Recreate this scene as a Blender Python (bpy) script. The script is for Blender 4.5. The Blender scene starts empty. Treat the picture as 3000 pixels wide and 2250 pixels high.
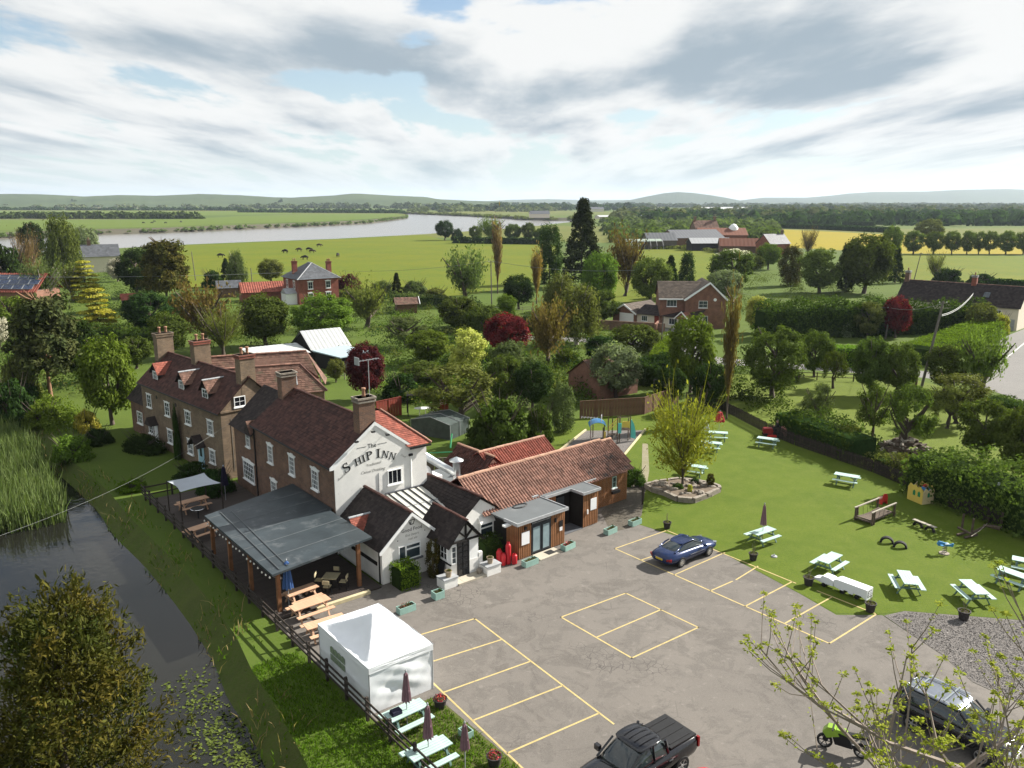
import bpy, math, random
import numpy as np
from mathutils import Vector, Matrix, geometry
random.seed(7); RNG = np.random.default_rng(7)
S = bpy.context.scene
C = S.collection
R = math.radians
# ---------------------------------------------------------------- camera
CAM_H, FPX, HZ = 21.5, 2400.0, 590.0            # metres, focal length in photo pixels, horizon row
PITCH = math.atan((1125-HZ)/FPX)
cam_d = bpy.data.cameras.new('camera'); cam = bpy.data.objects.new('camera', cam_d); C.objects.link(cam)
cam.location = (0, 0, CAM_H); cam.rotation_euler = (math.pi/2-PITCH, 0, 0)
cam_d.sensor_width = 36; cam_d.lens = FPX/3000*36; cam_d.clip_start = .5; cam_d.clip_end = 40000
S.camera = cam
# ---------------------------------------------------------------- world, sun, exposure
SUN_AZ, SUN_EL = 29.0, 33.0                      # degrees: direction towards the sun from +X, and its height
W = bpy.data.worlds.new('World'); S.world = W; W.use_nodes = True
def build_world():
    nt = W.node_tree; N = nt.nodes; L = nt.links; N.clear()
    out = N.new('ShaderNodeOutputWorld')
    def math_(op, a, b=None, c=None, clamp=False):
        n = N.new('ShaderNodeMath'); n.operation = op; n.use_clamp = clamp
        for i, v in enumerate((a, b, c)):
            if v is None: continue
            if isinstance(v, (int, float)): n.inputs[i].default_value = v
            else: L.new(v, n.inputs[i])
        return n.outputs[0]
    sky = N.new('ShaderNodeTexSky'); sky.sky_type = 'NISHITA'; sky.sun_disc = False
    sky.sun_elevation = R(SUN_EL); sky.sun_rotation = R(90-SUN_AZ); sky.altitude = 30
    sky.air_density = 1.0; sky.dust_density = .6; sky.ozone_density = 1.5
    tc = N.new('ShaderNodeTexCoord'); sep = N.new('ShaderNodeSeparateXYZ'); L.new(tc.outputs['Generated'], sep.inputs[0])
    x, y, z = sep.outputs
    zc = math_('ADD', math_('MAXIMUM', z, 0.0), .07)
    # cloud layer: the view direction meets a plane overhead
    px = math_('DIVIDE', x, zc); py = math_('MULTIPLY_ADD', math_('LOGARITHM', zc, 2.718), -2.0, math_('MULTIPLY', y, .3))
    def noise(sx, sy, ox, oy, scale, detail, rough, dist=0.0):
        cb = N.new('ShaderNodeCombineXYZ')
        L.new(math_('MULTIPLY_ADD', px, sx, ox), cb.inputs[0]); L.new(math_('MULTIPLY_ADD', py, sy, oy), cb.inputs[1])
        n = N.new('ShaderNodeTexNoise'); L.new(cb.outputs[0], n.inputs['Vector'])
        n.inputs['Scale'].default_value = scale; n.inputs['Detail'].default_value = detail
        n.inputs['Roughness'].default_value = rough; n.inputs['Distortion'].default_value = dist
        return n.outputs['Fac']
    az = math_('ARCTAN2', x, y); el = math_('ARCSINE', math_('MINIMUM', math_('MAXIMUM', z, -1.0), 1.0))
    def blob(a0, e0, sa, se, w):
        da = math_('DIVIDE', math_('SUBTRACT', az, R(a0)), R(sa)); de = math_('DIVIDE', math_('SUBTRACT', el, R(e0)), R(se))
        q = math_('ADD', math_('MULTIPLY', da, da), math_('MULTIPLY', de, de))
        return math_('MULTIPLY', math_('EXPONENT', math_('MULTIPLY', q, -1.0)), w)
    def total(bl):
        t = None
        for b in bl:
            v = blob(*b); t = v if t is None else math_('ADD', t, v)
        return t
    cov = total([(-4, 13.2, 2.0, 2.2, -.17), (-6.2, 9.9, 1.9, 2.3, -.17), (-11.5, 7.7, 6.5, .8, -.14), (-23, 7.3, 3.5, .55, -.10), (-34, 12.6, 3.2, 2.6, -.2), (6, 13.6, 2.0, 1.6, -.18), (9, 5.6, 5.5, .55, -.10), (32, 8.6, 1.6, 1.2, -.12),
                 (-20, 10.5, 10, 3.2, .12), (16, 10, 11, 4, .16), (-.5, 10.5, 4, 2.6, .08), (29, 11, 7, 5, .12)])
    n1 = noise(1, 1.25, 3.1, 7.7, 1.05, 10, .57, .15)
    n2 = noise(1, 1.25, 3.1, 7.5, 1.05, 6, .52, .15)              # the same field a little higher up: the underside of what stands above
    n3 = noise(1, 1, 11.3, 2.4, 2.2, 7, .62, .2); n4 = noise(1, 1, 5.5, 1.2, 6.5, 5, .6, .1)
    fine = math_('ADD', math_('MULTIPLY', math_('SUBTRACT', n3, .5), .20), math_('MULTIPLY', math_('SUBTRACT', n4, .5), .09))
    dens = math_('ADD', math_('ADD', n1, cov), fine)
    cover = N.new('ShaderNodeMapRange'); cover.interpolation_type = 'SMOOTHSTEP'; L.new(dens, cover.inputs[0])
    cover.inputs[1].default_value = .385; cover.inputs[2].default_value = .475
    thick = N.new('ShaderNodeMapRange'); thick.interpolation_type = 'SMOOTHSTEP'
    grey = total([(-25, 9.0, 8, 1.5, .17), (-10.5, 9.2, 5.5, 1.8, .19), (16, 8.8, 8.5, 2.6, .26), (20, 12.5, 7, 3, .17), (28, 5.4, 5, .8, .12), (-11, 6.0, 4, .8, .06), (-3, 8, 3, 1.5, .02), (3, 11, 4, 3, -.12), (30, 11, 4, 4, -.16), (-16, 12.5, 5, 2, -.08), (8, 11.5, 3, 2, -.10)])
    td = math_('ADD', math_('ADD', n2, grey), math_('MULTIPLY', fine, 1.25))
    L.new(td, thick.inputs[0]); thick.inputs[1].default_value = .43; thick.inputs[2].default_value = .76
    cc = N.new('ShaderNodeMix'); cc.data_type = 'RGBA'
    L.new(thick.outputs[0], cc.inputs[0])
    cc.inputs[6].default_value = (.375, .378, .375, 1); cc.inputs[7].default_value = (.155, .19, .218, 1)
    sk = N.new('ShaderNodeVectorMath'); sk.operation = 'SCALE'; L.new(sky.outputs[0], sk.inputs[0]); sk.inputs['Scale'].default_value = SKY_K
    # towards the horizon the cloud deck whitens
    hz = N.new('ShaderNodeMapRange'); L.new(z, hz.inputs[0]); hz.inputs[1].default_value = 0.0; hz.inputs[2].default_value = .22
    hz.inputs[3].default_value = .80; hz.inputs[4].default_value = 0.05
    hm = N.new('ShaderNodeMix'); hm.data_type = 'RGBA'; L.new(hz.outputs[0], hm.inputs[0]); L.new(sk.outputs[0], hm.inputs[6]); hm.inputs[7].default_value = (.275, .335, .355, 1)
    fin = N.new('ShaderNodeMix'); fin.data_type = 'RGBA'
    hz2 = N.new('ShaderNodeMapRange'); L.new(z, hz2.inputs[0]); hz2.inputs[1].default_value = 0.0; hz2.inputs[2].default_value = .07; hz2.inputs[3].default_value = .25; hz2.inputs[4].default_value = 1.0
    L.new(math_('MULTIPLY', cover.outputs[0], hz2.outputs[0]), fin.inputs[0]); L.new(hm.outputs[2], fin.inputs[6]); L.new(cc.outputs[2], fin.inputs[7])
    bg = N.new('ShaderNodeBackground'); bg.inputs['Strength'].default_value = WORLD_K
    dv = N.new('ShaderNodeVectorMath'); dv.operation = 'SCALE'; L.new(fin.outputs[2], dv.inputs[0]); dv.inputs['Scale'].default_value = 1/WORLD_K
    L.new(dv.outputs[0], bg.inputs['Color']); L.new(bg.outputs[0], out.inputs['Surface'])
WORLD_K = .10; SKY_K = .055
build_world()
W.cycles.sampling_method = 'MANUAL'; W.cycles.sample_map_resolution = 512
sun_d = bpy.data.lights.new('sun', 'SUN'); sun = bpy.data.objects.new('sun', sun_d); C.objects.link(sun)
sun_d.energy = 5.0; sun_d.angle = R(.5); sun_d.color = (1, .95, .86)
sdir = Vector((math.cos(R(SUN_EL))*math.cos(R(SUN_AZ)), math.cos(R(SUN_EL))*math.sin(R(SUN_AZ)), math.sin(R(SUN_EL))))
sun.rotation_euler = sdir.to_track_quat('Z', 'Y').to_euler(); sun.location = (60, 40, 80)
S.view_settings.view_transform = 'Standard'; S.view_settings.look = 'None'; S.view_settings.gamma = 1; S.view_settings.use_curve_mapping = False
S.view_settings.exposure = 1.3
S.render.engine = 'CYCLES'; S.cycles.use_denoising = True
S.cycles.max_bounces = 5; S.cycles.diffuse_bounces = 2; S.cycles.glossy_bounces = 2; S.cycles.transmission_bounces = 3; S.cycles.volume_bounces = 0
S.cycles.transparent_max_bounces = 6; S.cycles.caustics_reflective = False; S.cycles.caustics_refractive = False
# ---------------------------------------------------------------- measuring from the photograph
_cp, _sp = math.cos(PITCH), math.sin(PITCH)
def G(px, py, z=0.0):
    """the point of the level z seen at photo pixel px, py"""
    x = (px-1500)/FPX; y = -(py-1125)/FPX
    d = (x, _cp+y*_sp, -_sp+y*_cp); t = (CAM_H-z)/-d[2]
    return Vector((d[0]*t, d[1]*t, z))
def pr_y(y, z):
    h = z-CAM_H; return 1125-FPX*(y*_sp+h*_cp)/(y*_cp-h*_sp)
def height_at(base, py):
    lo, hi = -5, 200
    for _ in range(50):
        m = (lo+hi)/2
        if pr_y(base[1], m) > py: lo = m
        else: hi = m
    return lo
def depth_of(p): return p[1]*_cp+(CAM_H-p[2])*_sp
class Frame:
    def __init__(s, o, deg): s.o = Vector((o[0], o[1], 0)); s.a = R(deg); s.deg = deg
    def w(s, u, v, z=0): c, n = math.cos(s.a), math.sin(s.a); return Vector((s.o.x+u*c-v*n, s.o.y+u*n+v*c, z))
PUB = Frame((-10.88, 47.59), 38.5)     # corner of the inn's white gable
EXT = Frame((.384, 46.70), 41.0)       # corner of the timber clad lobby
COT = Frame((-25.52, 64.47), 44.7)     # front door of the long cottage
BAY = Frame((7.06, 48.15), 38.0)
# ---------------------------------------------------------------- objects
def tag(o, label=None, cat=None, group=None, kind=None):
    if label: o['label'] = label
    if cat: o['category'] = cat
    if group: o['group'] = group
    if kind: o['kind'] = kind
    return o
def thing(name, label, cat, loc=(0, 0, 0), rz=0, group=None, scale=None):
    o = bpy.data.objects.new(name, None); C.objects.link(o); o.location = loc; o.rotation_euler = (0, 0, rz)
    o.empty_display_size = .3
    if scale: o.scale = scale
    return tag(o, label, cat, group)
def link(name, me, mat=None, parent=None, loc=None, rot=None, scale=None, kind=None):
    o = bpy.data.objects.new(name, me); C.objects.link(o)
    if parent: o.parent = parent
    if loc is not None: o.location = loc
    if rot is not None: o.rotation_euler = rot
    if scale is not None: o.scale = scale
    if mat is not None:
        if not me.materials: me.materials.append(mat)
        elif me.materials[0] is not mat:
            o.material_slots[0].link = 'OBJECT'; o.material_slots[0].material = mat
    if kind: o['kind'] = kind
    return o
def kids(o): return [c for c in KIDS.get(o, [])] if False else list(o.children)
def dup(root, loc, rz, label=None, cat=None, group=None, scale=None):
    r = root.copy(); C.objects.link(r); r.location = loc; r.rotation_euler = (0, 0, rz)
    if label: r['label'] = label
    if group: r['group'] = group
    if scale: r.scale = scale
    def rec(a, b):
        for ch in list(a.children):
            d = ch.copy(); C.objects.link(d); d.parent = b; rec(ch, d)
    rec(root, r)
    return r
class MB:
    """collects shapes into one mesh"""
    def __init__(s): s.v = []; s.f = []
    def add(s, vs, fs):
        n = len(s.v); s.v += [tuple(p) for p in vs]; s.f += [tuple(i+n for i in f) for f in fs]; return s
    def quad(s, a, b, c, d): return s.add([a, b, c, d], [(0, 1, 2, 3)])
    def tri(s, a, b, c): return s.add([a, b, c], [(0, 1, 2)])
    def box(s, x0, x1, y0, y1, z0, z1):
        return s.add([(x0, y0, z0), (x1, y0, z0), (x1, y1, z0), (x0, y1, z0), (x0, y0, z1), (x1, y0, z1), (x1, y1, z1), (x0, y1, z1)],
                     [(3, 2, 1, 0), (4, 5, 6, 7), (0, 1, 5, 4), (1, 2, 6, 5), (2, 3, 7, 6), (3, 0, 4, 7)])
    def cbox(s, c, size, rot=None):
        M = (rot or Matrix.Identity(3)); hx, hy, hz = (q/2 for q in size); c = Vector(c)
        vs = [c+M@Vector((sx*hx, sy*hy, sz*hz)) for sz in (-1, 1) for sx, sy in ((-1, -1), (1, -1), (1, 1), (-1, 1))]
        return s.add(vs, [(3, 2, 1, 0), (4, 5, 6, 7), (0, 1, 5, 4), (1, 2, 6, 5), (2, 3, 7, 6), (3, 0, 4, 7)])
    def beam(s, a, b, w, h):
        a = Vector(a); b = Vector(b); d = b-a; q = d.to_track_quat('X', 'Z').to_matrix()
        return s.cbox((a+b)/2, (d.length, w, h), q)
    def tube(s, pts, r, n=6, cap=True):
        pts = [Vector(p) for p in pts]; rs = r if isinstance(r, (list, tuple)) else [r]*len(pts); vs = []; fs = []
        for i, p in enumerate(pts):
            d = (pts[min(i+1, len(pts)-1)]-pts[max(i-1, 0)]).normalized()
            u = d.cross(Vector((0, 0, 1))) if abs(d.z) < .95 else d.cross(Vector((1, 0, 0))); u.normalize(); w = d.cross(u)
            for k in range(n):
                a = 2*math.pi*k/n; vs.append(p+(u*math.cos(a)+w*math.sin(a))*rs[i])
        for i in range(len(pts)-1):
            for k in range(n):
                fs.append((i*n+k, i*n+(k+1) % n, (i+1)*n+(k+1) % n, (i+1)*n+k))
        if cap: fs += [tuple(range(n)), tuple(range((len(pts)-1)*n, len(pts)*n))[::-1]]
        return s.add(vs, fs)
    def lathe(s, prof, n=12, c=(0, 0, 0), cap=True):
        vs = []; fs = []
        for r_, z in prof:
            for k in range(n):
                a = 2*math.pi*k/n; vs.append((c[0]+r_*math.cos(a), c[1]+r_*math.sin(a), c[2]+z))
        for i in range(len(prof)-1):
            for k in range(n): fs.append((i*n+k, i*n+(k+1) % n, (i+1)*n+(k+1) % n, (i+1)*n+k))
        if cap: fs += [tuple(range(n))[::-1], tuple(range((len(prof)-1)*n, len(prof)*n))]
        return s.add(vs, fs)
    def prism(s, poly, z0, z1):
        n = len(poly); vs = [(x, y, z0) for x, y in poly]+[(x, y, z1) for x, y in poly]
        return s.add(vs, [tuple(range(n))[::-1], tuple(range(n, 2*n))]+[(k, (k+1) % n, n+(k+1) % n, n+k) for k in range(n)])
    def ext(s, poly, axis, t0, t1):
        """extrude a polygon given in the two other axes along 'x' or 'y'"""
        n = len(poly)
        f = (lambda p, t: (t, p[0], p[1])) if axis == 'x' else (lambda p, t: (p[0], t, p[1]))
        vs = [f(p, t0) for p in poly]+[f(p, t1) for p in poly]
        return s.add(vs, [tuple(range(n)), tuple(range(n, 2*n))[::-1]]+[(k, n+k, n+(k+1) % n, (k+1) % n) for k in range(n)])
    def mesh(s, name, smooth=False):
        me = bpy.data.meshes.new(name); me.from_pydata(s.v, [], s.f); me.update()
        if smooth:
            me.polygons.foreach_set('use_smooth', [True]*len(me.polygons))
        return me
    def build(s, name, mat, parent=None, loc=None, rz=0, smooth=False, kind=None, rot=None):
        return link(name, s.mesh(name, smooth), mat, parent, loc, rot or ((0, 0, rz) if rz else None), kind=kind)
def np_mesh(name, V, F4):
    """mesh from numpy: V (n,3), F4 (m,4) quads"""
    me = bpy.data.meshes.new(name); V = np.asarray(V, np.float32); F4 = np.asarray(F4, np.int32)
    me.vertices.add(len(V)); me.vertices.foreach_set('co', V.ravel())
    k = F4.shape[1]
    me.loops.add(F4.size); me.loops.foreach_set('vertex_index', F4.ravel())
    me.polygons.add(len(F4)); me.polygons.foreach_set('loop_start', np.arange(0, F4.size, k, dtype=np.int32))
    me.update(calc_edges=True); return me
# ---------------------------------------------------------------- materials
MATS = {}
def nodes_of(m): return m.node_tree.nodes, m.node_tree.links
def mat(name, col, rough=.8, var=.15, scale=3.0, bump=0.0, bscale=None, metal=0.0, spec=.3, col2=None, island=0.0, coord='Object', detail=5, stain=None):
    """plain procedural material: base colour broken up by noise (and per piece), optional bump"""
    if name in MATS: return MATS[name]
    m = bpy.data.materials.new(name); m.use_nodes = True; N, L = nodes_of(m); b = N['Principled BSDF']
    tc = N.new('ShaderNodeTexCoord'); co = tc.outputs[coord]
    if coord == 'World':
        pass
    nz = N.new('ShaderNodeTexNoise'); L.new(co, nz.inputs['Vector']); nz.inputs['Scale'].default_value = scale; nz.inputs['Detail'].default_value = detail; nz.inputs['Roughness'].default_value = .62
    mr = N.new('ShaderNodeMapRange'); L.new(nz.outputs['Fac'], mr.inputs[0]); mr.inputs[1].default_value = .3; mr.inputs[2].default_value = .7
    mx = N.new('ShaderNodeMix'); mx.data_type = 'RGBA'; L.new(mr.outputs[0], mx.inputs[0])
    c2 = col2 or tuple(c*(1+var) for c in col); c1 = col if col2 else tuple(c*(1-var) for c in col)
    mx.inputs[6].default_value = (*c1, 1); mx.inputs[7].default_value = (*c2, 1); cur = mx.outputs[2]
    if island:
        ge = N.new('ShaderNodeNewGeometry'); hv = N.new('ShaderNodeHueSaturation'); L.new(cur, hv.inputs['Color'])
        m2 = N.new('ShaderNodeMapRange'); L.new(ge.outputs['Random Per Island'], m2.inputs[0]); m2.inputs[3].default_value = 1-island; m2.inputs[4].default_value = 1+island
        L.new(m2.outputs[0], hv.inputs['Value']); cur = hv.outputs[0]
    if stain:
        n2 = N.new('ShaderNodeTexNoise'); L.new(co, n2.inputs['Vector']); n2.inputs['Scale'].default_value = stain[1]; n2.inputs['Detail'].default_value = 6; n2.inputs['Roughness'].default_value = .7
        m3 = N.new('ShaderNodeMapRange'); L.new(n2.outputs['Fac'], m3.inputs[0]); m3.inputs[1].default_value = stain[2]; m3.inputs[2].default_value = stain[2]+.12
        mx2 = N.new('ShaderNodeMix'); mx2.data_type = 'RGBA'; L.new(m3.outputs[0], mx2.inputs[0]); L.new(cur, mx2.inputs[6]); mx2.inputs[7].default_value = (*stain[0], 1); cur = mx2.outputs[2]
    L.new(cur, b.inputs['Base Color']); b.inputs['Roughness'].default_value = rough; b.inputs['Metallic'].default_value = metal
    b.inputs['Specular IOR Level'].default_value = spec
    if bump:
        nb = N.new('ShaderNodeTexNoise'); L.new(co, nb.inputs['Vector']); nb.inputs['Scale'].default_value = bscale or scale*6; nb.inputs['Detail'].default_value = 4
        bp = N.new('ShaderNodeBump'); bp.inputs['Strength'].default_value = bump; bp.inputs['Distance'].default_value = .03
        L.new(nb.outputs['Fac'], bp.inputs['Height']); L.new(bp.outputs[0], b.inputs['Normal'])
    MATS[name] = m; return m
def brick_mat(name, c1, c2, mortar, bw=.225, bh=.075):
    """brick courses laid along the walls (x+y runs round the corner, z up)"""
    m = bpy.data.materials.new(name); m.use_nodes = True; N, L = nodes_of(m); b = N['Principled BSDF']
    tc = N.new('ShaderNodeTexCoord'); sp = N.new('ShaderNodeSeparateXYZ'); L.new(tc.outputs['Object'], sp.inputs[0])
    ad = N.new('ShaderNodeMath'); ad.operation = 'ADD'; L.new(sp.outputs[0], ad.inputs[0]); L.new(sp.outputs[1], ad.inputs[1])
    cb = N.new('ShaderNodeCombineXYZ'); L.new(ad.outputs[0], cb.inputs[0]); L.new(sp.outputs[2], cb.inputs[1])
    br = N.new('ShaderNodeTexBrick'); L.new(cb.outputs[0], br.inputs['Vector']); br.inputs['Scale'].default_value = 1
    br.inputs['Brick Width'].default_value = bw; br.inputs['Row Height'].default_value = bh; br.inputs['Mortar Size'].default_value = .008
    br.inputs['Color1'].default_value = (*c1, 1); br.inputs['Color2'].default_value = (*c2, 1); br.inputs['Mortar'].default_value = (*mortar, 1)
    nz = N.new('ShaderNodeTexNoise'); L.new(tc.outputs['Object'], nz.inputs['Vector']); nz.inputs['Scale'].default_value = 1.1; nz.inputs['Detail'].default_value = 8; nz.inputs['Roughness'].default_value = .7
    hv = N.new('ShaderNodeHueSaturation'); L.new(br.outputs['Color'], hv.inputs['Color'])
    mr = N.new('ShaderNodeMapRange'); L.new(nz.outputs['Fac'], mr.inputs[0]); mr.inputs[1].default_value = .3; mr.inputs[2].default_value = .7; mr.inputs[3].default_value = .62; mr.inputs[4].default_value = 1.4
    L.new(mr.outputs[0], hv.inputs['Value']); L.new(hv.outputs[0], b.inputs['Base Color']); b.inputs['Roughness'].default_value = .9
    bp = N.new('ShaderNodeBump'); bp.inputs['Strength'].default_value = .5; bp.inputs['Distance'].default_value = .01
    L.new(br.outputs['Fac'], bp.inputs['Height']); bp.invert = True; L.new(bp.outputs[0], b.inputs['Normal'])
    MATS[name] = m; return m
def leaf_mat(name, col, col2=None, trans=.35, var=.35, tint=(1.1, 1.25, .55)):
    """thin foliage: diffuse with light coming through, varied leaf by leaf and tree by tree"""
    if name in MATS: return MATS[name]
    m = bpy.data.materials.new(name); m.use_nodes = True; N, L = nodes_of(m); N.clear()
    out = N.new('ShaderNodeOutputMaterial'); ge = N.new('ShaderNodeNewGeometry'); oi = N.new('ShaderNodeObjectInfo'); tc = N.new('ShaderNodeTexCoord')
    nz = N.new('ShaderNodeTexNoise'); L.new(tc.outputs['Object'], nz.inputs['Vector']); nz.inputs['Scale'].default_value = 3.2; nz.inputs['Detail'].default_value = 2
    mr0 = N.new('ShaderNodeMapRange'); L.new(nz.outputs['Fac'], mr0.inputs[0]); mr0.inputs[1].default_value = .35; mr0.inputs[2].default_value = .65
    mx = N.new('ShaderNodeMix'); mx.data_type = 'RGBA'; L.new(mr0.outputs[0], mx.inputs[0])
    mx.inputs[6].default_value = (*col, 1); mx.inputs[7].default_value = (*(col2 or tuple(c*1.35 for c in col)), 1)
    hv = N.new('ShaderNodeHueSaturation'); L.new(mx.outputs[2], hv.inputs['Color'])
    mr = N.new('ShaderNodeMapRange'); L.new(ge.outputs['Random Per Island'], mr.inputs[0]); mr.inputs[3].default_value = 1-var; mr.inputs[4].default_value = 1+var
    m2 = N.new('ShaderNodeMapRange'); L.new(oi.outputs['Random'], m2.inputs[0]); m2.inputs[3].default_value = .82; m2.inputs[4].default_value = 1.18
    mm = N.new('ShaderNodeMath'); mm.operation = 'MULTIPLY'; L.new(mr.outputs[0], mm.inputs[0]); L.new(m2.outputs[0], mm.inputs[1])
    L.new(mm.outputs[0], hv.inputs['Value'])
    m4 = N.new('ShaderNodeMapRange'); L.new(oi.outputs['Random'], m4.inputs[0]); m4.inputs[3].default_value = .485; m4.inputs[4].default_value = .515
    L.new(m4.outputs[0], hv.inputs['Hue'])
    df = N.new('ShaderNodeBsdfDiffuse'); L.new(hv.outputs[0], df.inputs['Color'])
    tr = N.new('ShaderNodeBsdfTranslucent'); vm = N.new('ShaderNodeVectorMath'); vm.operation = 'MULTIPLY'; L.new(hv.outputs[0], vm.inputs[0]); vm.inputs[1].default_value = tint
    L.new(vm.outputs[0], tr.inputs['Color'])
    ms = N.new('ShaderNodeMixShader'); ms.inputs[0].default_value = trans; L.new(df.outputs[0], ms.inputs[1]); L.new(tr.outputs[0], ms.inputs[2])
    L.new(ms.outputs[0], out.inputs['Surface']); MATS[name] = m; return m
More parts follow.
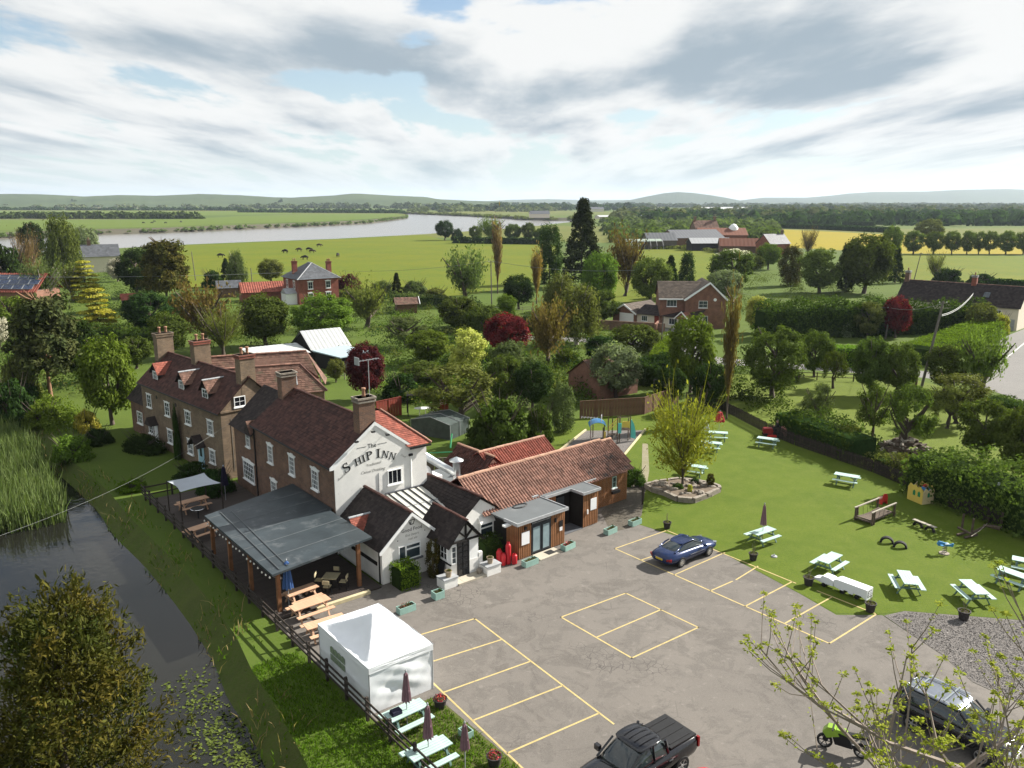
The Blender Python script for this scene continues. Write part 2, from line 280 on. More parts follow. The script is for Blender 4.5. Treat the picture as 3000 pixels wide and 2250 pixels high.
M_ = dict(
    white=mat('white_render', (.72, .71, .68), .85, .07, 1.5, .5, 40, stain=((.45, .44, .40), 2.2, .66)),
    paint=mat('white_paint', (.78, .79, .78), .5, .05, 4), cream=mat('cream_render', (.62, .56, .45), .85, .06, 2),
    glass=mat('window_glass', (.03, .045, .055), .08, .4, 1.2, spec=.8), darkglass=mat('dark_glass', (.012, .014, .018), .12, .3, 2, spec=.6),
    brick=brick_mat('brown_brick', (.17, .084, .048), (.105, .056, .038), (.15, .125, .10)),
    brick2=brick_mat('cottage_brick', (.185, .125, .075), (.125, .085, .055), (.16, .135, .10)),
    redbrick=brick_mat('red_brick', (.24, .058, .034), (.19, .048, .03), (.18, .11, .085)),
    newbrick=brick_mat('orange_brick', (.21, .088, .05), (.17, .07, .045), (.17, .13, .10)),
    tile=mat('plain_clay_tile', (.065, .028, .022), .85, .3, 2.5, island=.4, stain=((.03, .026, .02), 1.2, .60)),
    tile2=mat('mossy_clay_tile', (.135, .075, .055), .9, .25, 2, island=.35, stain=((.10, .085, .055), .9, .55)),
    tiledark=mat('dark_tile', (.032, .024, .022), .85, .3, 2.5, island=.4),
    pantile=mat('pantile', (.235, .125, .092), .8, .24, 1.6, island=.28, stain=((.12, .085, .065), 1.5, .60)),
    pantile2=mat('red_pantile', (.235, .068, .045), .8, .2, 1.6, island=.25), ridge=mat('ridge_tile', (.34, .20, .14), .85, .2, 3, island=.15),
    slate=mat('slate', (.085, .09, .10), .6, .2, 2, island=.2), felt=mat('roof_felt', (.034, .044, .050), .40, .25, .8, .25, 3, stain=((.085, .095, .10), .9, .56)),
    felt2=mat('grey_flat_roof', (.11, .12, .125), .6, .12, .8, stain=((.17, .175, .175), .7, .58)), lead=mat('lead', (.30, .31, .32), .55, .15, 3),
    timber=mat('larch_cladding', (.25, .115, .050), .7, .3, 2.2, .3, 30, island=.42, coord='Object'), oak=mat('oak_post', (.20, .09, .04), .7, .35, 2.5, .3, 20),
    deck=mat('dark_decking', (.06, .048, .042), .8, .25, 3, island=.25), fence=mat('dark_fence_timber', (.035, .027, .022), .85, .3, 4, island=.3),
    fencebrown=mat('brown_fence', (.125, .068, .042), .85, .25, 3, island=.25), fencered=mat('red_stained_fence', (.19, .035, .022), .8, .2, 3, island=.2),
    fencegrey=mat('grey_weathered_fence', (.11, .095, .08), .85, .25, 3, island=.25),
    pinkwood=mat('new_pine', (.50, .31, .20), .7, .15, 3, island=.12), aqua=mat('pale_green_paint', (.34, .46, .42), .6, .14, 3, island=.12),
    aquadark=mat('green_leg_paint', (.10, .17, .15), .6, .2, 3), planter=mat('sage_paint', (.25, .39, .34), .6, .12, 3), soil=mat('soil', (.05, .038, .028), .95, .4, 12, .8, 30),
    tub=mat('dark_tub', (.035, .03, .03), .7, .3, 5), terracotta=mat('terracotta', (.30, .16, .10), .8, .2, 4), stonepot=mat('stone_pot', (.30, .24, .17), .85, .2, 6),
    metal=mat('galvanised_metal', (.55, .58, .60), .32, .15, 2, metal=.85), tin=mat('tin_roof', (.42, .43, .43), .55, .1, 1.2, metal=.2), bluetin=mat('blue_grey_sheet', (.32, .40, .44), .5, .08, 1.5),
    black=mat('black_paint', (.012, .012, .013), .5, .2, 4), blacktimber=mat('black_timber', (.014, .012, .011), .8, .3, 6), iron=mat('dark_iron', (.03, .03, .032), .5, .2, 5, metal=.6),
    rubber=mat('tyre_rubber', (.016, .016, .016), .85, .3, 8), tent=mat('white_canvas', (.74, .76, .78), .6, .03, 2, .25, 2.2), tentwin=mat('clear_tent_window', (.20, .25, .17), .3, .3, 6),
    mauve=mat('mauve_canvas', (.20, .115, .135), .85, .15, 5), blue=mat('blue_canvas', (.05, .115, .29), .8, .15, 5), bluewhite=mat('pale_blue_canvas', (.38, .47, .58), .8, .1, 5), navy=mat('navy_canvas', (.012, .01, .03), .8, .2, 5),
    redc=mat('red_canvas', (.36, .03, .035), .8, .15, 5), sail=mat('grey_shade_sail', (.36, .39, .43), .7, .05, 2), yellow=mat('yellow_plastic', (.62, .47, .10), .5, .05, 2), redp=mat('red_plastic', (.50, .035, .03), .4, .1, 3),
    bluep=mat('blue_plastic', (.055, .21, .42), .4, .08, 3), turq=mat('turquoise_panel', (.09, .43, .43), .45, .08, 3), creamp=mat('cream_plastic', (.62, .52, .30), .5, .06, 3), greenp=mat('green_plastic', (.02, .20, .08), .45, .1, 3),
    log=mat('weathered_log', (.085, .062, .045), .85, .35, 5, .4, 20, island=.2), pale=mat('bleached_timber', (.30, .27, .22), .85, .2, 5), bark=mat('bark', (.075, .058, .045), .9, .35, 6, .6, 20), orangebark=mat('orange_bark', (.19, .105, .06), .9, .3, 6, .5, 20), silverbark=mat('birch_bark', (.32, .29, .25), .8, .4, 9),
    twig=mat('pale_twigs', (.22, .18, .15), .85, .2, 5), stone=mat('rockery_stone', (.23, .20, .165), .9, .3, 4, .6, 14, island=.25), paving=mat('pale_paving', (.40, .36, .29), .85, .1, 2, .2, 20),
    gravel=mat('gravel_piece', (.19, .175, .165), .9, .25, 20, island=.45), bluepaint=mat('metallic_blue', (.012, .026, .085), .18, .2, 1, spec=.7, metal=.35), blackpaint=mat('black_car_paint', (.008, .008, .010), .16, .2, 1, spec=.7),
    carglass=mat('car_glass', (.02, .028, .03), .05, .3, 1, spec=.9), chrome=mat('chrome', (.7, .72, .74), .15, .05, 3, metal=1), alloy=mat('alloy_wheel', (.55, .55, .55), .3, .1, 3, metal=.7), lampred=mat('tail_lamp', (.22, .012, .012), .25, .1, 3),
    plate=mat('yellow_plate', (.55, .40, .03), .5, .05, 3), whiteplate=mat('white_plate', (.75, .75, .75), .5, .05, 3), redcar=mat('red_car_paint', (.5, .02, .035), .2, .1, 1, spec=.6), lime=mat('lime_fairing', (.22, .36, .04), .3, .1, 3), solar=mat('solar_cell', (.012, .028, .075), .15, .2, 2, spec=.8),
    gas=mat('red_gas_bottle', (.42, .018, .025), .4, .15, 4), rust=mat('rust', (.16, .06, .035), .85, .3, 8), skin=mat('skin', (.42, .25, .18), .6, .05, 4), cloth=mat('dark_clothes', (.02, .02, .024), .9, .2, 6), hair=mat('grey_hair', (.12, .10, .085), .9, .2, 10),
    cowblack=mat('black_hide', (.014, .012, .011), .8, .3, 5), cowbrown=mat('brown_hide', (.05, .032, .022), .8, .3, 5), sign=mat('white_sign_board', (.74, .75, .76), .5, .03, 3), ink=mat('black_lettering', (.012, .012, .013), .7, .1, 5), ink2=mat('faded_lettering', (.33, .32, .30), .8, .1, 5),
    bulb=mat('frosted_bulb', (.8, .78, .7), .3, .03, 3), wire=mat('overhead_wire', (.20, .21, .20), .6, .05, 3), pole=mat('grey_pole', (.13, .115, .10), .85, .25, 4), flower=mat('red_flowers', (.35, .02, .03), .7, .3, 20, island=.3), palewood=mat('pale_sleeper', (.46, .40, .25), .85, .15, 4), net=mat('green_fruit_net', (.045, .06, .055), .7, .3, 2))
LF = dict(
    green=leaf_mat('leaf_mid_green', (.066, .090, .020)), fresh=leaf_mat('leaf_fresh_green', (.088, .128, .020)), dark=leaf_mat('leaf_dark_green', (.026, .046, .013)),
    grey=leaf_mat('leaf_grey_green', (.085, .112, .042)), olive=leaf_mat('leaf_olive', (.100, .108, .030)), yellow=leaf_mat('leaf_golden', (.30, .27, .03), (.38, .36, .07)), pale=leaf_mat('leaf_pale_yellow', (.36, .36, .085), (.42, .42, .12)),
    red=leaf_mat('leaf_dark_red', (.095, .018, .022), (.15, .03, .03), tint=(1.4, .7, .6)), plum=leaf_mat('leaf_plum', (.045, .015, .020), (.085, .022, .026), tint=(1.3, .7, .7)), brown=leaf_mat('leaf_bronze', (.125, .098, .035), (.17, .12, .045)),
    orange=leaf_mat('twig_orange', (.19, .115, .045), (.24, .15, .06)), pink=leaf_mat('twig_pink', (.17, .105, .062), (.22, .15, .085)), conifer=leaf_mat('needle_dark', (.019, .030, .010), (.035, .045, .012), trans=.12), conifer2=leaf_mat('needle_olive', (.05, .052, .014), (.085, .070, .018), trans=.15),
    pine=leaf_mat('needle_pine', (.035, .045, .017), (.06, .062, .022), trans=.15), yew=leaf_mat('needle_yew', (.040, .052, .013), (.085, .068, .014), trans=.2), ivy=leaf_mat('leaf_ivy', (.035, .060, .015)), willow=leaf_mat('leaf_willow', (.095, .125, .030)), silver=leaf_mat('leaf_silver', (.15, .18, .095)), blossom=leaf_mat('blossom_white', (.45, .44, .33), tint=(1, 1, .9)),
    reed=leaf_mat('reed_blade', (.10, .155, .052), (.145, .19, .075)), hedge=leaf_mat('leaf_hedge', (.045, .072, .015)), hedgelime=leaf_mat('leaf_box_hedge', (.105, .165, .018)), far=leaf_mat('leaf_far_wood', (.040, .065, .020), (.075, .105, .033), trans=.2), far2=leaf_mat('leaf_far_willow', (.085, .110, .036), (.11, .13, .05), trans=.2), bud=leaf_mat('leaf_young_bud', (.20, .23, .028), (.27, .28, .045)), buff=leaf_mat('dry_grass_blade', (.24, .19, .09)), grass=leaf_mat('grass_blade', (.075, .125, .012)))
# ================================================================ the ground
def ground_mat(name, cols, scales=(.05, .6, 9), mixes=(.5, .35, .25), bump=.35, bscale=25, rough=.95, patches=None, mow=None):
    """grass and earth: three sizes of noise between four colours, in world metres"""
    m = bpy.data.materials.new(name); m.use_nodes = True; N, L = nodes_of(m); b = N['Principled BSDF']
    ge = N.new('ShaderNodeNewGeometry'); pos = ge.outputs['Position']; cur = None
    def nz(s, d=5, r=.6):
        n = N.new('ShaderNodeTexNoise'); L.new(pos, n.inputs['Vector']); n.inputs['Scale'].default_value = s; n.inputs['Detail'].default_value = d; n.inputs['Roughness'].default_value = r; return n.outputs['Fac']
    cur = None
    if patches:
        vo = N.new('ShaderNodeTexVoronoi'); vo.feature = 'F1'; mp = N.new('ShaderNodeMapping'); L.new(pos, mp.inputs['Vector'])
        mp.inputs['Rotation'].default_value = (0, 0, .5); mp.inputs['Scale'].default_value = (1/420, 1/260, 1); L.new(mp.outputs[0], vo.inputs['Vector']); vo.inputs['Scale'].default_value = 1
        sx = N.new('ShaderNodeSeparateColor'); L.new(vo.outputs['Color'], sx.inputs[0]); rp = N.new('ShaderNodeValToRGB'); L.new(sx.outputs[0], rp.inputs[0]); rp.color_ramp.interpolation = 'CONSTANT'
        e = rp.color_ramp.elements; e[0].position = 0; e[0].color = (*patches[0], 1); e[1].position = 1/len(patches); e[1].color = (*patches[1], 1)
        for i, c in enumerate(patches[2:]): q = e.new((i+2)/len(patches)); q.color = (*c, 1)
        # the near ground is plain grass, the plain beyond is a patchwork
        sp = N.new('ShaderNodeSeparateXYZ'); L.new(pos, sp.inputs[0]); mr = N.new('ShaderNodeMapRange'); L.new(sp.outputs[1], mr.inputs[0]); mr.inputs[1].default_value = 330; mr.inputs[2].default_value = 360
        mx = N.new('ShaderNodeMix'); mx.data_type = 'RGBA'; L.new(mr.outputs[0], mx.inputs[0]); mx.inputs[6].default_value = (*cols[0], 1); L.new(rp.outputs[0], mx.inputs[7]); cur = mx.outputs[2]
    for i, s in enumerate(scales):
        mx = N.new('ShaderNodeMix'); mx.data_type = 'RGBA'; mr = N.new('ShaderNodeMapRange'); L.new(nz(s), mr.inputs[0]); mr.inputs[1].default_value = .40; mr.inputs[2].default_value = .64; mr.inputs[4].default_value = mixes[i]
        L.new(mr.outputs[0], mx.inputs[0])
        if cur is None: mx.inputs[6].default_value = (*cols[0], 1)
        else: L.new(cur, mx.inputs[6])
        mx.inputs[7].default_value = (*cols[i+1], 1); cur = mx.outputs[2]
    L.new(cur, b.inputs['Base Color']); b.inputs['Roughness'].default_value = rough; b.inputs['Specular IOR Level'].default_value = .1
    if bump:
        bp = N.new('ShaderNodeBump'); bp.inputs['Strength'].default_value = bump; bp.inputs['Distance'].default_value = .06; L.new(nz(bscale, 3), bp.inputs['Height']); L.new(bp.outputs[0], b.inputs['Normal'])
    return m
GM = dict(
    grass=ground_mat('rough_grass', [(.062, .098, .014), (.085, .115, .020), (.045, .075, .012), (.10, .12, .03)], (.03, .35, 4), patches=[(.075, .105, .022), (.060, .085, .025), (.10, .115, .030), (.15, .125, .075), (.055, .09, .02), (.085, .11, .03), (.12, .12, .03)]),
    lawn=ground_mat('mown_lawn', [(.088, .124, .012), (.064, .100, .010), (.112, .140, .022), (.054, .085, .012)], (.22, .9, 7), (.65, .55, .5), .5, 14),
    bank=ground_mat('bank_grass', [(.060, .092, .014), (.090, .10, .03), (.035, .055, .012), (.10, .085, .045)], (.3, 1.2, 8), (.5, .5, .4), .8, 10),
    orchard=ground_mat('orchard_grass', [(.092, .128, .014), (.11, .145, .018), (.065, .095, .012), (.14, .145, .04)], (.12, .7, 5), (.6, .5, .35), .6, 10),
    meadow=ground_mat('buttercup_meadow', [(.088, .120, .009), (.120, .126, .008), (.068, .104, .010), (.140, .132, .008)], (.012, .05, .5), (.7, .6, .4), .4, 6),
    golden=ground_mat('golden_meadow', [(.24, .185, .012), (.19, .17, .012), (.26, .20, .012), (.14, .15, .012)], (.02, .08, .6), (.5, .4, .35), .3, 6),
    far_green=ground_mat('far_pasture', [(.085, .125, .020), (.105, .135, .022), (.07, .11, .02), (.1, .12, .03)], (.01, .05, .4), (.5, .4, .3), 0),
    fallow=ground_mat('far_fallow', [(.20, .155, .10), (.17, .14, .09), (.22, .17, .11), (.15, .13, .08)], (.01, .05, .4), (.5, .4, .3), 0),
    mud=ground_mat('river_mud', [(.085, .075, .06), (.06, .065, .04), (.10, .085, .065), (.05, .06, .03)], (.05, .3, 1.5), (.6, .6, .4), .3, 4),
    gravel=ground_mat('loose_gravel', [(.175, .16, .15), (.13, .12, .115), (.215, .20, .19), (.09, .085, .08)], (.3, 3, 16), (.4, .5, .7), .9, 18),
    path=ground_mat('worn_path', [(.24, .21, .15), (.17, .165, .09), (.28, .25, .19), (.12, .13, .04)], (.6, 2, 9), (.6, .4, .3), .4, 20),
    road=ground_mat('lane_tarmac', [(.185, .178, .168), (.155, .15, .145), (.21, .20, .19), (.13, .125, .12)], (.15, .8, 9), (.5, .4, .3), .3, 40, .85),
    wet=ground_mat('damp_gravel', [(.085, .072, .055), (.055, .048, .038), (.12, .105, .085), (.16, .15, .13)], (.5, 2.5, 14), (.5, .5, .5), .9, 18),
    verge=ground_mat('worn_grass', [(.075, .098, .016), (.10, .085, .05), (.055, .08, .012), (.12, .10, .065)], (.5, 1.6, 8), (.6, .5, .4), .6, 14))
def tarmac_mat():
    m = bpy.data.materials.new('car_park_tarmac'); m.use_nodes = True; N, L = nodes_of(m); b = N['Principled BSDF']; ge = N.new('ShaderNodeNewGeometry'); pos = ge.outputs['Position']
    def nz(s, d=6, r=.65, dist=0):
        n = N.new('ShaderNodeTexNoise'); L.new(pos, n.inputs['Vector']); n.inputs['Scale'].default_value = s; n.inputs['Detail'].default_value = d; n.inputs['Roughness'].default_value = r; n.inputs['Distortion'].default_value = dist; return n.outputs['Fac']
    def rng(v, a, c, lo=0, hi=1):
        q = N.new('ShaderNodeMapRange'); L.new(v, q.inputs[0]); q.inputs[1].default_value = a; q.inputs[2].default_value = c; q.inputs[3].default_value = lo; q.inputs[4].default_value = hi; return q.outputs[0]
    def mix(f, a, c):
        q = N.new('ShaderNodeMix'); q.data_type = 'RGBA'
        if isinstance(f, float): q.inputs[0].default_value = f
        else: L.new(f, q.inputs[0])
        for i, v in ((6, a), (7, c)):
            if isinstance(v, tuple): q.inputs[i].default_value = (*v, 1)
            else: L.new(v, q.inputs[i])
        return q.outputs[2]
    def mul(a, c):
        q = N.new('ShaderNodeMath'); q.operation = 'MULTIPLY'; L.new(a, q.inputs[0])
        if isinstance(c, float): q.inputs[1].default_value = c
        else: L.new(c, q.inputs[1])
        return q.outputs[0]
    cur = mix(rng(nz(.10, 4), .38, .62), (.142, .127, .112), (.116, .104, .092))
    cur = mix(rng(nz(.75, 9, .72, .6), .50, .57, 0, .75), cur, (.098, .088, .078))       # worn binder, ragged edges
    cur = mix(rng(nz(1.9, 8, .7, .4), .58, .66, 0, .5), cur, (.20, .182, .162))          # lighter wear
    cur = mix(rng(nz(.33, 8, .75, 1.2), .54, .60, 0, .6), cur, (.078, .069, .060))      # dark oil and old patches
    # crazed areas: cracks from cells, only where a broad mask allows
    vo = N.new('ShaderNodeTexVoronoi'); vo.feature = 'DISTANCE_TO_EDGE'; L.new(pos, vo.inputs['Vector']); vo.inputs['Scale'].default_value = 2.6
    cur = mix(mul(rng(vo.outputs[0], 0, .05, 1, 0), rng(nz(.16, 3), .57, .64)), cur, (.045, .04, .036))
    v2 = N.new('ShaderNodeTexVoronoi'); v2.feature = 'DISTANCE_TO_EDGE'; L.new(pos, v2.inputs['Vector']); v2.inputs['Scale'].default_value = .17
    cur = mix(mul(rng(v2.outputs[0], 0, .004, .5, 0), rng(nz(.4, 3), .52, .58)), cur, (.05, .045, .04))
    cur = mix(rng(nz(22, 3), .35, .7, 0, .35), cur, (.20, .185, .17))
    L.new(cur, b.inputs['Base Color']); b.inputs['Roughness'].default_value = .88; b.inputs['Specular IOR Level'].default_value = .25
    bp = N.new('ShaderNodeBump'); bp.inputs['Strength'].default_value = .4; bp.inputs['Distance'].default_value = .02; L.new(nz(30, 4), bp.inputs['Height']); L.new(bp.outputs[0], b.inputs['Normal'])
    return m
GM['tarmac'] = tarmac_mat()
def water_mat(name, col, rough, bscale, bstr, stretch=(1, 1, 1)):
    m = bpy.data.materials.new(name); m.use_nodes = True; N, L = nodes_of(m); b = N['Principled BSDF']; ge = N.new('ShaderNodeNewGeometry')
    b.inputs['Base Color'].default_value = (*col, 1); b.inputs['Roughness'].default_value = rough; b.inputs['IOR'].default_value = 1.33; b.inputs['Specular IOR Level'].default_value = .5
    mp = N.new('ShaderNodeMapping'); L.new(ge.outputs['Position'], mp.inputs['Vector']); mp.inputs['Scale'].default_value = stretch
    nz = N.new('ShaderNodeTexNoise'); L.new(mp.outputs[0], nz.inputs['Vector']); nz.inputs['Scale'].default_value = bscale; nz.inputs['Detail'].default_value = 3
    n2 = N.new('ShaderNodeTexNoise'); L.new(mp.outputs[0], n2.inputs['Vector']); n2.inputs['Scale'].default_value = bscale*.06; n2.inputs['Detail'].default_value = 3
    mr = N.new('ShaderNodeMapRange'); L.new(n2.outputs['Fac'], mr.inputs[0]); mr.inputs[1].default_value = .4; mr.inputs[2].default_value = .65; mr.inputs[3].default_value = bstr*.15; mr.inputs[4].default_value = bstr
    bp = N.new('ShaderNodeBump'); bp.inputs['Distance'].default_value = .05; L.new(mr.outputs[0], bp.inputs['Strength']); L.new(nz.outputs['Fac'], bp.inputs['Height']); L.new(bp.outputs[0], b.inputs['Normal'])
    return m
RIVER = water_mat('river_water', (.16, .15, .14), .22, .35, .35, (1, .4, 1)); CANAL = water_mat('canal_water', (.011, .011, .009), .04, 2.2, .35, (1, 1, 1))
# outlines
CW, CB = -.85, 0.0
canal_r = [(-98, 136), (-75, 108), (-55.7, 86.4), (-46, 75.3), (-38, 65.3), (-33.5, 60.4), (-31.1, 57.5), (-27.6, 52.9), (-23.9, 48.5), (-20.4, 44.3), (-17.3, 40.3), (-15, 37), (-13.3, 34), (-11.6, 31.5), (-10, 28.9), (-6, 22.2), (-2, 15.5), (2, 9)]
def offset(pl, d):
    out = []
    for i, p in enumerate(pl):
        a = Vector(pl[max(i-1, 0)]); b = Vector(pl[min(i+1, len(pl)-1)]); t = (b-a).normalized(); nrm = Vector((-t.y, t.x))
        out.append((p[0]+nrm.x*d, p[1]+nrm.y*d))
    return out
canal_top = offset(canal_r, 1.25); canal_l = offset(canal_r, -15.5); canal_ltop = offset(canal_r, -17)
near_px = [(-700, 800), (-300, 768), (0, 745), (298, 730), (508, 718), (750, 708), (971, 700), (1242, 686), (1450, 672), (1570, 662), (1650, 653), (1720, 646)]
far_px = [(1720, 643), (1650, 647.5), (1536, 645), (1429, 637), (1276, 630), (1185, 627), (1120, 625.5), (1150, 629), (1192, 635), (1188, 641), (1073, 656), (917, 664), (700, 673), (475, 683), (288, 688), (0, 700), (-300, 713), (-700, 730)]
near_top = [G(*p, 0) for p in near_px]
far_water = [G(*p, -4) for p in far_px]
far_top = []
for i, p in enumerate(far_water):
    k = 1+9/p.length
    if 5 <= i <= 8: k = 1.002
    far_top.append(Vector((p.x*k, p.y*k, 0)))
river_hole = [(p.x, p.y) for p in near_top]+[(p.x, p.y) for p in far_top]
def inside(p, poly):
    x, y = p; c = False; j = len(poly)-1
    for i in range(len(poly)):
        xi, yi = poly[i]; xj, yj = poly[j]
        if (yi > y) != (yj > y) and x < (xj-xi)*(y-yi)/(yj-yi)+xi: c = not c
        j = i
    return c
canal_hole = canal_top+canal_ltop[::-1]
def sheet(name, poly, z, m, parent=None, holes=(), kind='structure', label=None):
    vs = [Vector(p[:2]) for p in poly]; ed = [(i, (i+1) % len(poly)) for i in range(len(poly))]
    for h in holes:
        n = len(vs); vs += [Vector(p) for p in h]; ed += [(n+i, n+(i+1) % len(h)) for i in range(len(h))]
    r = geometry.delaunay_2d_cdt(vs, ed, [], 0, 1e-4); V, F = r[0], r[2]; keep = []
    pp = [tuple(p[:2]) for p in poly]
    for f in F:
        c = sum((V[i] for i in f), Vector((0, 0)))/len(f)
        if inside(c, pp) and not any(inside(c, h) for h in holes):
            a, b_, c_ = (V[i] for i in f[:3])
            keep.append(tuple(f) if (b_-a).cross(c_-a) > 0 else tuple(f)[::-1])
    me = bpy.data.meshes.new(name); me.from_pydata([(v.x, v.y, z) for v in V], [], keep); me.update()
    return link(name, me, m, parent, kind=kind)
def pxs(*pts, z=0.0): return [tuple(G(*p, z)[:2]) for p in pts]
sheet('ground', [(-14000, -300), (14000, -300), (14000, 16000), (-14000, 16000)], 0, GM['grass'], holes=[canal_hole, river_hole])
def strip(name, A, za, B, zb, m, parent=None, rows=3, jit=.15):
    mb = MB(); n = len(A)
    for r_ in range(rows):
        pass
    vs = []; fs = []
    for i in range(n):
        for k in range(rows+1):
            t = k/rows; j = jit*(random.random()-.5) if 0 < k < rows else 0
            vs.append((A[i][0]*(1-t)+B[i][0]*t+j, A[i][1]*(1-t)+B[i][1]*t+j, za*(1-t)+zb*t-(.18*abs(zb-za)*math.sin(math.pi*t))))
    for i in range(n-1):
        for k in range(rows):
            a = i*(rows+1)+k; fs.append((a, a+1, a+rows+2, a+rows+1))
    mb.add(vs, fs); o = mb.build(name, m, parent, smooth=True); o['kind'] = 'structure'; return o
strip('canal_bank', canal_top, 0, offset(canal_r, -.25), CW-.1, GM['bank']); strip('canal_bank', canal_ltop, 0, canal_l, CW-.1, GM['bank'])
strip('river_bank', far_top, 0, far_water, -4.1, GM['mud'], rows=4, jit=1.5)
nb = [(p.x*1.006, p.y*1.006) for p in near_top]; strip('river_bank', near_top, 0, nb, -4.1, GM['mud'], rows=2, jit=.6)
sheet('river', [(p.x*.99, p.y*.99) for p in near_top]+[(p.x*1.001, p.y*1.001) for p in far_water], -4, RIVER)
sheet('canal', offset(canal_r, .5)+offset(canal_r, -16.2)[::-1], CW, CANAL)
sheet('meadow', pxs((380, 760), (508, 720), (750, 710), (971, 702), (1242, 688), (1300, 703), (1590, 708), (1640, 722), (1600, 820), (1400, 860), (1150, 885), (900, 860), (640, 858), (500, 830), (400, 800)), .03, GM['meadow'])
sheet('field', pxs((1870, 727), (2080, 727), (2130, 790), (2040, 860), (1880, 890), (1760, 880), (1750, 800)), .03, GM['meadow'])
sheet('field', pxs((2200, 668), (2620, 688), (3150, 713), (3150, 746), (2640, 743), (2250, 722)), .03, GM['golden'])
sheet('field', pxs((2560, 744), (3150, 753), (3150, 845), (2640, 822), (2540, 800)), .03, GM['meadow'])
sheet('field', pxs((-200, 646), (300, 645), (580, 640), (700, 633), (900, 628.5), (1160, 626.5), (1182, 633), (1080, 641), (900, 650), (700, 654), (470, 664), (280, 668), (0, 674), (-200, 680)), .06, GM['far_green'])
sheet('field', pxs((-200, 619), (700, 619), (1000, 622), (700, 630), (560, 632), (-200, 628)), .06, GM['far_green'])
sheet('field', pxs((-150, 603.5), (120, 603.5), (130, 608), (-150, 608)), .06, GM['fallow']); sheet('field', pxs((190, 605), (385, 605), (390, 613), (190, 613)), .06, GM['fallow'])
sheet('field', pxs((2320, 622), (2680, 622), (2700, 626), (2300, 626)), .06, GM['far_green'])
sheet('orchard', pxs((2000, 1100), (2360, 1092), (2660, 1108), (2990, 1185), (3200, 1260), (3200, 1600), (2850, 1505), (2680, 1425), (2420, 1325), (2250, 1265), (2115, 1190)), .006, GM['orchard'])
sheet('lawn', pxs((1862, 1534), (1950, 1560), (2060, 1590), (2200, 1662), (2350, 1742), (2445, 1796), (2570, 1800), (2650, 1790), (2800, 1802), (3300, 1840), (3300, 1660), (2850, 1510), (2680, 1430), (2420, 1330), (2250, 1270), (2110, 1195), (1990, 1172), (1890, 1213), (1700, 1222), (1560, 1275), (1560, 1330), (1790, 1420), (1835, 1475)), .008, GM['lawn'])
# car park: tarmac, painted bays, gravel
park = [tuple(PUB.w(-3.5, -28)[:2]), tuple(PUB.w(-3.5, -16.4)[:2]), tuple(PUB.w(-6.5, -16.4)[:2]), tuple(PUB.w(-6.5, -5.6)[:2]), tuple(PUB.w(0, -5.4)[:2]), tuple(PUB.w(9.5, -3)[:2])]+pxs((1640, 1500), (1835, 1470), (1862, 1534), (1950, 1562), (2060, 1592), (2200, 1664), (2350, 1744), (2450, 1802), (2585, 1803), (2700, 1880), (2760, 1920), (2850, 2000), (3050, 2090), (3300, 2200))+[(26, 18), (10, 14)]
car_park = sheet('car_park', park, .014, GM['tarmac'])
def bay_paint():
    m = mat('bay_paint', (.42, .33, .14), .8, .15, 3, stain=((.22, .18, .12), 5, .58)); return m
BAYP = bay_paint()
def pline(a, b, w=.09, z=.019):
    A = G(*a, z); B = G(*b, z); d = (B-A).normalized(); n = Vector((-d.y, d.x, 0))*w/2; A -= d*w/2; B += d*w/2
    MB().quad(A-n, B-n, B+n, A+n).build('bay_line', BAYP, car_park)
for a, b in [((1801.6, 1607), (2430, 1885)), ((1953.4, 1553.8), (2330, 1708)), ((2395, 1731), (2568, 1799)), ((1801.6, 1607), (1953.4, 1553.8)), ((1876.7, 1641), (2036, 1589)), ((1975.7, 1684), (2122.7, 1619)), ((2081, 1731), (2145, 1703)), ((2157, 1698), (2220, 1659)),
             ((2183, 1776), (2321, 1704)), ((2301.6, 1825), (2437, 1748.7)), ((2430, 1885), (2568, 1799)),
             ((1833.5, 1737.5), (2046, 1838)), ((2046, 1838), (1851, 1927.6)), ((1851, 1927.6), (1643.7, 1807.8)), ((1643.7, 1807.8), (1833.5, 1737.5)), ((1936, 1786), (1749.5, 1866)),
             ((1391, 1812), (1797, 2120)), ((1391, 1812), (1229.6, 1860)), ((1468, 1874), (1272.5, 1936)), ((1552, 1938), (1303, 2027)), ((1647, 2009), (1387.6, 2109.6)), ((1753, 2090), (1487, 2206)), ((1268, 2000), (1560, 2278))]:
    pline(a, b)
gravel_bed = sheet('gravel', pxs((2590, 1804), (2650, 1791), (2800, 1803), (3300, 1842), (3300, 2200), (3050, 2088), (2850, 1999), (2760, 1919), (2700, 1879)), .020, GM['gravel'])
sheet('worn_ground', [tuple(PUB.w(u, v)[:2]) for u, v in ((-6.9, -28), (-3.5, -28), (-3.5, -16.4), (-6.9, -16.4))], .010, GM['verge'])
sheet('play_gravel', pxs((1610, 1345), (1716, 1262), (1890, 1261), (1812, 1356), (1740, 1420)), .016, GM['gravel'])
sheet('path', pxs((1882, 1300), (1898, 1300), (1902, 1380), (1892, 1440), (1870, 1440), (1880, 1380)), .016, GM['path'])
sheet('path', pxs((1760, 1500), (1835, 1420), (1892, 1425), (1880, 1510), (1858, 1545), (1790, 1560)), .020, GM['wet'])
def ribbon(name, pts, w, z, m):
    P2 = [tuple(p[:2]) for p in pts]; A = offset(P2, w/2); B = offset(P2, -w/2); return sheet(name, A+B[::-1], z, m)
lane = [G(*p) for p in ((1500, 985), (1800, 1000), (1960, 1022), (2100, 1058), (2366, 1074), (2680, 1094), (2860, 1115))]
ribbon('road', lane, 4.6, .012, GM['road'])
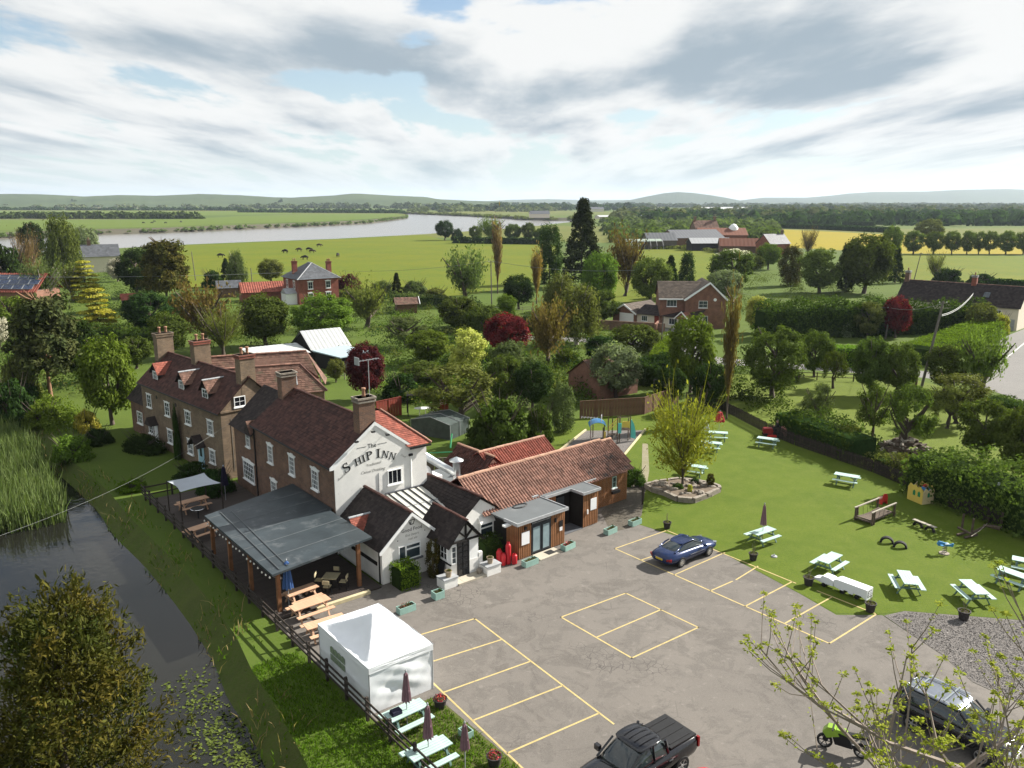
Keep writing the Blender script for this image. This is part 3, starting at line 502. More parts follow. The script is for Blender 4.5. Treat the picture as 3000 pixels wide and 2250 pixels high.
sheet('road', pxs((2790, 1085), (2862, 1095), (2868, 1050), (2905, 1008), (2960, 980), (3060, 940), (3250, 900), (3250, 1150), (3080, 1190), (2985, 1172), (2880, 1136), (2790, 1115)), .016, GM['road'])
sheet('road', pxs((1925, 962), (1985, 962), (2060, 1000), (2060, 1040), (1945, 1028)), .016, GM['road'])
MB().quad(*[G(*p, .021) for p in ((2885, 1100), (2888, 1100), (3052, 965), (3050, 962))]).build('road_line', mat('road_paint', (.5, .5, .48), .8, .1, 3), None, kind='structure')
# ================================================================ foliage
def quads_at(P, Nn, size, rng, asp=1.0, T=None, zk=1.0):
    """one leaf card per point P, facing Nn, given half sizes"""
    n = len(P); Nn = Nn/np.maximum(np.linalg.norm(Nn, axis=1, keepdims=True), 1e-6)
    if T is None: T = rng.normal(size=(n, 3))
    T = T-Nn*np.sum(T*Nn, axis=1, keepdims=True); T /= np.maximum(np.linalg.norm(T, axis=1, keepdims=True), 1e-6); B = np.cross(Nn, T)
    s = (size*rng.uniform(.6, 1.35, n))[:, None] if np.isscalar(size) else size[:, None]
    T = T*[1, 1, zk]; B = B*[1, 1, zk]; V = np.empty((n, 4, 3)); V[:, 0] = P-T*s*asp; V[:, 1] = P-B*s*.62; V[:, 2] = P+T*s*asp; V[:, 3] = P+B*s*.62
    return V.reshape(-1, 3)
def cards_mesh(name, V):
    return np_mesh(name, V, np.arange(len(V)).reshape(-1, 4))
def crown(name, shape, nc, lp, leaf, seed, cs=.26, gap=0.0):
    """a crown in unit size: radius about 1, height 0..1 (z) of clumps of leaves"""
    rng = np.random.default_rng(seed); cen = []
    tries = 0
    while len(cen) < nc and tries < 60000:
        tries += 1
        a = rng.uniform(0, 2*np.pi)
        if shape == 'round':
            d = rng.normal(size=3); d /= np.linalg.norm(d); r = rng.uniform(.45, 1)**.5; p = d*r*np.array([.82, .82, .40]); p[2] = .56+p[2]*(1.0 if p[2] > 0 else 1.0)
        elif shape == 'dome':
            d = rng.normal(size=3); d /= np.linalg.norm(d); d[2] = abs(d[2]); r = rng.uniform(.4, 1)**.5; p = d*r*np.array([.85, .85, .88]); p[2] += .04
        elif shape == 'cone':
            z = rng.uniform(.04, .97); rr = (1-z)**.75*.92*rng.uniform(.55, 1); p = np.array([rr*np.cos(a), rr*np.sin(a), z])
        elif shape == 'column':
            z = rng.uniform(.05, .95); rr = .8*np.sin(np.pi*(z*.8+.14))**.6*rng.uniform(.5, 1); p = np.array([rr*np.cos(a), rr*np.sin(a), z])
        elif shape == 'spread':
            z = rng.uniform(.35, .93); rr = .9*np.sqrt(max(0, 1-((z-.55)/.45)**2))*rng.uniform(.35, 1); p = np.array([rr*np.cos(a), rr*np.sin(a), z])
        elif shape == 'tier':
            k = rng.integers(0, 9); z = .10+.1*k; rr = (1-z)**.8*rng.uniform(.15, 1); p = np.array([rr*np.cos(a+k), rr*np.sin(a+k), z-.05*rr])
        elif shape == 'pine':
            z = rng.uniform(.30, .95); rr = (.95-.55*z)*rng.uniform(.35, 1); p = np.array([rr*np.cos(a), rr*np.sin(a), z])
        elif shape == 'weep':
            z = rng.uniform(.30, .95); rr = .85*np.sqrt(max(0, 1-((z-.35)/.62)**2))*rng.uniform(.4, 1); p = np.array([rr*np.cos(a), rr*np.sin(a), z])
        cen.append(p)
    cen = np.array(cen); w = rng.uniform(.65, 1.25, len(cen))
    cnt = rng.poisson(lp*w); idx = np.repeat(np.arange(len(cen)), cnt); n = len(idx)
    d = rng.normal(size=(n, 3)); d /= np.linalg.norm(d, axis=1, keepdims=True); rad = (rng.uniform(0, 1, n)**.4)*cs*w[idx]
    sq = {'tier': np.array([1.3, 1.3, .16]), 'pine': np.array([1.1, 1.1, .35]), 'cone': np.array([1, 1, .32]), 'weep': np.array([.75, .75, .6]), 'column': np.array([.9, .9, .5])}.get(shape, np.array([1, 1, .62 if shape == 'dome' else .42]))
    P = cen[idx]+d*rad[:, None]*sq
    if shape == 'weep': P[:, 2] -= rng.uniform(0, 1, n)**1.6*.42*np.minimum(1, P[:, 2]*1.3)
    P[:, 2] = np.maximum(P[:, 2], .012)
    axis = np.array([0, 0, .45]); out = (P-axis); out[:, 2] *= 1.2
    Nn = d*.8+out*.7+rng.normal(size=(n, 3))*.55+np.array([0, 0, .35])
    T = None
    if shape in ('weep',): T = np.tile(np.array([0, 0, -1.0]), (n, 1))+rng.normal(size=(n, 3))*.35
    asp = 1.5 if shape in ('weep', 'pine') else (1.3 if shape in ('cone', 'tier') else 1.0)
    return cards_mesh(name, quads_at(P, Nn, leaf, rng, asp, T, {'dome': .9, 'cone': .25, 'column': .28, 'tier': .35}.get(shape, .45)))
def twigs(name, shape, n, seed, w=.010, leafn=0, leaf=.03, up=.8):
    """a bare or budding crown of fine shoots, unit size"""
    rng = np.random.default_rng(seed); Vs = []
    for i in range(n):
        a = rng.uniform(0, 2*np.pi); t0 = rng.uniform(.12, .55); r0 = rng.uniform(0, .25)*t0*1.2
        p0 = np.array([r0*np.cos(a), r0*np.sin(a), t0])
        if shape == 'poplar': L_ = rng.uniform(.25, .5); sp = rng.uniform(.15, .6)
        else: L_ = rng.uniform(.3, .6); sp = rng.uniform(.3, 1.5)
        a2 = a+rng.normal()*.4; d = np.array([np.cos(a2)*sp, np.sin(a2)*sp, up]); d /= np.linalg.norm(d)
        p1 = p0+d*L_*np.array([1.5, 1.5, 1]); k = 1/max(1e-3, max(1.0, np.hypot(p1[0], p1[1])/.95)); p1[:2] *= k; p1[2] = min(p1[2], 1)
        for q0, q1, ww in ((p0, p1, w),)+tuple((p0+(p1-p0)*f, p0+(p1-p0)*f+(d+rng.normal(size=3)*.45)*L_*.45, w*.7) for f in (.45, .65, .8)):
            s = np.cross(q1-q0, rng.normal(size=3)); s /= max(np.linalg.norm(s), 1e-6); s *= ww
            Vs.append(np.array([q0-s, q0+s, q1+s*.4, q1-s*.4]))
    V = np.concatenate(Vs)
    if leafn:
        ends = V.reshape(-1, 4, 3)[:, 2:].mean(1); mids = V.reshape(-1, 4, 3).mean(1); pool = np.concatenate([ends, mids]); P = pool[rng.integers(0, len(pool), leafn)]+rng.normal(size=(leafn, 3))*.035
        V = np.concatenate([V, quads_at(P, rng.normal(size=(leafn, 3))+np.array([0, 0, .6]), leaf, rng)])
    return cards_mesh(name, V)
def trunk_mesh(name, seed, h=.55, r=.05, limbs=6, spread=.6, lean=.03, up=.35):
    rng = random.Random(seed); mb = MB(); pts = [(0, 0, -.01)]; x = y = 0
    for k in range(1, 6):
        x += rng.uniform(-lean, lean); y += rng.uniform(-lean, lean); pts.append((x, y, h*k/5))
    mb.tube(pts, [r*1.35, r, r*.88, r*.75, r*.6, r*.35], 7)
    for i in range(limbs):
        k = rng.randint(2, 5); a = rng.uniform(0, 6.28); p = Vector(pts[k]); q = p+Vector((math.cos(a)*spread*.5, math.sin(a)*spread*.5, up*.45)); e = q+Vector((math.cos(a)*spread*.4, math.sin(a)*spread*.4, up*.55))
        mb.tube([p, q, e], [r*.5, r*.32, r*.12], 5)
    return mb.mesh(name, True)
CR = dict(
    round=[crown('crown_round', 'round', 120, 95, .046, s, .22) for s in (1, 2, 3)], roundbig=[crown('crown_broad', 'round', 170, 90, .034, s, .17) for s in (4, 5)],
    dome=[crown('crown_bush', 'dome', 70, 85, .055, s, .24) for s in (6, 7)], cone=[crown('crown_conifer', 'cone', 260, 48, .045, s, .15) for s in (8, 9)],
    column=[crown('crown_column', 'column', 130, 70, .055, s, .24) for s in (10, 11)], spread=[crown('crown_orchard', 'spread', 62, 90, .042, s, .22) for s in (12, 13, 14)],
    tier=[crown('crown_cedar', 'tier', 160, 70, .046, s, .18) for s in (15, 16)], pine=[crown('crown_pine', 'pine', 130, 80, .038, s, .2) for s in (17, 18)],
    weep=[crown('crown_weeping', 'weep', 120, 90, .036, s, .22) for s in (19, 20)], loose=[twigs('crown_loose', 'spread', 170, s, .006, 2600, .036) for s in (21, 22)],
    poplar=[twigs('crown_poplar', 'poplar', 210, s, .007, 900, .04, 1.3) for s in (23, 24)], bare=[twigs('crown_bare', 'spread', 240, s, .006, 900, .028) for s in (25, 26)],
    fardot=[crown('crown_small', 'round', 26, 26, .15, s, .30) for s in (27, 28)])
TK = dict(std=[trunk_mesh('trunk_std', s, .6, .06, 7, .55) for s in (1, 2)], tall=[trunk_mesh('trunk_tall', 3, .92, .035, 10, .4, .012, .12)], low=[trunk_mesh('trunk_low', s, .5, .085, 7, .9, .05, .45) for s in (4, 5)], bole=[trunk_mesh('trunk_bole', 8, .85, .035, 0)], multi=[trunk_mesh('trunk_multi', 6, .3, .06, 11, 1.0, .02, .8)])
TRUNK_OF = dict(round='std', roundbig='std', dome='multi', cone='bole', column='bole', spread='low', tier='bole', pine='tall', weep='std', loose='low', poplar='tall', bare='multi', fardot='std')
NAME_OF = dict(cone='conifer_tree', tier='cedar_tree', pine='pine_tree', dome='garden_bush', spread='orchard_tree', poplar='poplar_tree', weep='weeping_tree', column='columnar_tree')
_tn = [0]
def plant(kind, leaf, base, rx, h, label, cat='tree', group=None, name=None, bark='bark', ry=None, core=None):
    """a tree at base: crown and trunk stretched to radius rx and height h"""
    _tn[0] += 1; i = _tn[0]; nm = name or NAME_OF.get(kind, 'broadleaf_tree')
    if cat == 'bush' and not name: nm = 'garden_bush'
    rz = random.uniform(0, 6.28)
    t = thing(nm, label, cat, base, rz, group, (rx, ry or rx, h))
    link('crown', CR[kind][i % len(CR[kind])], LF[leaf] if leaf in LF else M_[leaf], t)
    tk = TK[TRUNK_OF[kind]]; link('trunk', tk[i % len(tk)], M_[bark], t)
    return t
def tree_px(kind, leaf, cx, by, top, wpx, label, cat='tree', **k):
    base = G(cx, by); h = height_at(base, top); rx = wpx/2*depth_of((base.x, base.y, h*.5))/FPX
    return plant(kind, leaf, base, rx*1.06, h*1.03, label, cat, **k)
def hedge_mesh(name, pts, w, h, leaf, seed, dens=26, hvar=.12, core_name=None):
    """a hedge along pts: leaf cards on its sides and top, and a solid dark core added inside to block light"""
    rng = np.random.default_rng(seed); P = []; Nn = []; pts = [np.array(p[:2]) for p in pts]
    core = MB()
    for a, b in zip(pts[:-1], pts[1:]):
        d = b-a; L_ = np.linalg.norm(d); d = d/L_; nrm = np.array([-d[1], d[0]]); area = L_*(2*h+w)+2*w*h*.5; n = int(area*dens); u = rng.uniform(-.02, 1.02, n)*L_
        q = rng.uniform(0, 2*h+w, n); side = np.where(q < h, 0, np.where(q < h+w, 1, 2))
        hh = h*(1+hvar*(np.sin(u*.9+a[0])*.5+np.sin(u*2.3+a[1])*.3+rng.normal(size=n)*.25))
        off = np.where(side == 0, -w/2, np.where(side == 2, w/2, (q-h)-w/2)); z = np.where(side == 0, q/h*hh, np.where(side == 2, (q-h-w)/h*hh, hh))
        off = off*(1+.10*rng.normal(size=n))*np.where(z > .85*h, .9, 1)
        p = np.stack([a[0]+d[0]*u+nrm[0]*off, a[1]+d[1]*u+nrm[1]*off, z+rng.normal(size=n)*.04*h*.3], 1)
        nn = np.where((side == 1)[:, None], np.array([0, 0, 1.0]), np.sign(off)[:, None]*np.array([nrm[0], nrm[1], .25]))
        P.append(p); Nn.append(nn+rng.normal(size=(n, 3))*.5)
        A = a-d*.02; ww = w*.36
        c0 = [a+nrm*ww, a-nrm*ww, b-nrm*ww, b+nrm*ww]; core.prism([tuple(c) for c in c0], 0, h*.82)  # unseen solid filler added within the leaves to stop light passing through
    P = np.concatenate(P); P[:, 2] = np.maximum(P[:, 2], .02)
    return cards_mesh(name, quads_at(P, np.concatenate(Nn), leaf, rng)), core
def hedge(name, pts, w, h, leafmat, leaf, label, seed, dens=26, cat='hedge', group=None, hvar=.12):
    c = sum((Vector((p[0], p[1], 0)) for p in pts), Vector((0, 0, 0)))/len(pts)
    t = thing(name, label, cat, c, 0, group); lp = [(p[0]-c.x, p[1]-c.y) for p in pts]
    me, core = hedge_mesh('leaves', lp, w, h, leaf, seed, dens, hvar)
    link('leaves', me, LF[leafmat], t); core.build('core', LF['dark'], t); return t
# ================================================================ buildings
def V3(*a): return Vector(a)
def roof(parent, A, B, Cc, D, m, tw=.26, ch=.22, style='plain', name='roof_tiles', lift=.035, seed=0):
    """a tiled slope: eave A-B, ridge D-C; every tile a piece of its own, overlapping the course below"""
    A, B, Cc, D = map(Vector, (A, B, Cc, D)); n = (B-A).cross(D-A).normalized(); rng = random.Random(seed+int(A.x*7+B.y*3))
    if n.z < 0: n = -n; A, B, Cc, D = B, A, D, Cc
    W_ = ((B-A).length+(Cc-D).length)/2; H_ = ((D-A).length+(Cc-B).length)/2; nc = max(2, round(W_/tw)); nr = max(2, round(H_/ch)); mb = MB()
    def pt(s, t, l): a = A.lerp(B, s); d = D.lerp(Cc, s); return a.lerp(d, t)+n*l
    mb.quad(pt(0, 0, -.02), pt(1, 0, -.02), pt(1, 1, -.02), pt(0, 1, -.02))
    for r_ in range(nr):
        t0 = r_/nr; t1 = min(1, (r_+1.12)/nr)
        for c in range(-1 if (style == 'plain' and r_ % 2) else 0, nc):
            o = .5 if (style == 'plain' and r_ % 2) else 0
            s0 = max(0, (c+o)/nc); s1 = min(1, (c+o+1)/nc)
            if s1-s0 < .15/nc: continue
            j = rng.uniform(-.006, .008)
            if style == 'plain':
                g = .03*(s1-s0); s0 += g; s1 -= g; l0 = lift+j; l1 = lift*.35+j
                a, b, c2, d = pt(s0, t0, l0), pt(s1, t0, l0), pt(s1, t1, l1), pt(s0, t1, l1)
                mb.add([a, b, c2, d, pt(s0, t0, l0-lift*.8), pt(s1, t0, l0-lift*.8)], [(0, 1, 2, 3), (4, 5, 1, 0)])
            else:
                prof = ((0, .01), (.3, 0), (.5, .055), (.72, .075), (1, .02)); vs = []
                for f, hgt in prof: vs.append(pt(s0+(s1-s0)*f, t0, hgt+lift+j))
                for f, hgt in prof: vs.append(pt(s0+(s1-s0)*f, t1, hgt+lift*.3+j))
                for f, hgt in prof: vs.append(pt(s0+(s1-s0)*f, t0, hgt*.2))
                mb.add(vs, [(k, k+1, 6+k, 5+k) for k in range(4)]+[(10+k, 11+k, k+1, k) for k in range(4)])
    return mb.build(name, m, parent, kind='stuff')
def ridge(parent, a, b, m, r=.12, step=.42, name='ridge_tiles'):
    a, b = Vector(a), Vector(b); n = max(1, round((b-a).length/step)); mb = MB(); d = (b-a)/n; t = d.normalized(); s = t.cross(Vector((0, 0, 1))).normalized()
    for k in range(n):
        p = a+d*k; q = a+d*(k+.97); z = random.uniform(-.008, .012); vs = []
        for e in (p, q):
            for ang in (-100, -50, 0, 50, 100): vs.append(e+s*math.sin(R(ang))*r+Vector((0, 0, math.cos(R(ang))*r*.8+z)))
        mb.add(vs, [(i, i+1, 6+i, 5+i) for i in range(4)]+[(0, 1, 2, 3, 4), (9, 8, 7, 6, 5)])
    return mb.build(name, m, parent, kind='stuff')
def window(parent, p, face, w, h, cols=2, rows=2, fr=.06, sill=True, lintel=None, frame='paint', pane='glass', sash=False, name='window', arch=0, lintel_mat='paint'):
    """a window on a wall: frame with glazing bars, pane and sill; p is the middle of its foot, face the way it looks"""
    mb = MB(); hw = w/2
    mb.box(-hw, -hw+fr, -.06, .01, 0, h); mb.box(hw-fr, hw, -.06, .01, 0, h); mb.box(-hw+fr, hw-fr, -.06, .01, 0, fr); mb.box(-hw+fr, hw-fr, -.06, .01, h-fr, h)
    bw = .026
    for k in range(1, cols):
        x = -hw+w*k/cols; mb.box(x-bw/2, x+bw/2, -.045, -.012, fr, h-fr)
    for k in range(1, rows):
        z = h*k/rows; t = bw*(1.6 if sash and k == rows//2 else 1); mb.box(-hw+fr, hw-fr, -.043, -.014, z-t/2, z+t/2)
    f = mb.build(name, M_[frame], parent, p, R(face))
    MB().box(-hw+fr*.5, hw-fr*.5, -.02, -.004, fr*.5, h-fr*.5).build('pane', M_[pane], f)
    if sill: MB().box(-hw-.07, hw+.07, -.13, .01, -.09, -.003).build('sill', M_['paint'], f)
    if lintel:
        k = hw+.14; q = MB(); q.ext([(-k, h+.03), (-hw-.02, h+.003), (hw+.02, h+.003), (k, h+.03), (k+.05, h+lintel*.75), (k*.45, h+lintel*.8), (k*.25, h+lintel*1.15), (-k*.25, h+lintel*1.15), (-k*.45, h+lintel*.8), (-k-.05, h+lintel*.75)], 'y', -.05, .01); q.build('lintel', M_[lintel_mat], f)
    return f
def chimney(parent, x, y, z0, z1, sx, sy, m='brick', pots=2, name='chimney', potmat='terracotta', along='x', cap='stonepot'):
    mb = MB().box(x-sx/2, x+sx/2, y-sy/2, y+sy/2, z0, z1); o = mb.build(name, M_[m], parent)
    q = MB().box(x-sx/2-.06, x+sx/2+.06, y-sy/2-.06, y+sy/2+.06, z1-.32, z1-.2); q.box(x-sx/2-.09, x+sx/2+.09, y-sy/2-.09, y+sy/2+.09, z1-.12, z1); q.build('cap', M_[m if cap is None else cap], o)
    for k in range(pots):
        f = (k+.5)/pots-.5; cx, cy = (x+f*sx*.8, y) if along == 'x' else (x, y+f*sy*.8)
        MB().lathe([(.13, 0), (.11, .12), (.10, .42), (.14, .45), (.14, .55), (.09, .55)], 10, (cx, cy, z1)).build('pot', M_[potmat], o, smooth=True)
    return o
def text_mesh(s, size, ext=.004, shear=0.0, spacing=1.0):
    cu = bpy.data.curves.new('txt', 'FONT'); cu.body = s; cu.size = size; cu.extrude = ext; cu.align_x = 'CENTER'; cu.shear = shear; cu.space_character = spacing; cu.resolution_u = 2
    o = bpy.data.objects.new('txt', cu); C.objects.link(o); dg = bpy.context.evaluated_depsgraph_get(); me = bpy.data.meshes.new_from_object(o.evaluated_get(dg)); bpy.data.objects.remove(o); bpy.data.curves.remove(cu); me.materials.clear(); return me
def serif(ch):
    """capital letters with serifs in a unit box, as polygons in the wall plane"""
    P = []; rect = lambda x0, x1, z0, z1: P.append([(x0, z0), (x1, z0), (x1, z1), (x0, z1)]); w = .62
    def stem(x, t=.15, sw=.34, top=True, bot=True):
        rect(x-t/2, x+t/2, 0, 1)
        if bot: rect(x-sw/2, x+sw/2, 0, .065)
        if top: rect(x-sw/2, x+sw/2, .935, 1)
    def curve(pts, wd):
        n = len(pts); A = []; B = []
        for i in range(n):
            a = Vector(pts[max(i-1, 0)]); b = Vector(pts[min(i+1, n-1)]); t = (b-a).normalized(); k = wd[i]/2; A.append((pts[i][0]-t.y*k, pts[i][1]+t.x*k)); B.append((pts[i][0]+t.y*k, pts[i][1]-t.x*k))
        for i in range(n-1): P.append([A[i], B[i], B[i+1], A[i+1]])
    if ch == 'I': stem(.2, .17, .40); w = .4
    elif ch == 'H': stem(.18); stem(.66); rect(.18, .66, .46, .54); w = .84
    elif ch == 'N': stem(.16, .075, .30, True, True); stem(.74, .075, .30, True, False); P.append([(.10, 1), (.26, 1), (.79, 0), (.66, 0)]); w = .9
    elif ch == 'P': stem(.18); pts = [(.18+.42*math.sin(R(a))*1.0, .735-.235*-math.cos(R(a))) for a in range(0, 181, 15)]; curve(pts, [.06+.10*math.sin(R(a)) for a in range(0, 181, 15)]); w = .66
    elif ch == 'S':
        pts = []; wd = []
        for k in range(0, 25):
            a = R(40+k*230/24) if False else 0
        up = [(.33+.20*math.cos(R(a)), .745+.205*math.sin(R(a))) for a in range(35, 271, 20)]; lo = [(.33+.23*math.cos(R(a)), .27+.225*math.sin(R(a))) for a in range(80, -146, -20)]
        pts = up+lo; n = len(pts); wd = [.05+.12*math.sin(math.pi*min(1, max(0, (i/(n-1)))))**1.4 for i in range(n)]; curve(pts, wd); rect(.47, .53, .72, .97); rect(.10, .16, .04, .32); w = .64
    return P, w
def letter_obj(ch, parent, x, z, size, rot, m, y=-.058, wx=1.28):
    P, w = serif(ch); mb = MB()
    for pl in P: mb.ext([(px*size*wx, pz*size) for px, pz in pl], 'y', -.008, 0)
    o = mb.build('letter', m, parent, (x, y, z)); o.rotation_euler = (0, -rot, 0); return w*size*wx
def put_text(parent, s, size, x, y, z, m, shear=0.0, rot=0.0, name='lettering', ext=.004):
    o = link(name, text_mesh(s, size, ext, shear), m, parent, (x, y, z), (math.pi/2, -rot, 0)); return o
def gable_poly(u0, u1, eL, eR, ru, rz): return [(u0, 0), (u1, 0), (u1, eR), (ru, rz), (u0, eL)]
def board_row(parent, p0, p1, z0, z1, m, pitch=.15, w=.105, t=.03, name='board', skip=()):
    """upright cladding boards side by side, each its own piece; shares one mesh"""
    p0, p1 = Vector(p0), Vector(p1); L_ = (p1-p0).length; d = (p1-p0)/L_; n = int(L_/pitch); ang = math.atan2(d.y, d.x); key = (name, w, t)
    if key not in BOARD: BOARD[key] = MB().box(-w/2, w/2, -t, 0, 0, 1).mesh(name)
    for k in range(n):
        s = (k+.5)*L_/n
        if any(a <= s <= b for a, b in skip): continue
        q = p0+d*s; link(name, BOARD[key], m, parent, (q.x, q.y, z0), (0, 0, ang), (1, random.uniform(.8, 1.2), z1-z0))
BOARD = {}
# ---------------------------------------------------------------- the inn
inn = thing('public_house', 'white gabled brick inn with big black lettering on its end wall', 'pub', PUB.o, PUB.a)
MB().ext(gable_poly(0, 5.45, 5.85, 5.85, 2.9, 7.95), 'y', 0, 12.6).build('wall', M_['brick'], inn)
MB().ext([(0, 0), (6.65, 0), (6.65, 6.0), (5.5, 6.0), (2.9, 8.08), (0.02, 5.86)], 'y', -.05, -.002).build('gable_wall', M_['white'], inn)
MB().box(2.9, 6.64, .003, 6.5, 0, 6.0).build('wall', M_['white'], inn)
roof(inn, (-.30, -.06, 5.68), (-.30, 12.65, 5.68), (2.9, 12.65, 8.08), (2.9, -.06, 8.08), M_['tile'], seed=1)
roof(inn, (5.75, -.02, 5.95), (5.75, 12.65, 5.95), (2.9, 12.65, 8.08), (2.9, -.02, 8.08), M_['tile'], seed=2)
ridge(inn, (2.9, 1.0, 8.10), (2.9, 12.0, 8.10), M_['tile'])
roof(inn, (5.2, -.24, 6.03), (6.95, -.24, 6.03), (4.75, 2.44, 8.05), (3.0, 2.44, 8.05), M_['pantile2'], .22, .19, seed=3)
roof(inn, (6.95, -.24, 6.03), (6.95, 6.6, 6.03), (4.75, 6.6, 8.05), (4.75, 2.44, 8.05), M_['tile2'], seed=4)
ridge(inn, (6.95, -.24, 6.08), (4.75, 2.44, 8.10), M_['pantile'], .10, .34)
MB().box(5.3, 6.9, -.30, -.22, 5.86, 5.98).build('gutter', M_['black'], inn)
# lower block at the far end
MB().ext(gable_poly(-.02, 5.3, 5.0, 5.0, 2.7, 7.35), 'y', 12.603, 16.9).build('wall', M_['brick'], inn)
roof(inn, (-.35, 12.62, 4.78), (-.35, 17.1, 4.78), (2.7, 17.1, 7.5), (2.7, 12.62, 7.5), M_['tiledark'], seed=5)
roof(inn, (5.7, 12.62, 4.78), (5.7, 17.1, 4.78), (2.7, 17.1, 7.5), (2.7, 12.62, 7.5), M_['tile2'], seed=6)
gab = MB().ext([(12.75, 4.9), (14.1, 4.9), (13.42, 5.75)], 'x', -.28, .9).build('gablet', M_['tiledark'], inn)
roof(inn, (-.33, 12.7, 4.92), (.9, 12.7, 4.92), (.9, 13.42, 5.8), (-.33, 13.42, 5.8), M_['tile2'], .2, .18, name='gablet_tiles')
MB().tube([(-.33, -.05, 5.62), (-.33, 12.6, 5.62)], .06, 6).build('gutter', M_['black'], inn); MB().tube([(-.07, 12.66, 0), (-.07, 12.66, 5.6)], .05, 6).build('downpipe', M_['black'], inn)
MB().box(-.045, -.003, 0, 12.55, 2.55, 2.68).build('string_course', M_['brick'], inn)
MB().ext([(-.30, 5.52), (-.06, 5.52), (2.9, 7.86), (5.7, 5.80), (5.7, 5.98), (2.9, 8.10), (-.30, 5.70)], 'y', -.10, -.056).build('verge', M_['paint'], inn)
for v, z, w, h in ((9.87, 3.46, .85, 1.28), (6.2, 3.56, .85, 1.28), (2.66, 3.53, .95, 1.28), (9.6, .85, .95, 1.32), (6.2, .85, .95, 1.3), (2.7, .85, .95, 1.3)):
    window(inn, (-.004, v, z), -90, w, h, 4, 4, .055, True, .20, sash=True)
window(inn, (-.025, 14.0, 3.67), -90, .72, 1.28, 3, 4, .05, True, None, sash=True); window(inn, (-.025, 14.25, .95), -90, 2.1, 1.45, 6, 4, .07, True, .2)
window(inn, (4.2, -.054, 3.76), 0, 1.02, .95, 3, 1, .05, True, None, 'paint', 'darkglass')
chimney(inn, 2.52, .52, 7.2, 9.66, 1.12, .80, 'brick', 1, cap='stone'); chimney(inn, 2.5, 12.2, 6.9, 9.35, 1.15, .8, 'brick', 0, cap='stone')
# painted lettering on the gable
x0 = .78
arc = [('S', .70, 5.24, 22, .64), ('H', 1.47, 5.58, 16, .47), ('I', 1.98, 5.73, 13, .48), ('P', 2.25, 5.80, 9, .54), ('I', 2.93, 5.84, -2, .57), ('N', 3.27, 5.80, -16, .46), ('N', 3.78, 5.62, -22, .45)]
for ch, x, z, a, s in arc: letter_obj(ch, inn, x, z-.12, s, R(a), M_['ink'])
put_text(inn, 'The', .40, 2.66, -.054, 6.46, M_['ink']); put_text(inn, 'Traditional', .24, 2.72, -.054, 5.30, M_['ink2'], .35, R(3)); put_text(inn, 'Casual Drinking', .27, 2.66, -.054, 4.86, M_['ink2'], .35)
for a, b in ((1.62, 2.26), (3.06, 3.72)): MB().box(a, b, -.062, -.053, 6.585, 6.605).build('lettering', M_['ink'], inn)
put_text(inn, 'Real Ales', .22, .62, -.054, 4.98, M_['ink2'], .35, R(32)); put_text(inn, 'Food', .20, 4.85, -.054, 5.42, M_['ink2'], .35, R(-30))
for x, z in ((1.45, 7.12), (2.62, 7.55), (3.62, 7.18)):                     # floodlights along the verge
    f = MB().tube([(x, -.05, z), (x-.04, -.40, z+.06)], .02, 5).build('floodlight', M_['black'], inn); MB().cbox((x-.05, -.46, z+.03), (.24, .13, .09)).build('lamp_head', M_['black'], f)
MB().tube([(5.42, -.09, 5.4), (5.42, -.09, 3.2)], .045, 6).build('downpipe', M_['paint'], inn); MB().cbox((5.42, -.1, 5.46), (.26, .14, .14)).build('hopper', M_['black'], inn)
MB().tube([(3.05, -.07, 4.7), (3.05, -.07, 3.4)], .02, 5).build('cable', M_['lead'], inn)
# front room with its own gable
MB().ext(gable_poly(.1, 3.85, 2.3, 2.3, 2.0, 3.85), 'y', -5.45, -.06).build('front_room_wall', M_['white'], inn)
roof(inn, (-.18, -5.72, 2.10), (-.18, -.06, 2.10), (2.0, -.06, 4.02), (2.0, -5.72, 4.02), M_['tiledark'], .22, .19, seed=7); roof(inn, (4.15, -5.72, 2.10), (4.15, -.06, 2.10), (2.0, -.06, 4.02), (2.0, -5.72, 4.02), M_['tiledark'], .22, .19, seed=8)
ridge(inn, (2.0, -5.72, 4.05), (2.0, -.08, 4.05), M_['tile']); MB().ext([(-.20, 1.98), (-.08, 1.98), (2.0, 3.84), (4.05, 2.0), (4.15, 2.0), (4.15, 2.14), (2.0, 4.05), (-.20, 2.14)], 'y', -5.76, -5.72).build('bargeboard', M_['paint'], inn)
MB().ext([(-3.30, 2.2), (-1.4, 2.2), (-2.35, 3.12)], 'x', -.25, 1.1).build('gablet', M_['tiledark'], inn)
roof(inn, (-.30, -3.42, 2.16), (.55, -3.42, 2.16), (1.25, -2.35, 3.2), (-.30, -2.35, 3.2), M_['pantile2'], .16, .13, name='gablet_tiles'); ridge(inn, (-.32, -2.35, 3.22), (1.2, -2.35, 3.22), M_['lead'], .09, .5, 'gablet_ridge')
fw = window(inn, (1.92, -5.456, 1.12), 0, 1.5, .93, 1, 1, .06, False)
q = MB(); q.box(-.30, -.22, -.062, .012, .06, .87); q.box(-.22, .69, -.062, .012, .60, .68); q.build('mullion', M_['paint'], fw); MB().box(-.85, .85, -.15, .01, -.10, -.01).build('sill', M_['slate'], fw)
put_text(inn, 'Good Food', .30, 2.12, -5.456, 2.82, M_['ink']); put_text(inn, 'fine beers', .24, 2.12, -5.456, 2.52, M_['ink2'], .3); put_text(inn, 'real ale', .22, 2.15, -5.456, 2.28, M_['ink2'], .3)
for x, z in ((1.16, 2.42), (3.0, 2.62)): MB().lathe([(.035, 0), (.035, .01)], 8).build('lettering', M_['ink'], inn, (x, -5.452, z), rot=(math.pi/2, 0, 0))
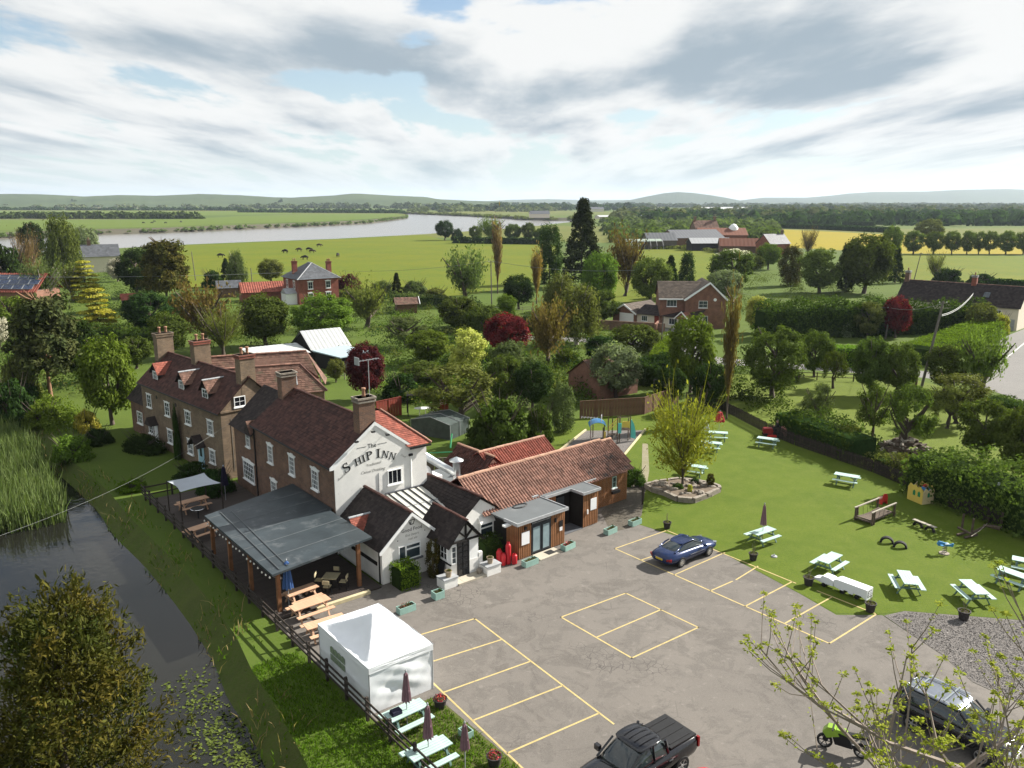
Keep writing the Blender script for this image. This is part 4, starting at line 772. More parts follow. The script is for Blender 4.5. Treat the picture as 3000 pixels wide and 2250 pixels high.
em = MB(); em.ext([(-.22, .10), (-.16, .10), (-.09, -.12), (.09, -.12), (.18, .10), (.22, .10), (.12, -.17), (-.12, -.17)], 'y', -.012, 0); em.ext([(-.22, .10), (.22, .10), (.22, .135), (-.22, .135)], 'y', -.013, 0); em.ext([(-.10, -.10), (-.05, .10), (-.02, .10), (-.03, -.10)], 'y', -.011, 0); em.build('emblem', M_['ink'], inn, (2.12, -5.453, 3.36))
MB().box(.05, .097, -4.9, -1.8, 1.0, 1.22).build('dado_board', M_['blacktimber'], inn); MB().tube([(.06, -5.2, 0), (.06, -5.2, 2.1)], .045, 6).build('downpipe', M_['black'], inn)
# polycarbonate lean-to between the two front roofs
lt = MB(); lt.add([(3.5, -.08, 3.16), (6.3, -.08, 3.16), (6.3, -4.3, 2.62), (3.5, -4.3, 2.62), (3.5, -.08, 3.12), (6.3, -.08, 3.12), (6.3, -4.3, 2.58), (3.5, -4.3, 2.58)], [(0, 3, 2, 1), (4, 5, 6, 7), (3, 7, 6, 2)]); lt.build('sheet_roof', mat('opal_sheet', (.46, .46, .42), .35, .15, 1.2), inn)
for k in range(6):
    x = 3.7+k*.5; MB().beam((x, -.1, 3.20), (x, -4.3, 2.66), .05, .05).build('glazing_bar', M_['blacktimber'], inn)
MB().beam((3.5, -2.2, 2.91), (6.3, -2.2, 2.91), .05, .03).build('glazing_bar', M_['lead'], inn); MB().beam((3.5, -.09, 3.22), (6.3, -.09, 3.22), .1, .06).build('flashing', M_['slate'], inn); MB().box(3.86, 6.2, -4.28, -4.2, 0, 2.56).build('wall', M_['white'], inn)
# porch
MB().box(3.42, 5.42, -7.5, -4.3, 0, .98).build('porch_wall', M_['white'], inn); MB().box(3.44, 5.40, -7.48, -4.3, .98, 2.3).build('porch_wall', M_['paint'], inn)
MB().ext([(3.44, 2.3), (5.40, 2.3), (4.42, 3.40)], 'y', -7.48, -4.3).build('porch_gable', M_['white'], inn); MB().box(3.37, 3.45, -7.53, -4.35, .96, 1.03).build('porch_sill', M_['blacktimber'], inn)
roof(inn, (3.12, -7.78, 2.12), (3.12, -4.2, 2.12), (4.42, -4.2, 3.60), (4.42, -7.78, 3.60), M_['tiledark'], .22, .19, seed=9); roof(inn, (5.72, -7.78, 2.12), (5.72, -4.2, 2.12), (4.42, -4.2, 3.60), (4.42, -7.78, 3.60), M_['tiledark'], .22, .19, seed=10); ridge(inn, (4.42, -7.8, 3.62), (4.42, -4.2, 3.62), M_['tile'], .10)
tr = MB(); y = -7.62
for a, b in (((3.14, y, 2.10), (4.42, y, 3.56)), ((5.70, y, 2.10), (4.42, y, 3.56)), ((3.4, y, 2.36), (5.44, y, 2.36)), ((4.42, y, 2.36), (4.42, y, 3.5)), ((4.42, y, 2.5), (3.95, y, 2.95)), ((4.42, y, 2.5), (4.9, y, 2.95))): tr.beam(a, b, .10, .10)
tr.build('porch_truss', M_['blacktimber'], inn)
dr = MB().box(3.90, 4.66, -7.535, -7.50, .17, 2.30).build('door', M_['darkglass'], inn); fr = MB()
for x0_, x1_ in ((3.86, 3.93), (4.63, 4.70), (4.25, 4.29)): fr.box(x0_, x1_, -7.57, -7.503, .15, 2.32)
for z in (.15, .55, .9, 1.25, 1.6, 1.95, 2.25): fr.box(3.94, 4.62, -7.56, -7.504, z, z+.045)
fr.build('door_frame', M_['black'], inn)
window(inn, (3.64, -7.484, 1.02), 0, .36, 1.1, 1, 3, .05, False); window(inn, (3.436, -6.5, 1.14), -90, 1.35, .86, 4, 2, .06, False, None, 'paint', 'darkglass')
for n_, (a, b, c, d) in enumerate(((2.5, 3.42, -8.22, -7.42), (5.42, 6.42, -8.35, -7.6))): MB().box(a, b, c, d, 0, .55).build('plinth_wall', M_['white'], inn); MB().box(a-.04, b+.04, c-.04, d+.02, .553, .61).build('coping', M_['lead'], inn)
MB().ext([(-7.5, .55), (-7.5, 1.25), (-7.3, 1.25), (-7.3, 0), (-7.5, 0)], 'x', 5.45, 5.7).build('plinth_wall', M_['white'], inn)
MB().add([(5.43, -7.6, .55), (5.65, -7.6, .55), (5.65, -6.0, 1.1), (5.43, -6.0, 1.1), (5.43, -7.6, 0), (5.65, -7.6, 0), (5.65, -6.0, 0), (5.43, -6.0, 0)], [(0, 1, 2, 3), (1, 5, 6, 2), (0, 3, 7, 4), (0, 4, 5, 1)]).build('plinth_wall', M_['white'], inn)
for k in range(5): MB().box(3.44+k*.40, 3.44+k*.40+.39, -8.3, -7.51, .02, .13+.004*(k % 2)).build('paving_slab', M_['paving'], inn)
# second front gable, square with the long annexe
e2 = R(EXT.deg-PUB.deg)
def publoc(u, v, z=0): w = EXT.w(u, v, z); d = w-PUB.o; return Vector((d.x*math.cos(PUB.a)+d.y*math.sin(PUB.a), -d.x*math.sin(PUB.a)+d.y*math.cos(PUB.a), z))
side = MB().ext(gable_poly(-2.6, .72, 2.35, 2.35, -.95, 3.5), 'y', 2.52, 8.2).build('side_room_wall', M_['white'], inn, publoc(0, 0), e2)
def sub(a): return tuple(publoc(*a))
roof(inn, sub((-2.9, 2.35, 2.15)), sub((-2.9, 8.2, 2.15)), sub((-.95, 8.2, 3.68)), sub((-.95, 2.35, 3.68)), M_['tiledark'], .24, .2, seed=11); roof(inn, sub((1.0, 2.35, 2.2)), sub((1.0, 8.2, 2.2)), sub((-.95, 8.2, 3.68)), sub((-.95, 2.35, 3.68)), M_['tiledark'], .24, .2, seed=12); ridge(inn, sub((-.95, 2.35, 3.70)), sub((-.95, 8.1, 3.70)), M_['tile'])
sw = window(inn, sub((-.30, 2.40, .98)), EXT.deg-PUB.deg, 1.55, .92, 1, 1, .06, False); q = MB(); q.box(.22, .30, -.062, .012, .06, .86); q.box(-.72, .22, -.062, .012, .58, .66); q.build('mullion', M_['paint'], sw); MB().box(-.86, .86, -.2, .1, -.1, -.004).build('sill', M_['slate'], sw)
sk = MB(); sk.add([(-.82, -.20, .95), (.82, -.20, .95), (.82, .11, 1.35), (-.82, .11, 1.35), (-.82, .11, .95), (.82, .11, .95)], [(0, 1, 2, 3), (0, 3, 4), (1, 5, 2), (0, 4, 5, 1)]); sk.build('window_hood', M_['white'], sw)
# ---------------------------------------------------------------- the long pantiled annexe with timber clad boxes
ann = thing('annexe', 'long low annexe with orange pantile roof and timber clad front', 'annexe', EXT.o, EXT.a)
MB().ext(gable_poly(2.75, 7.6, 2.3, 2.3, 5.0, 3.95), 'x', .9, 13.0).build('wall', M_['white'], ann)
roof(ann, (-.8, 2.25, 2.36), (12.55, 2.25, 2.36), (12.55, 5.0, 4.15), (-.8, 5.0, 4.15), M_['pantile'], .235, .36, 'pan', seed=13); roof(ann, (-.8, 7.8, 2.30), (12.55, 7.8, 2.30), (12.55, 5.0, 4.15), (-.8, 5.0, 4.15), M_['pantile2'], .4, .5, 'pan', seed=14)
roof(ann, (12.57, 2.9, 2.68), (13.7, 2.9, 2.68), (13.7, 5.0, 4.02), (12.57, 5.0, 4.02), M_['pantile'], .235, .36, 'pan', seed=15); roof(ann, (12.57, 7.8, 2.2), (13.7, 7.8, 2.2), (13.7, 5.0, 4.02), (12.57, 5.0, 4.02), M_['pantile2'], .4, .5, 'pan', seed=16)
roof(ann, (8.9, 2.3, 2.42), (13.35, 2.3, 2.42), (13.0, 3.75, 3.46), (8.9, 3.75, 3.46), mat('weathered_pantile', (.155, .085, .065), .9, .3, 1.4, island=.35, stain=((.06, .05, .045), 1.3, .5)), .235, .36, 'pan', seed=17); MB().ext([(2.3, 2.36), (3.75, 3.40), (3.75, 3.25), (2.3, 2.25)], 'x', 8.86, 8.9).build('verge', M_['blacktimber'], ann)
ridge(ann, (-.8, 5.0, 4.17), (12.5, 5.0, 4.17), M_['ridge'], .14, .45); ridge(ann, (12.6, 5.0, 4.04), (13.7, 5.0, 4.04), M_['ridge'], .13, .45)
core = mat('dark_membrane', (.012, .011, .010), .9, .2, 3)
# lobby box
MB().box(.03, 3.92, .03, 2.9, 0, 2.36).build('lobby_wall', core, ann)
MB().box(-.28, 4.0, -.22, 3.0, 2.37, 2.47).build('flat_roof', M_['felt2'], ann)
for a in ((-.32, 4.04, -.27, -.2), (-.32, -.24, -.2, 1.0), (3.97, 4.04, -.2, 3.0)): MB().box(a[0], a[1], a[2], a[3], 2.33, 2.53).build('roof_trim', M_['lead'], ann)
board_row(ann, (0, 0, 0), (3.95, 0, 0), .05, 2.34, M_['timber'], skip=((1.0, 2.72),)); board_row(ann, (0, 1.1, 0), (0, 0, 0), .05, 2.34, M_['timber'], .15); board_row(ann, (3.95, 0, 0), (3.95, 2.2, 0), .05, 2.34, M_['timber'], .16)
MB().box(1.0, 2.72, -.02, .028, .08, 2.0).build('door_surround', mat('dark_grey_frame', (.03, .036, .042), .5, .1, 3), ann)
for a, b in ((1.10, 1.82), (1.94, 2.62)):
    d = MB().box(a, b, -.05, -.022, .16, 1.9).build('door', MATS['dark_grey_frame'], ann); MB().box(a+.08, b-.08, -.062, -.052, .25, 1.82).build('pane', mat('frosted_door_glass', (.22, .29, .31), .25, .15, 1.5), d)
MB().box(1.02, 2.7, -.055, -.022, 2.04, 2.2).build('fascia_sign', M_['blacktimber'], ann)
for k in range(14): MB().box(1.10+k*.112, 1.17+k*.112, -.065, -.056, 2.08, 2.16).build('fascia_mark', M_['lead'], ann)
MB().box(.22, .86, -.075, -.045, .92, 1.74).build('notice_board', M_['sign'], ann); MB().box(3.42, 3.72, -.075, -.045, 1.28, 1.68).build('notice_board', M_['iron'], ann); MB().box(3.45, 3.69, -.08, -.075, 1.0, 1.25).build('notice', M_['sign'], ann)
wl = MB().cbox((3.05, -.1, 1.85), (.10, .12, .26)).build('wall_lamp', M_['black'], ann); MB().cbox((.5, -.1, 2.0), (.14, .12, .2)).build('wall_lamp', M_['black'], ann)
MB().box(1.0, 2.9, -.95, -.08, .02, .06).build('doorstep', M_['paving'], ann); MB().box(1.9, 2.5, -.75, -.25, .062, .075).build('doormat', M_['rubber'], ann)
hs = MB(); hs.tube([(1.9+.55*math.cos(a*.5), 2.0+.32*math.sin(a*.5)*(1 if a < 13 else .7), 2.50) for a in range(26)], .022, 5); hs.build('hose', M_['black'], ann); MB().box(3.4, 3.9, 2.4, 2.9, 2.47, 2.62).build('roof_box', M_['lead'], ann)
MB().cbox((-.45, .55, 2.25), (.5, .28, .12)).build('bulkhead', M_['paint'], ann)
# porch box with the second flat roof
MB().box(4.08, 6.6, 2.2, 2.7, 0, 2.4).build('recess_wall', core, ann); MB().box(6.65, 8.05, 1.0, 2.7, 0, 2.4).build('store_wall', core, ann)
MB().prism([(4.1, 2.0), (6.5, 2.0), (6.5, .82), (8.12, .82), (8.12, 2.35), (9.3, 2.35), (9.1, 3.4), (4.1, 3.1)], 2.46, 2.55).build('flat_roof', M_['felt2'], ann)
for a, b in (((4.1, 1.98), (6.46, 1.98)), ((6.48, 2.0), (6.48, .82)), ((6.45, .79), (8.15, .79)), ((8.14, .8), (8.14, 2.3)), ((8.1, 2.33), (9.3, 2.33))): MB().beam((*a, 2.50), (*b, 2.50), .06, .18).build('roof_trim', M_['lead'], ann)
board_row(ann, (4.1, 2.18, 0), (5.25, 2.18, 0), .05, 2.42, M_['timber']); board_row(ann, (6.62, .97, 0), (8.08, .97, 0), .05, 2.42, M_['timber']); board_row(ann, (8.08, .97, 0), (8.08, 2.7, 0), .05, 2.42, M_['timber'], .16)
MB().box(5.3, 6.0, 2.12, 2.17, .1, 2.1).build('door', MATS['dark_grey_frame'], ann); MB().box(7.32, 7.9, .91, .935, 1.1, 1.92).build('notice_board', M_['sign'], ann); MB().cbox((7.0, .88, 1.1), (.1, .06, .3)).build('wall_lamp', M_['paint'], ann)
MB().box(4.1, 6.6, .9, 2.1, .01, .05).build('doorstep', M_['slate'], ann)
board_row(ann, (8.6, 2.72, 0), (13.05, 2.72, 0), .05, 2.34, M_['timber'], .145); board_row(ann, (13.08, 2.72, 0), (13.08, 3.9, 0), .05, 2.34, M_['timber'], .16); MB().box(8.5, 13.05, 2.75, 2.9, 0, 2.36).build('store_wall', core, ann)
cw = window(ann, (11.6, 2.68, 1.25), 0, .42, .85, 1, 2, .05, True, None, 'aqua'); MB().box(-.4, .4, -.3, -.12, -.36, -.16).build('window_box', M_['tub'], cw)
# ---------------------------------------------------------------- kitchen block behind
kit = thing('kitchen_block', 'low red pantiled kitchen block behind the long annexe', 'outbuilding', EXT.o, EXT.a)
MB().ext(gable_poly(8.0, 11.9, 2.1, 2.1, 10.0, 3.35), 'x', 5.2, 11.4).build('wall', M_['cream'], kit); roof(kit, (4.9, 7.75, 2.05), (11.5, 7.75, 2.05), (11.5, 10.0, 3.55), (4.9, 10.0, 3.55), M_['pantile2'], .235, .36, 'pan', seed=18); roof(kit, (4.9, 12.2, 2.05), (11.5, 12.2, 2.05), (11.5, 10.0, 3.55), (4.9, 10.0, 3.55), M_['pantile2'], .4, .5, 'pan', seed=19); ridge(kit, (4.9, 10.0, 3.57), (11.5, 10.0, 3.57), M_['ridge'], .13)
MB().ext(gable_poly(4.2, 6.6, 2.1, 2.1, 5.4, 3.2), 'y', 8.9, 13.0).build('wall', M_['cream'], kit); roof(kit, (3.7, 8.7, 1.95), (3.7, 13.1, 1.95), (5.4, 13.1, 3.42), (5.4, 8.7, 3.42), M_['tile'], .235, .34, 'pan', seed=20); roof(kit, (7.0, 8.7, 1.95), (7.0, 13.1, 1.95), (5.4, 13.1, 3.42), (5.4, 8.7, 3.42), M_['pantile2'], .235, .34, 'pan', seed=21); ridge(kit, (5.4, 8.7, 3.44), (5.4, 13.1, 3.44), M_['ridge'], .12)
MB().box(.2, 3.6, 7.9, 12.5, 1.9, 2.05).build('yard_roof', M_['felt2'], kit); MB().box(.3, 3.5, 8.0, 12.4, 0, 1.89).build('wall', M_['brick'], kit)
ep = (1.6, 10.6)
ex = thing('kitchen_extractor', 'shiny metal kitchen extract duct on yard roof beside inn', 'extractor', EXT.w(0, 0), EXT.a)
MB().tube([(.2, 12.6, 4.6), (1.9, 9.8, 3.0), (2.3, 9.2, 2.7)], .27, 12).build('duct', M_['metal'], ex, smooth=True); MB().tube([(2.3, 9.2, 2.05), (2.3, 9.2, 3.6)], .26, 12).build('stack', M_['metal'], ex, smooth=True); MB().lathe([(.05, 3.95), (.52, 3.72), (.52, 3.66), (.2, 3.64)], 16, (2.3, 9.2, 0)).build('cowl', M_['metal'], ex, smooth=True); MB().tube([(2.6, 10.3, 4.3), (3.2, 10.9, 5.1)], .06, 6).build('pipe', M_['greenp'], ex); MB().tube([(.6, 11.9, 3.9), (2.7, 10.2, 4.0)], .04, 6).build('pipe', M_['greenp'], ex)
tk_ = thing('water_tank', 'pale rounded metal tank on the flat roof beside the gable', 'tank', EXT.w(-.6, 9.3, 0), EXT.a); MB().tube([(-.6, 0, 3.15), (.55, .35, 3.15)], .62, 16).build('drum', M_['lead'], tk_, smooth=True); MB().box(.5, 1.3, -.6, .5, 2.3, 3.1).build('fan_unit', M_['paint'], tk_); MB().box(1.3, 1.32, -.45, .0, 2.6, 3.0).build('grille', M_['black'], tk_); MB().box(-.9, 1.5, -.9, .9, 0, 2.3).build('plinth', M_['white'], tk_)
yard = thing('yard_gate', 'grey boarded yard gate with pale rail behind the inn', 'gate', EXT.w(.4, 7.6, 0), EXT.a); board_row(yard, (0, 0, 0), (3.0, .3, 0), 1.2, 2.6, M_['fencegrey'], .16, .14, name='board'); MB().beam((-.2, -.02, 2.7), (3.2, .3, 2.5), .08, .06).build('rail', M_['lead'], yard)
for k, (x, y, s) in enumerate(((1.2, 7.0, .5), (.5, 6.8, .55))): b_ = thing('air_conditioner', ['grey boxed air conditioner by the yard gate', 'white boxed air conditioner left of the grey one'][k], 'air conditioner', EXT.w(x, y+.3, 2.06), EXT.a); MB().box(-s/2, s/2, -.2, .2, 0, .6).build('casing', M_['lead' if k == 0 else 'paint'], b_); MB().box(-s/2+.05, s/2-.05, -.21, -.201, .08, .5).build('grille', M_['black'], b_)
pass
# aerials
def aerial(loc, rz, h, label, n=7, drop=0):
    t = thing('tv_aerial', label, 'aerial', loc, rz); MB().tube([(0, 0, -drop), (0, 0, h)], .022, 6).build('mast', M_['lead'], t); MB().tube([(-.75, 0, h), (.75, 0, h+.04)], .016, 5).build('boom', M_['lead'], t)
    for k in range(n): x = -.7+1.4*k/(n-1); link('element', EL, M_['lead'], t, (x, 0, h+.02), None, (1, .6+.3*(k/n), 1))
    MB().box(-.82, -.78, -.28, .28, h-.22, h+.26).build('reflector', M_['lead'], t)
EL = MB().tube([(0, -.4, 0), (0, .4, 0)], .010, 4).mesh('element')
aerial(PUB.w(2.95, .55, 9.6), R(40), 2.3, 'tall television aerial strapped to the gable chimney')
aerial(EXT.w(13.2, 6.6, 0), R(170), 5.4, 'television aerial on a mast beside the climbing frame')
# ================================================================ the other buildings
def plain_window(parent, p, face, w, h, cols=2, rows=2, **k): return window(parent, p, face, w, h, cols, rows, .055, True, **k)
# ---- long brick cottage with three dormers
cot = thing('cottage', 'long brown brick cottage row with three dormers beside the canal', 'cottage', COT.o, COT.a)
MB().ext(gable_poly(0, 5.0, 5.6, 5.6, 2.5, 7.8), 'y', -4.13, 11.8).build('wall', M_['brick2'], cot)
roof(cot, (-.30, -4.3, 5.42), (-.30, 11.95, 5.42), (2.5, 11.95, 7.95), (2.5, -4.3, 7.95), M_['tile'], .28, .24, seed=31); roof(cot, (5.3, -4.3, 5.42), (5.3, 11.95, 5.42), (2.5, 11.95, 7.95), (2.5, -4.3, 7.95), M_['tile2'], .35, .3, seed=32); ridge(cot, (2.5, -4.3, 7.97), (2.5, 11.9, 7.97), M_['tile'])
MB().box(-.05, 3.0, -4.22, -4.135, 5.42, 5.56).build('string_course', M_['brick2'], cot); MB().tube([(-.32, -4.3, 5.38), (-.32, 11.9, 5.38)], .055, 6).build('gutter', M_['black'], cot)
for v, z, w, h, c in ((10.15, 3.38, .95, 1.2, 2), (6.2, 3.32, .95, 1.2, 2), (2.0, 3.38, 1.05, 1.12, 3), (-2.15, 3.34, 1.0, 1.15, 4), (6.1, .88, 1.0, 1.2, 3), (2.0, .8, 1.05, 1.25, 4), (-2.1, .95, 1.0, 1.1, 4), (10.3, .9, .95, 1.05, 2)): window(cot, (-.004, v, z), -90, w, h, c, 3, .06, True, .09)
dd = MB().box(-.05, -.003, -.55, .45, 0, 1.95).build('door', mat('pale_blue_paint', (.30, .48, .56), .5, .08, 3), cot); MB().box(-.065, -.052, -.25, .15, 1.05, 1.75).build('pane', M_['glass'], dd); MB().box(-.055, -.053, .46, .56, 0, 2.0).build('door_post', M_['paint'], dd)
MB().ext([(-1.0, 2.05), (-.05, 2.95), (.95, 2.05), (.85, 1.98), (-.05, 2.75), (-.9, 1.98)], 'x', -.75, -.003).build('door_hood', M_['tiledark'], cot); MB().ext([(8.5, 2.0), (9.2, 2.75), (9.9, 2.0)], 'x', -.75, -.003).build('door_hood', M_['tiledark'], cot); MB().box(-.05, -.003, 8.8, 9.55, 0, 1.9).build('door', M_['paint'], cot)
for v in (8.4, 4.35): MB().lathe([(.17, 0), (.17, .03)], 12).build('wall_tie', M_['iron'], cot, (-.002, v, 4.6), rot=(0, -math.pi/2, 0))
for k, v in enumerate((9.25, 3.75, -.75)):
    MB().ext([(v-.62, 5.6), (v+.62, 5.6), (v+.62, 6.75), (v, 7.42), (v-.62, 6.75)], 'x', .42, 2.3).build('dormer', M_['tiledark'], cot)
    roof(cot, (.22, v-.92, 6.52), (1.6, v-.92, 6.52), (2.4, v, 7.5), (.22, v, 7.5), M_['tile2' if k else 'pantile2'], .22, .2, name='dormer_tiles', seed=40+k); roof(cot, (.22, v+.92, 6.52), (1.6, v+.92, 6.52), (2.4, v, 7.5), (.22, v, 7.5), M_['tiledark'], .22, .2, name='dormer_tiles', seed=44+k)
    if k: ridge(cot, (.2, v, 7.52), (2.4, v, 7.52), M_['lead'], .10, .5, 'dormer_ridge')
    window(cot, (.414, v, 5.72), -90, .98, 1.05, 2 if k == 2 else 4, 3, .07, True)
chimney(cot, 2.3, 11.6, 7.2, 9.75, 1.5, .85, 'brick2', 2, cap=None); chimney(cot, 2.9, 5.2, 7.0, 9.75, 1.45, .85, 'brick2', 2, cap='redbrick'); chimney(cot, 2.5, -3.72, 5.2, 9.75, 1.25, .85, 'brick2', 2, cap='redbrick')
window(cot, (1.62, -4.136, 5.72), 0, .95, .82, 2, 2, .06, True, None, 'paint', 'darkglass')
for a in (.8, 1.6, 2.4, 3.2): MB().tube([(a, -4.15, .6), (a, -4.15, 4.9)], .012, 4).build('climbing_wire', M_['wire'], cot)
MB().ext(gable_poly(.4, 4.2, 3.3, 3.3, 2.3, 5.2), 'y', 11.803, 16.0).build('side_wing', M_['brick'], cot); roof(cot, (.1, 11.82, 3.12), (.1, 16.2, 3.12), (2.3, 16.2, 5.35), (2.3, 11.82, 5.35), M_['tiledark'], .3, .25, seed=33); roof(cot, (4.5, 11.82, 3.12), (4.5, 16.2, 3.12), (2.3, 16.2, 5.35), (2.3, 11.82, 5.35), M_['tile'], .35, .3, seed=34); window(cot, (.396, 13.9, 1.05), -90, 1.25, 1.15, 3, 3, .07, True)
# rear range of the cottage: two parallel roofs ending in a hip
RW = Frame(G(878, 1066, 7.42)[:2], 22.0)
rr = thing('rear_range', 'double roofed tile range with a hipped end and skylight behind the cottage', 'house', RW.o, RW.a)
MB().box(-8.6, 1.75, -1.75, 4.6, 0, 5.2).build('wall', M_['brick2'], rr); MB().box(1.753, 1.80, -1.7, 1.6, 0, 5.2).build('end_wall', M_['cream'], rr)
roof(rr, (-8.8, -2.0, 5.2), (2.0, -2.0, 5.2), (0, 0, 7.42), (-7.5, 0, 7.42), M_['tile2'], .28, .24, seed=35); roof(rr, (2.0, -2.0, 5.2), (2.0, 2.0, 5.2), (0, 0, 7.42), (0, 0.02, 7.42), M_['tile2'], .28, .24, seed=36); roof(rr, (2.0, 1.9, 5.6), (-8.8, 1.9, 5.6), (-7.5, 0, 7.42), (0, 0, 7.42), M_['tile2'], .35, .3, seed=37)
roof(rr, (-8.8, 1.7, 6.0), (2.0, 1.7, 5.4), (1.1, 3.4, 7.95), (-8.8, 3.4, 7.95), M_['tile2'], .28, .24, seed=38); roof(rr, (2.4, 1.6, 5.0), (3.0, 4.4, 5.0), (1.1, 3.4, 7.95), (1.05, 3.38, 7.95), M_['tile2'], .28, .24, seed=39)
ridge(rr, (-8.0, 0, 7.45), (0, 0, 7.45), M_['pantile']); ridge(rr, (0, 0, 7.45), (2.0, -2.0, 5.25), M_['tile'], .10); ridge(rr, (-8.8, 3.4, 7.97), (1.1, 3.4, 7.97), M_['pantile'])
sl = MB().cbox((-.75, -1.15, 6.25), (.62, 1.05, .10), Matrix.Rotation(R(48), 3, 'X')).build('skylight', M_['lead'], rr); MB().cbox((-.75, -1.17, 6.32), (.46, .86, .03), Matrix.Rotation(R(48), 3, 'X')).build('pane', mat('bright_skylight_glass', (.30, .38, .40), .1, .1, 2, spec=.8), sl)
lowr = thing('garden_store', 'small orange pantiled store roof beyond the inn ridge', 'outbuilding', PUB.w(7.9, 8.5), PUB.a); roof(lowr, (-1.9, -1.6, 2.5), (1.9, -1.6, 2.5), (1.9, .3, 3.6), (-1.9, .3, 3.6), M_['pantile2'], .25, .36, 'pan', seed=50); MB().ext([(-1.5, 0), (.3, 0), (.3, 3.5), (-1.5, 2.45)], 'x', -1.8, 1.8).build('wall', M_['brick'], lowr); ridge(lowr, (-1.9, .3, 3.62), (1.9, .3, 3.62), M_['ridge'])
# ---- red brick house with hipped slate roof
H = Frame(G(878, 893)[:2], 35)
rh = thing('red_brick_house', 'square red brick house with hipped slate roof and two chimneys by meadow', 'house', H.o, H.a)
MB().box(0, 9.0, 0, 9.2, 0, 5.3).build('wall', M_['redbrick'], rh)
E1 = [(-.45, -.45, 5.3), (9.45, -.45, 5.3), (9.45, 9.65, 5.3), (-.45, 9.65, 5.3)]; r1, r2 = (4.5, 3.6, 8.5), (4.5, 5.6, 8.5)
roof(rh, E1[0], E1[1], r1, r1, M_['slate'], .6, .5, seed=61); roof(rh, E1[3], E1[0], r1, r2, M_['slate'], .6, .5, seed=62); roof(rh, E1[1], E1[2], r2, r1, M_['slate'], .6, .5, seed=63); roof(rh, E1[2], E1[3], r2, r2, M_['slate'], .6, .5, seed=64)
ridge(rh, E1[0], r1, M_['lead'], .12, .8); ridge(rh, E1[1], r1, M_['lead'], .12, .8); ridge(rh, r1, r2, M_['lead'], .12, .8)
chimney(rh, 1.3, 5.4, 5.6, 8.9, 1.0, .8, 'redbrick', 2, cap=None); chimney(rh, 8.3, 3.4, 5.6, 8.7, 1.0, .8, 'redbrick', 3, cap=None)
for u, z in ((2.6, 3.2), (6.6, 3.2), (2.6, .8), (6.6, .8)): window(rh, (u, -.006, z), 0, 1.1, 1.55, 2, 2, .08, True, .2)
for v, z in ((2.6, 3.2), (6.8, 3.2), (6.8, .8)): window(rh, (-.006, v, z), -90, 1.1, 1.6, 2, 2, .08, True, .2)
MB().box(-2.4, -.01, 1.2, 4.2, 0, 2.3).build('porch', M_['paint'], rh); MB().ext([(1.0, 2.31), (4.4, 2.31), (2.7, 3.4)], 'x', -2.5, 0).build('porch_roof', M_['lead'], rh)
ow = thing('red_outbuilding', 'low red tiled outbuilding on the left of the red brick house', 'outbuilding', G(775, 880), R(25)); MB().ext(gable_poly(-2.8, 2.8, 2.2, 2.2, 0, 4.0), 'x', -5, 6).build('wall', M_['redbrick'], ow); roof(ow, (-5.2, -3.1, 2.1), (6.2, -3.1, 2.1), (6.2, 0, 4.15), (-5.2, 0, 4.15), M_['pantile2'], .5, .5, 'pan', seed=65); roof(ow, (-5.2, 3.1, 2.1), (6.2, 3.1, 2.1), (6.2, 0, 4.15), (-5.2, 0, 4.15), M_['pantile2'], .6, .6, 'pan', seed=66)
gs = thing('slate_shed', 'grey roofed shed left of the red tiled outbuilding', 'shed', G(672, 868), R(20)); MB().ext(gable_poly(-2.2, 2.2, 2.2, 2.2, 0, 3.6), 'x', -2.6, 2.6).build('wall', M_['brick'], gs); roof(gs, (-2.8, -2.5, 2.1), (2.8, -2.5, 2.1), (2.8, 0, 3.7), (-2.8, 0, 3.7), M_['slate'], .5, .5, seed=67); roof(gs, (-2.8, 2.5, 2.1), (2.8, 2.5, 2.1), (2.8, 0, 3.7), (-2.8, 0, 3.7), M_['slate'], .5, .5, seed=68)
# ---- modern brick house on the right
H = Frame(G(2005, 962)[:2], 0)
mh = thing('modern_brick_house', 'modern orange brick house with white trimmed gable and solar panels', 'house', H.o, R(-4))
MB().ext(gable_poly(0, 6.9, 5.2, 5.2, 4.0, 7.85), 'y', 0, 9.0).build('wall', M_['newbrick'], mh); MB().ext(gable_poly(1.2, 8.2, 5.2, 5.2, 4.6, 7.6), 'x', -4.2, -.003).build('wall', M_['newbrick'], mh)
brt = mat('brown_concrete_tile', (.085, .065, .05), .85, .2, 1.5, island=.25)
roof(mh, (-4.5, .8, 5.0), (.9, .8, 5.0), (3.3, 4.6, 7.75), (-4.5, 4.6, 7.75), brt, .45, .42, seed=71); roof(mh, (-4.5, 8.4, 5.0), (.9, 8.4, 5.0), (3.3, 4.6, 7.75), (-4.5, 4.6, 7.75), brt, .6, .6, seed=72)
roof(mh, (-.3, -.25, 5.0), (-.3, 9.2, 5.0), (4.0, 9.2, 8.0), (4.0, -.25, 8.0), brt, .45, .42, seed=73); roof(mh, (7.2, -.25, 5.0), (7.2, 9.2, 5.0), (4.0, 9.2, 8.0), (4.0, -.25, 8.0), brt, .45, .42, seed=74)
MB().ext([(-.30, 4.8), (-.05, 4.8), (4.0, 7.72), (6.95, 4.85), (7.2, 4.85), (7.2, 5.05), (4.0, 8.05), (-.30, 5.05)], 'y', -.33, -.25).build('bargeboard', M_['paint'], mh); MB().box(-4.5, 0, .70, .80, 4.85, 5.05).build('fascia', M_['paint'], mh)
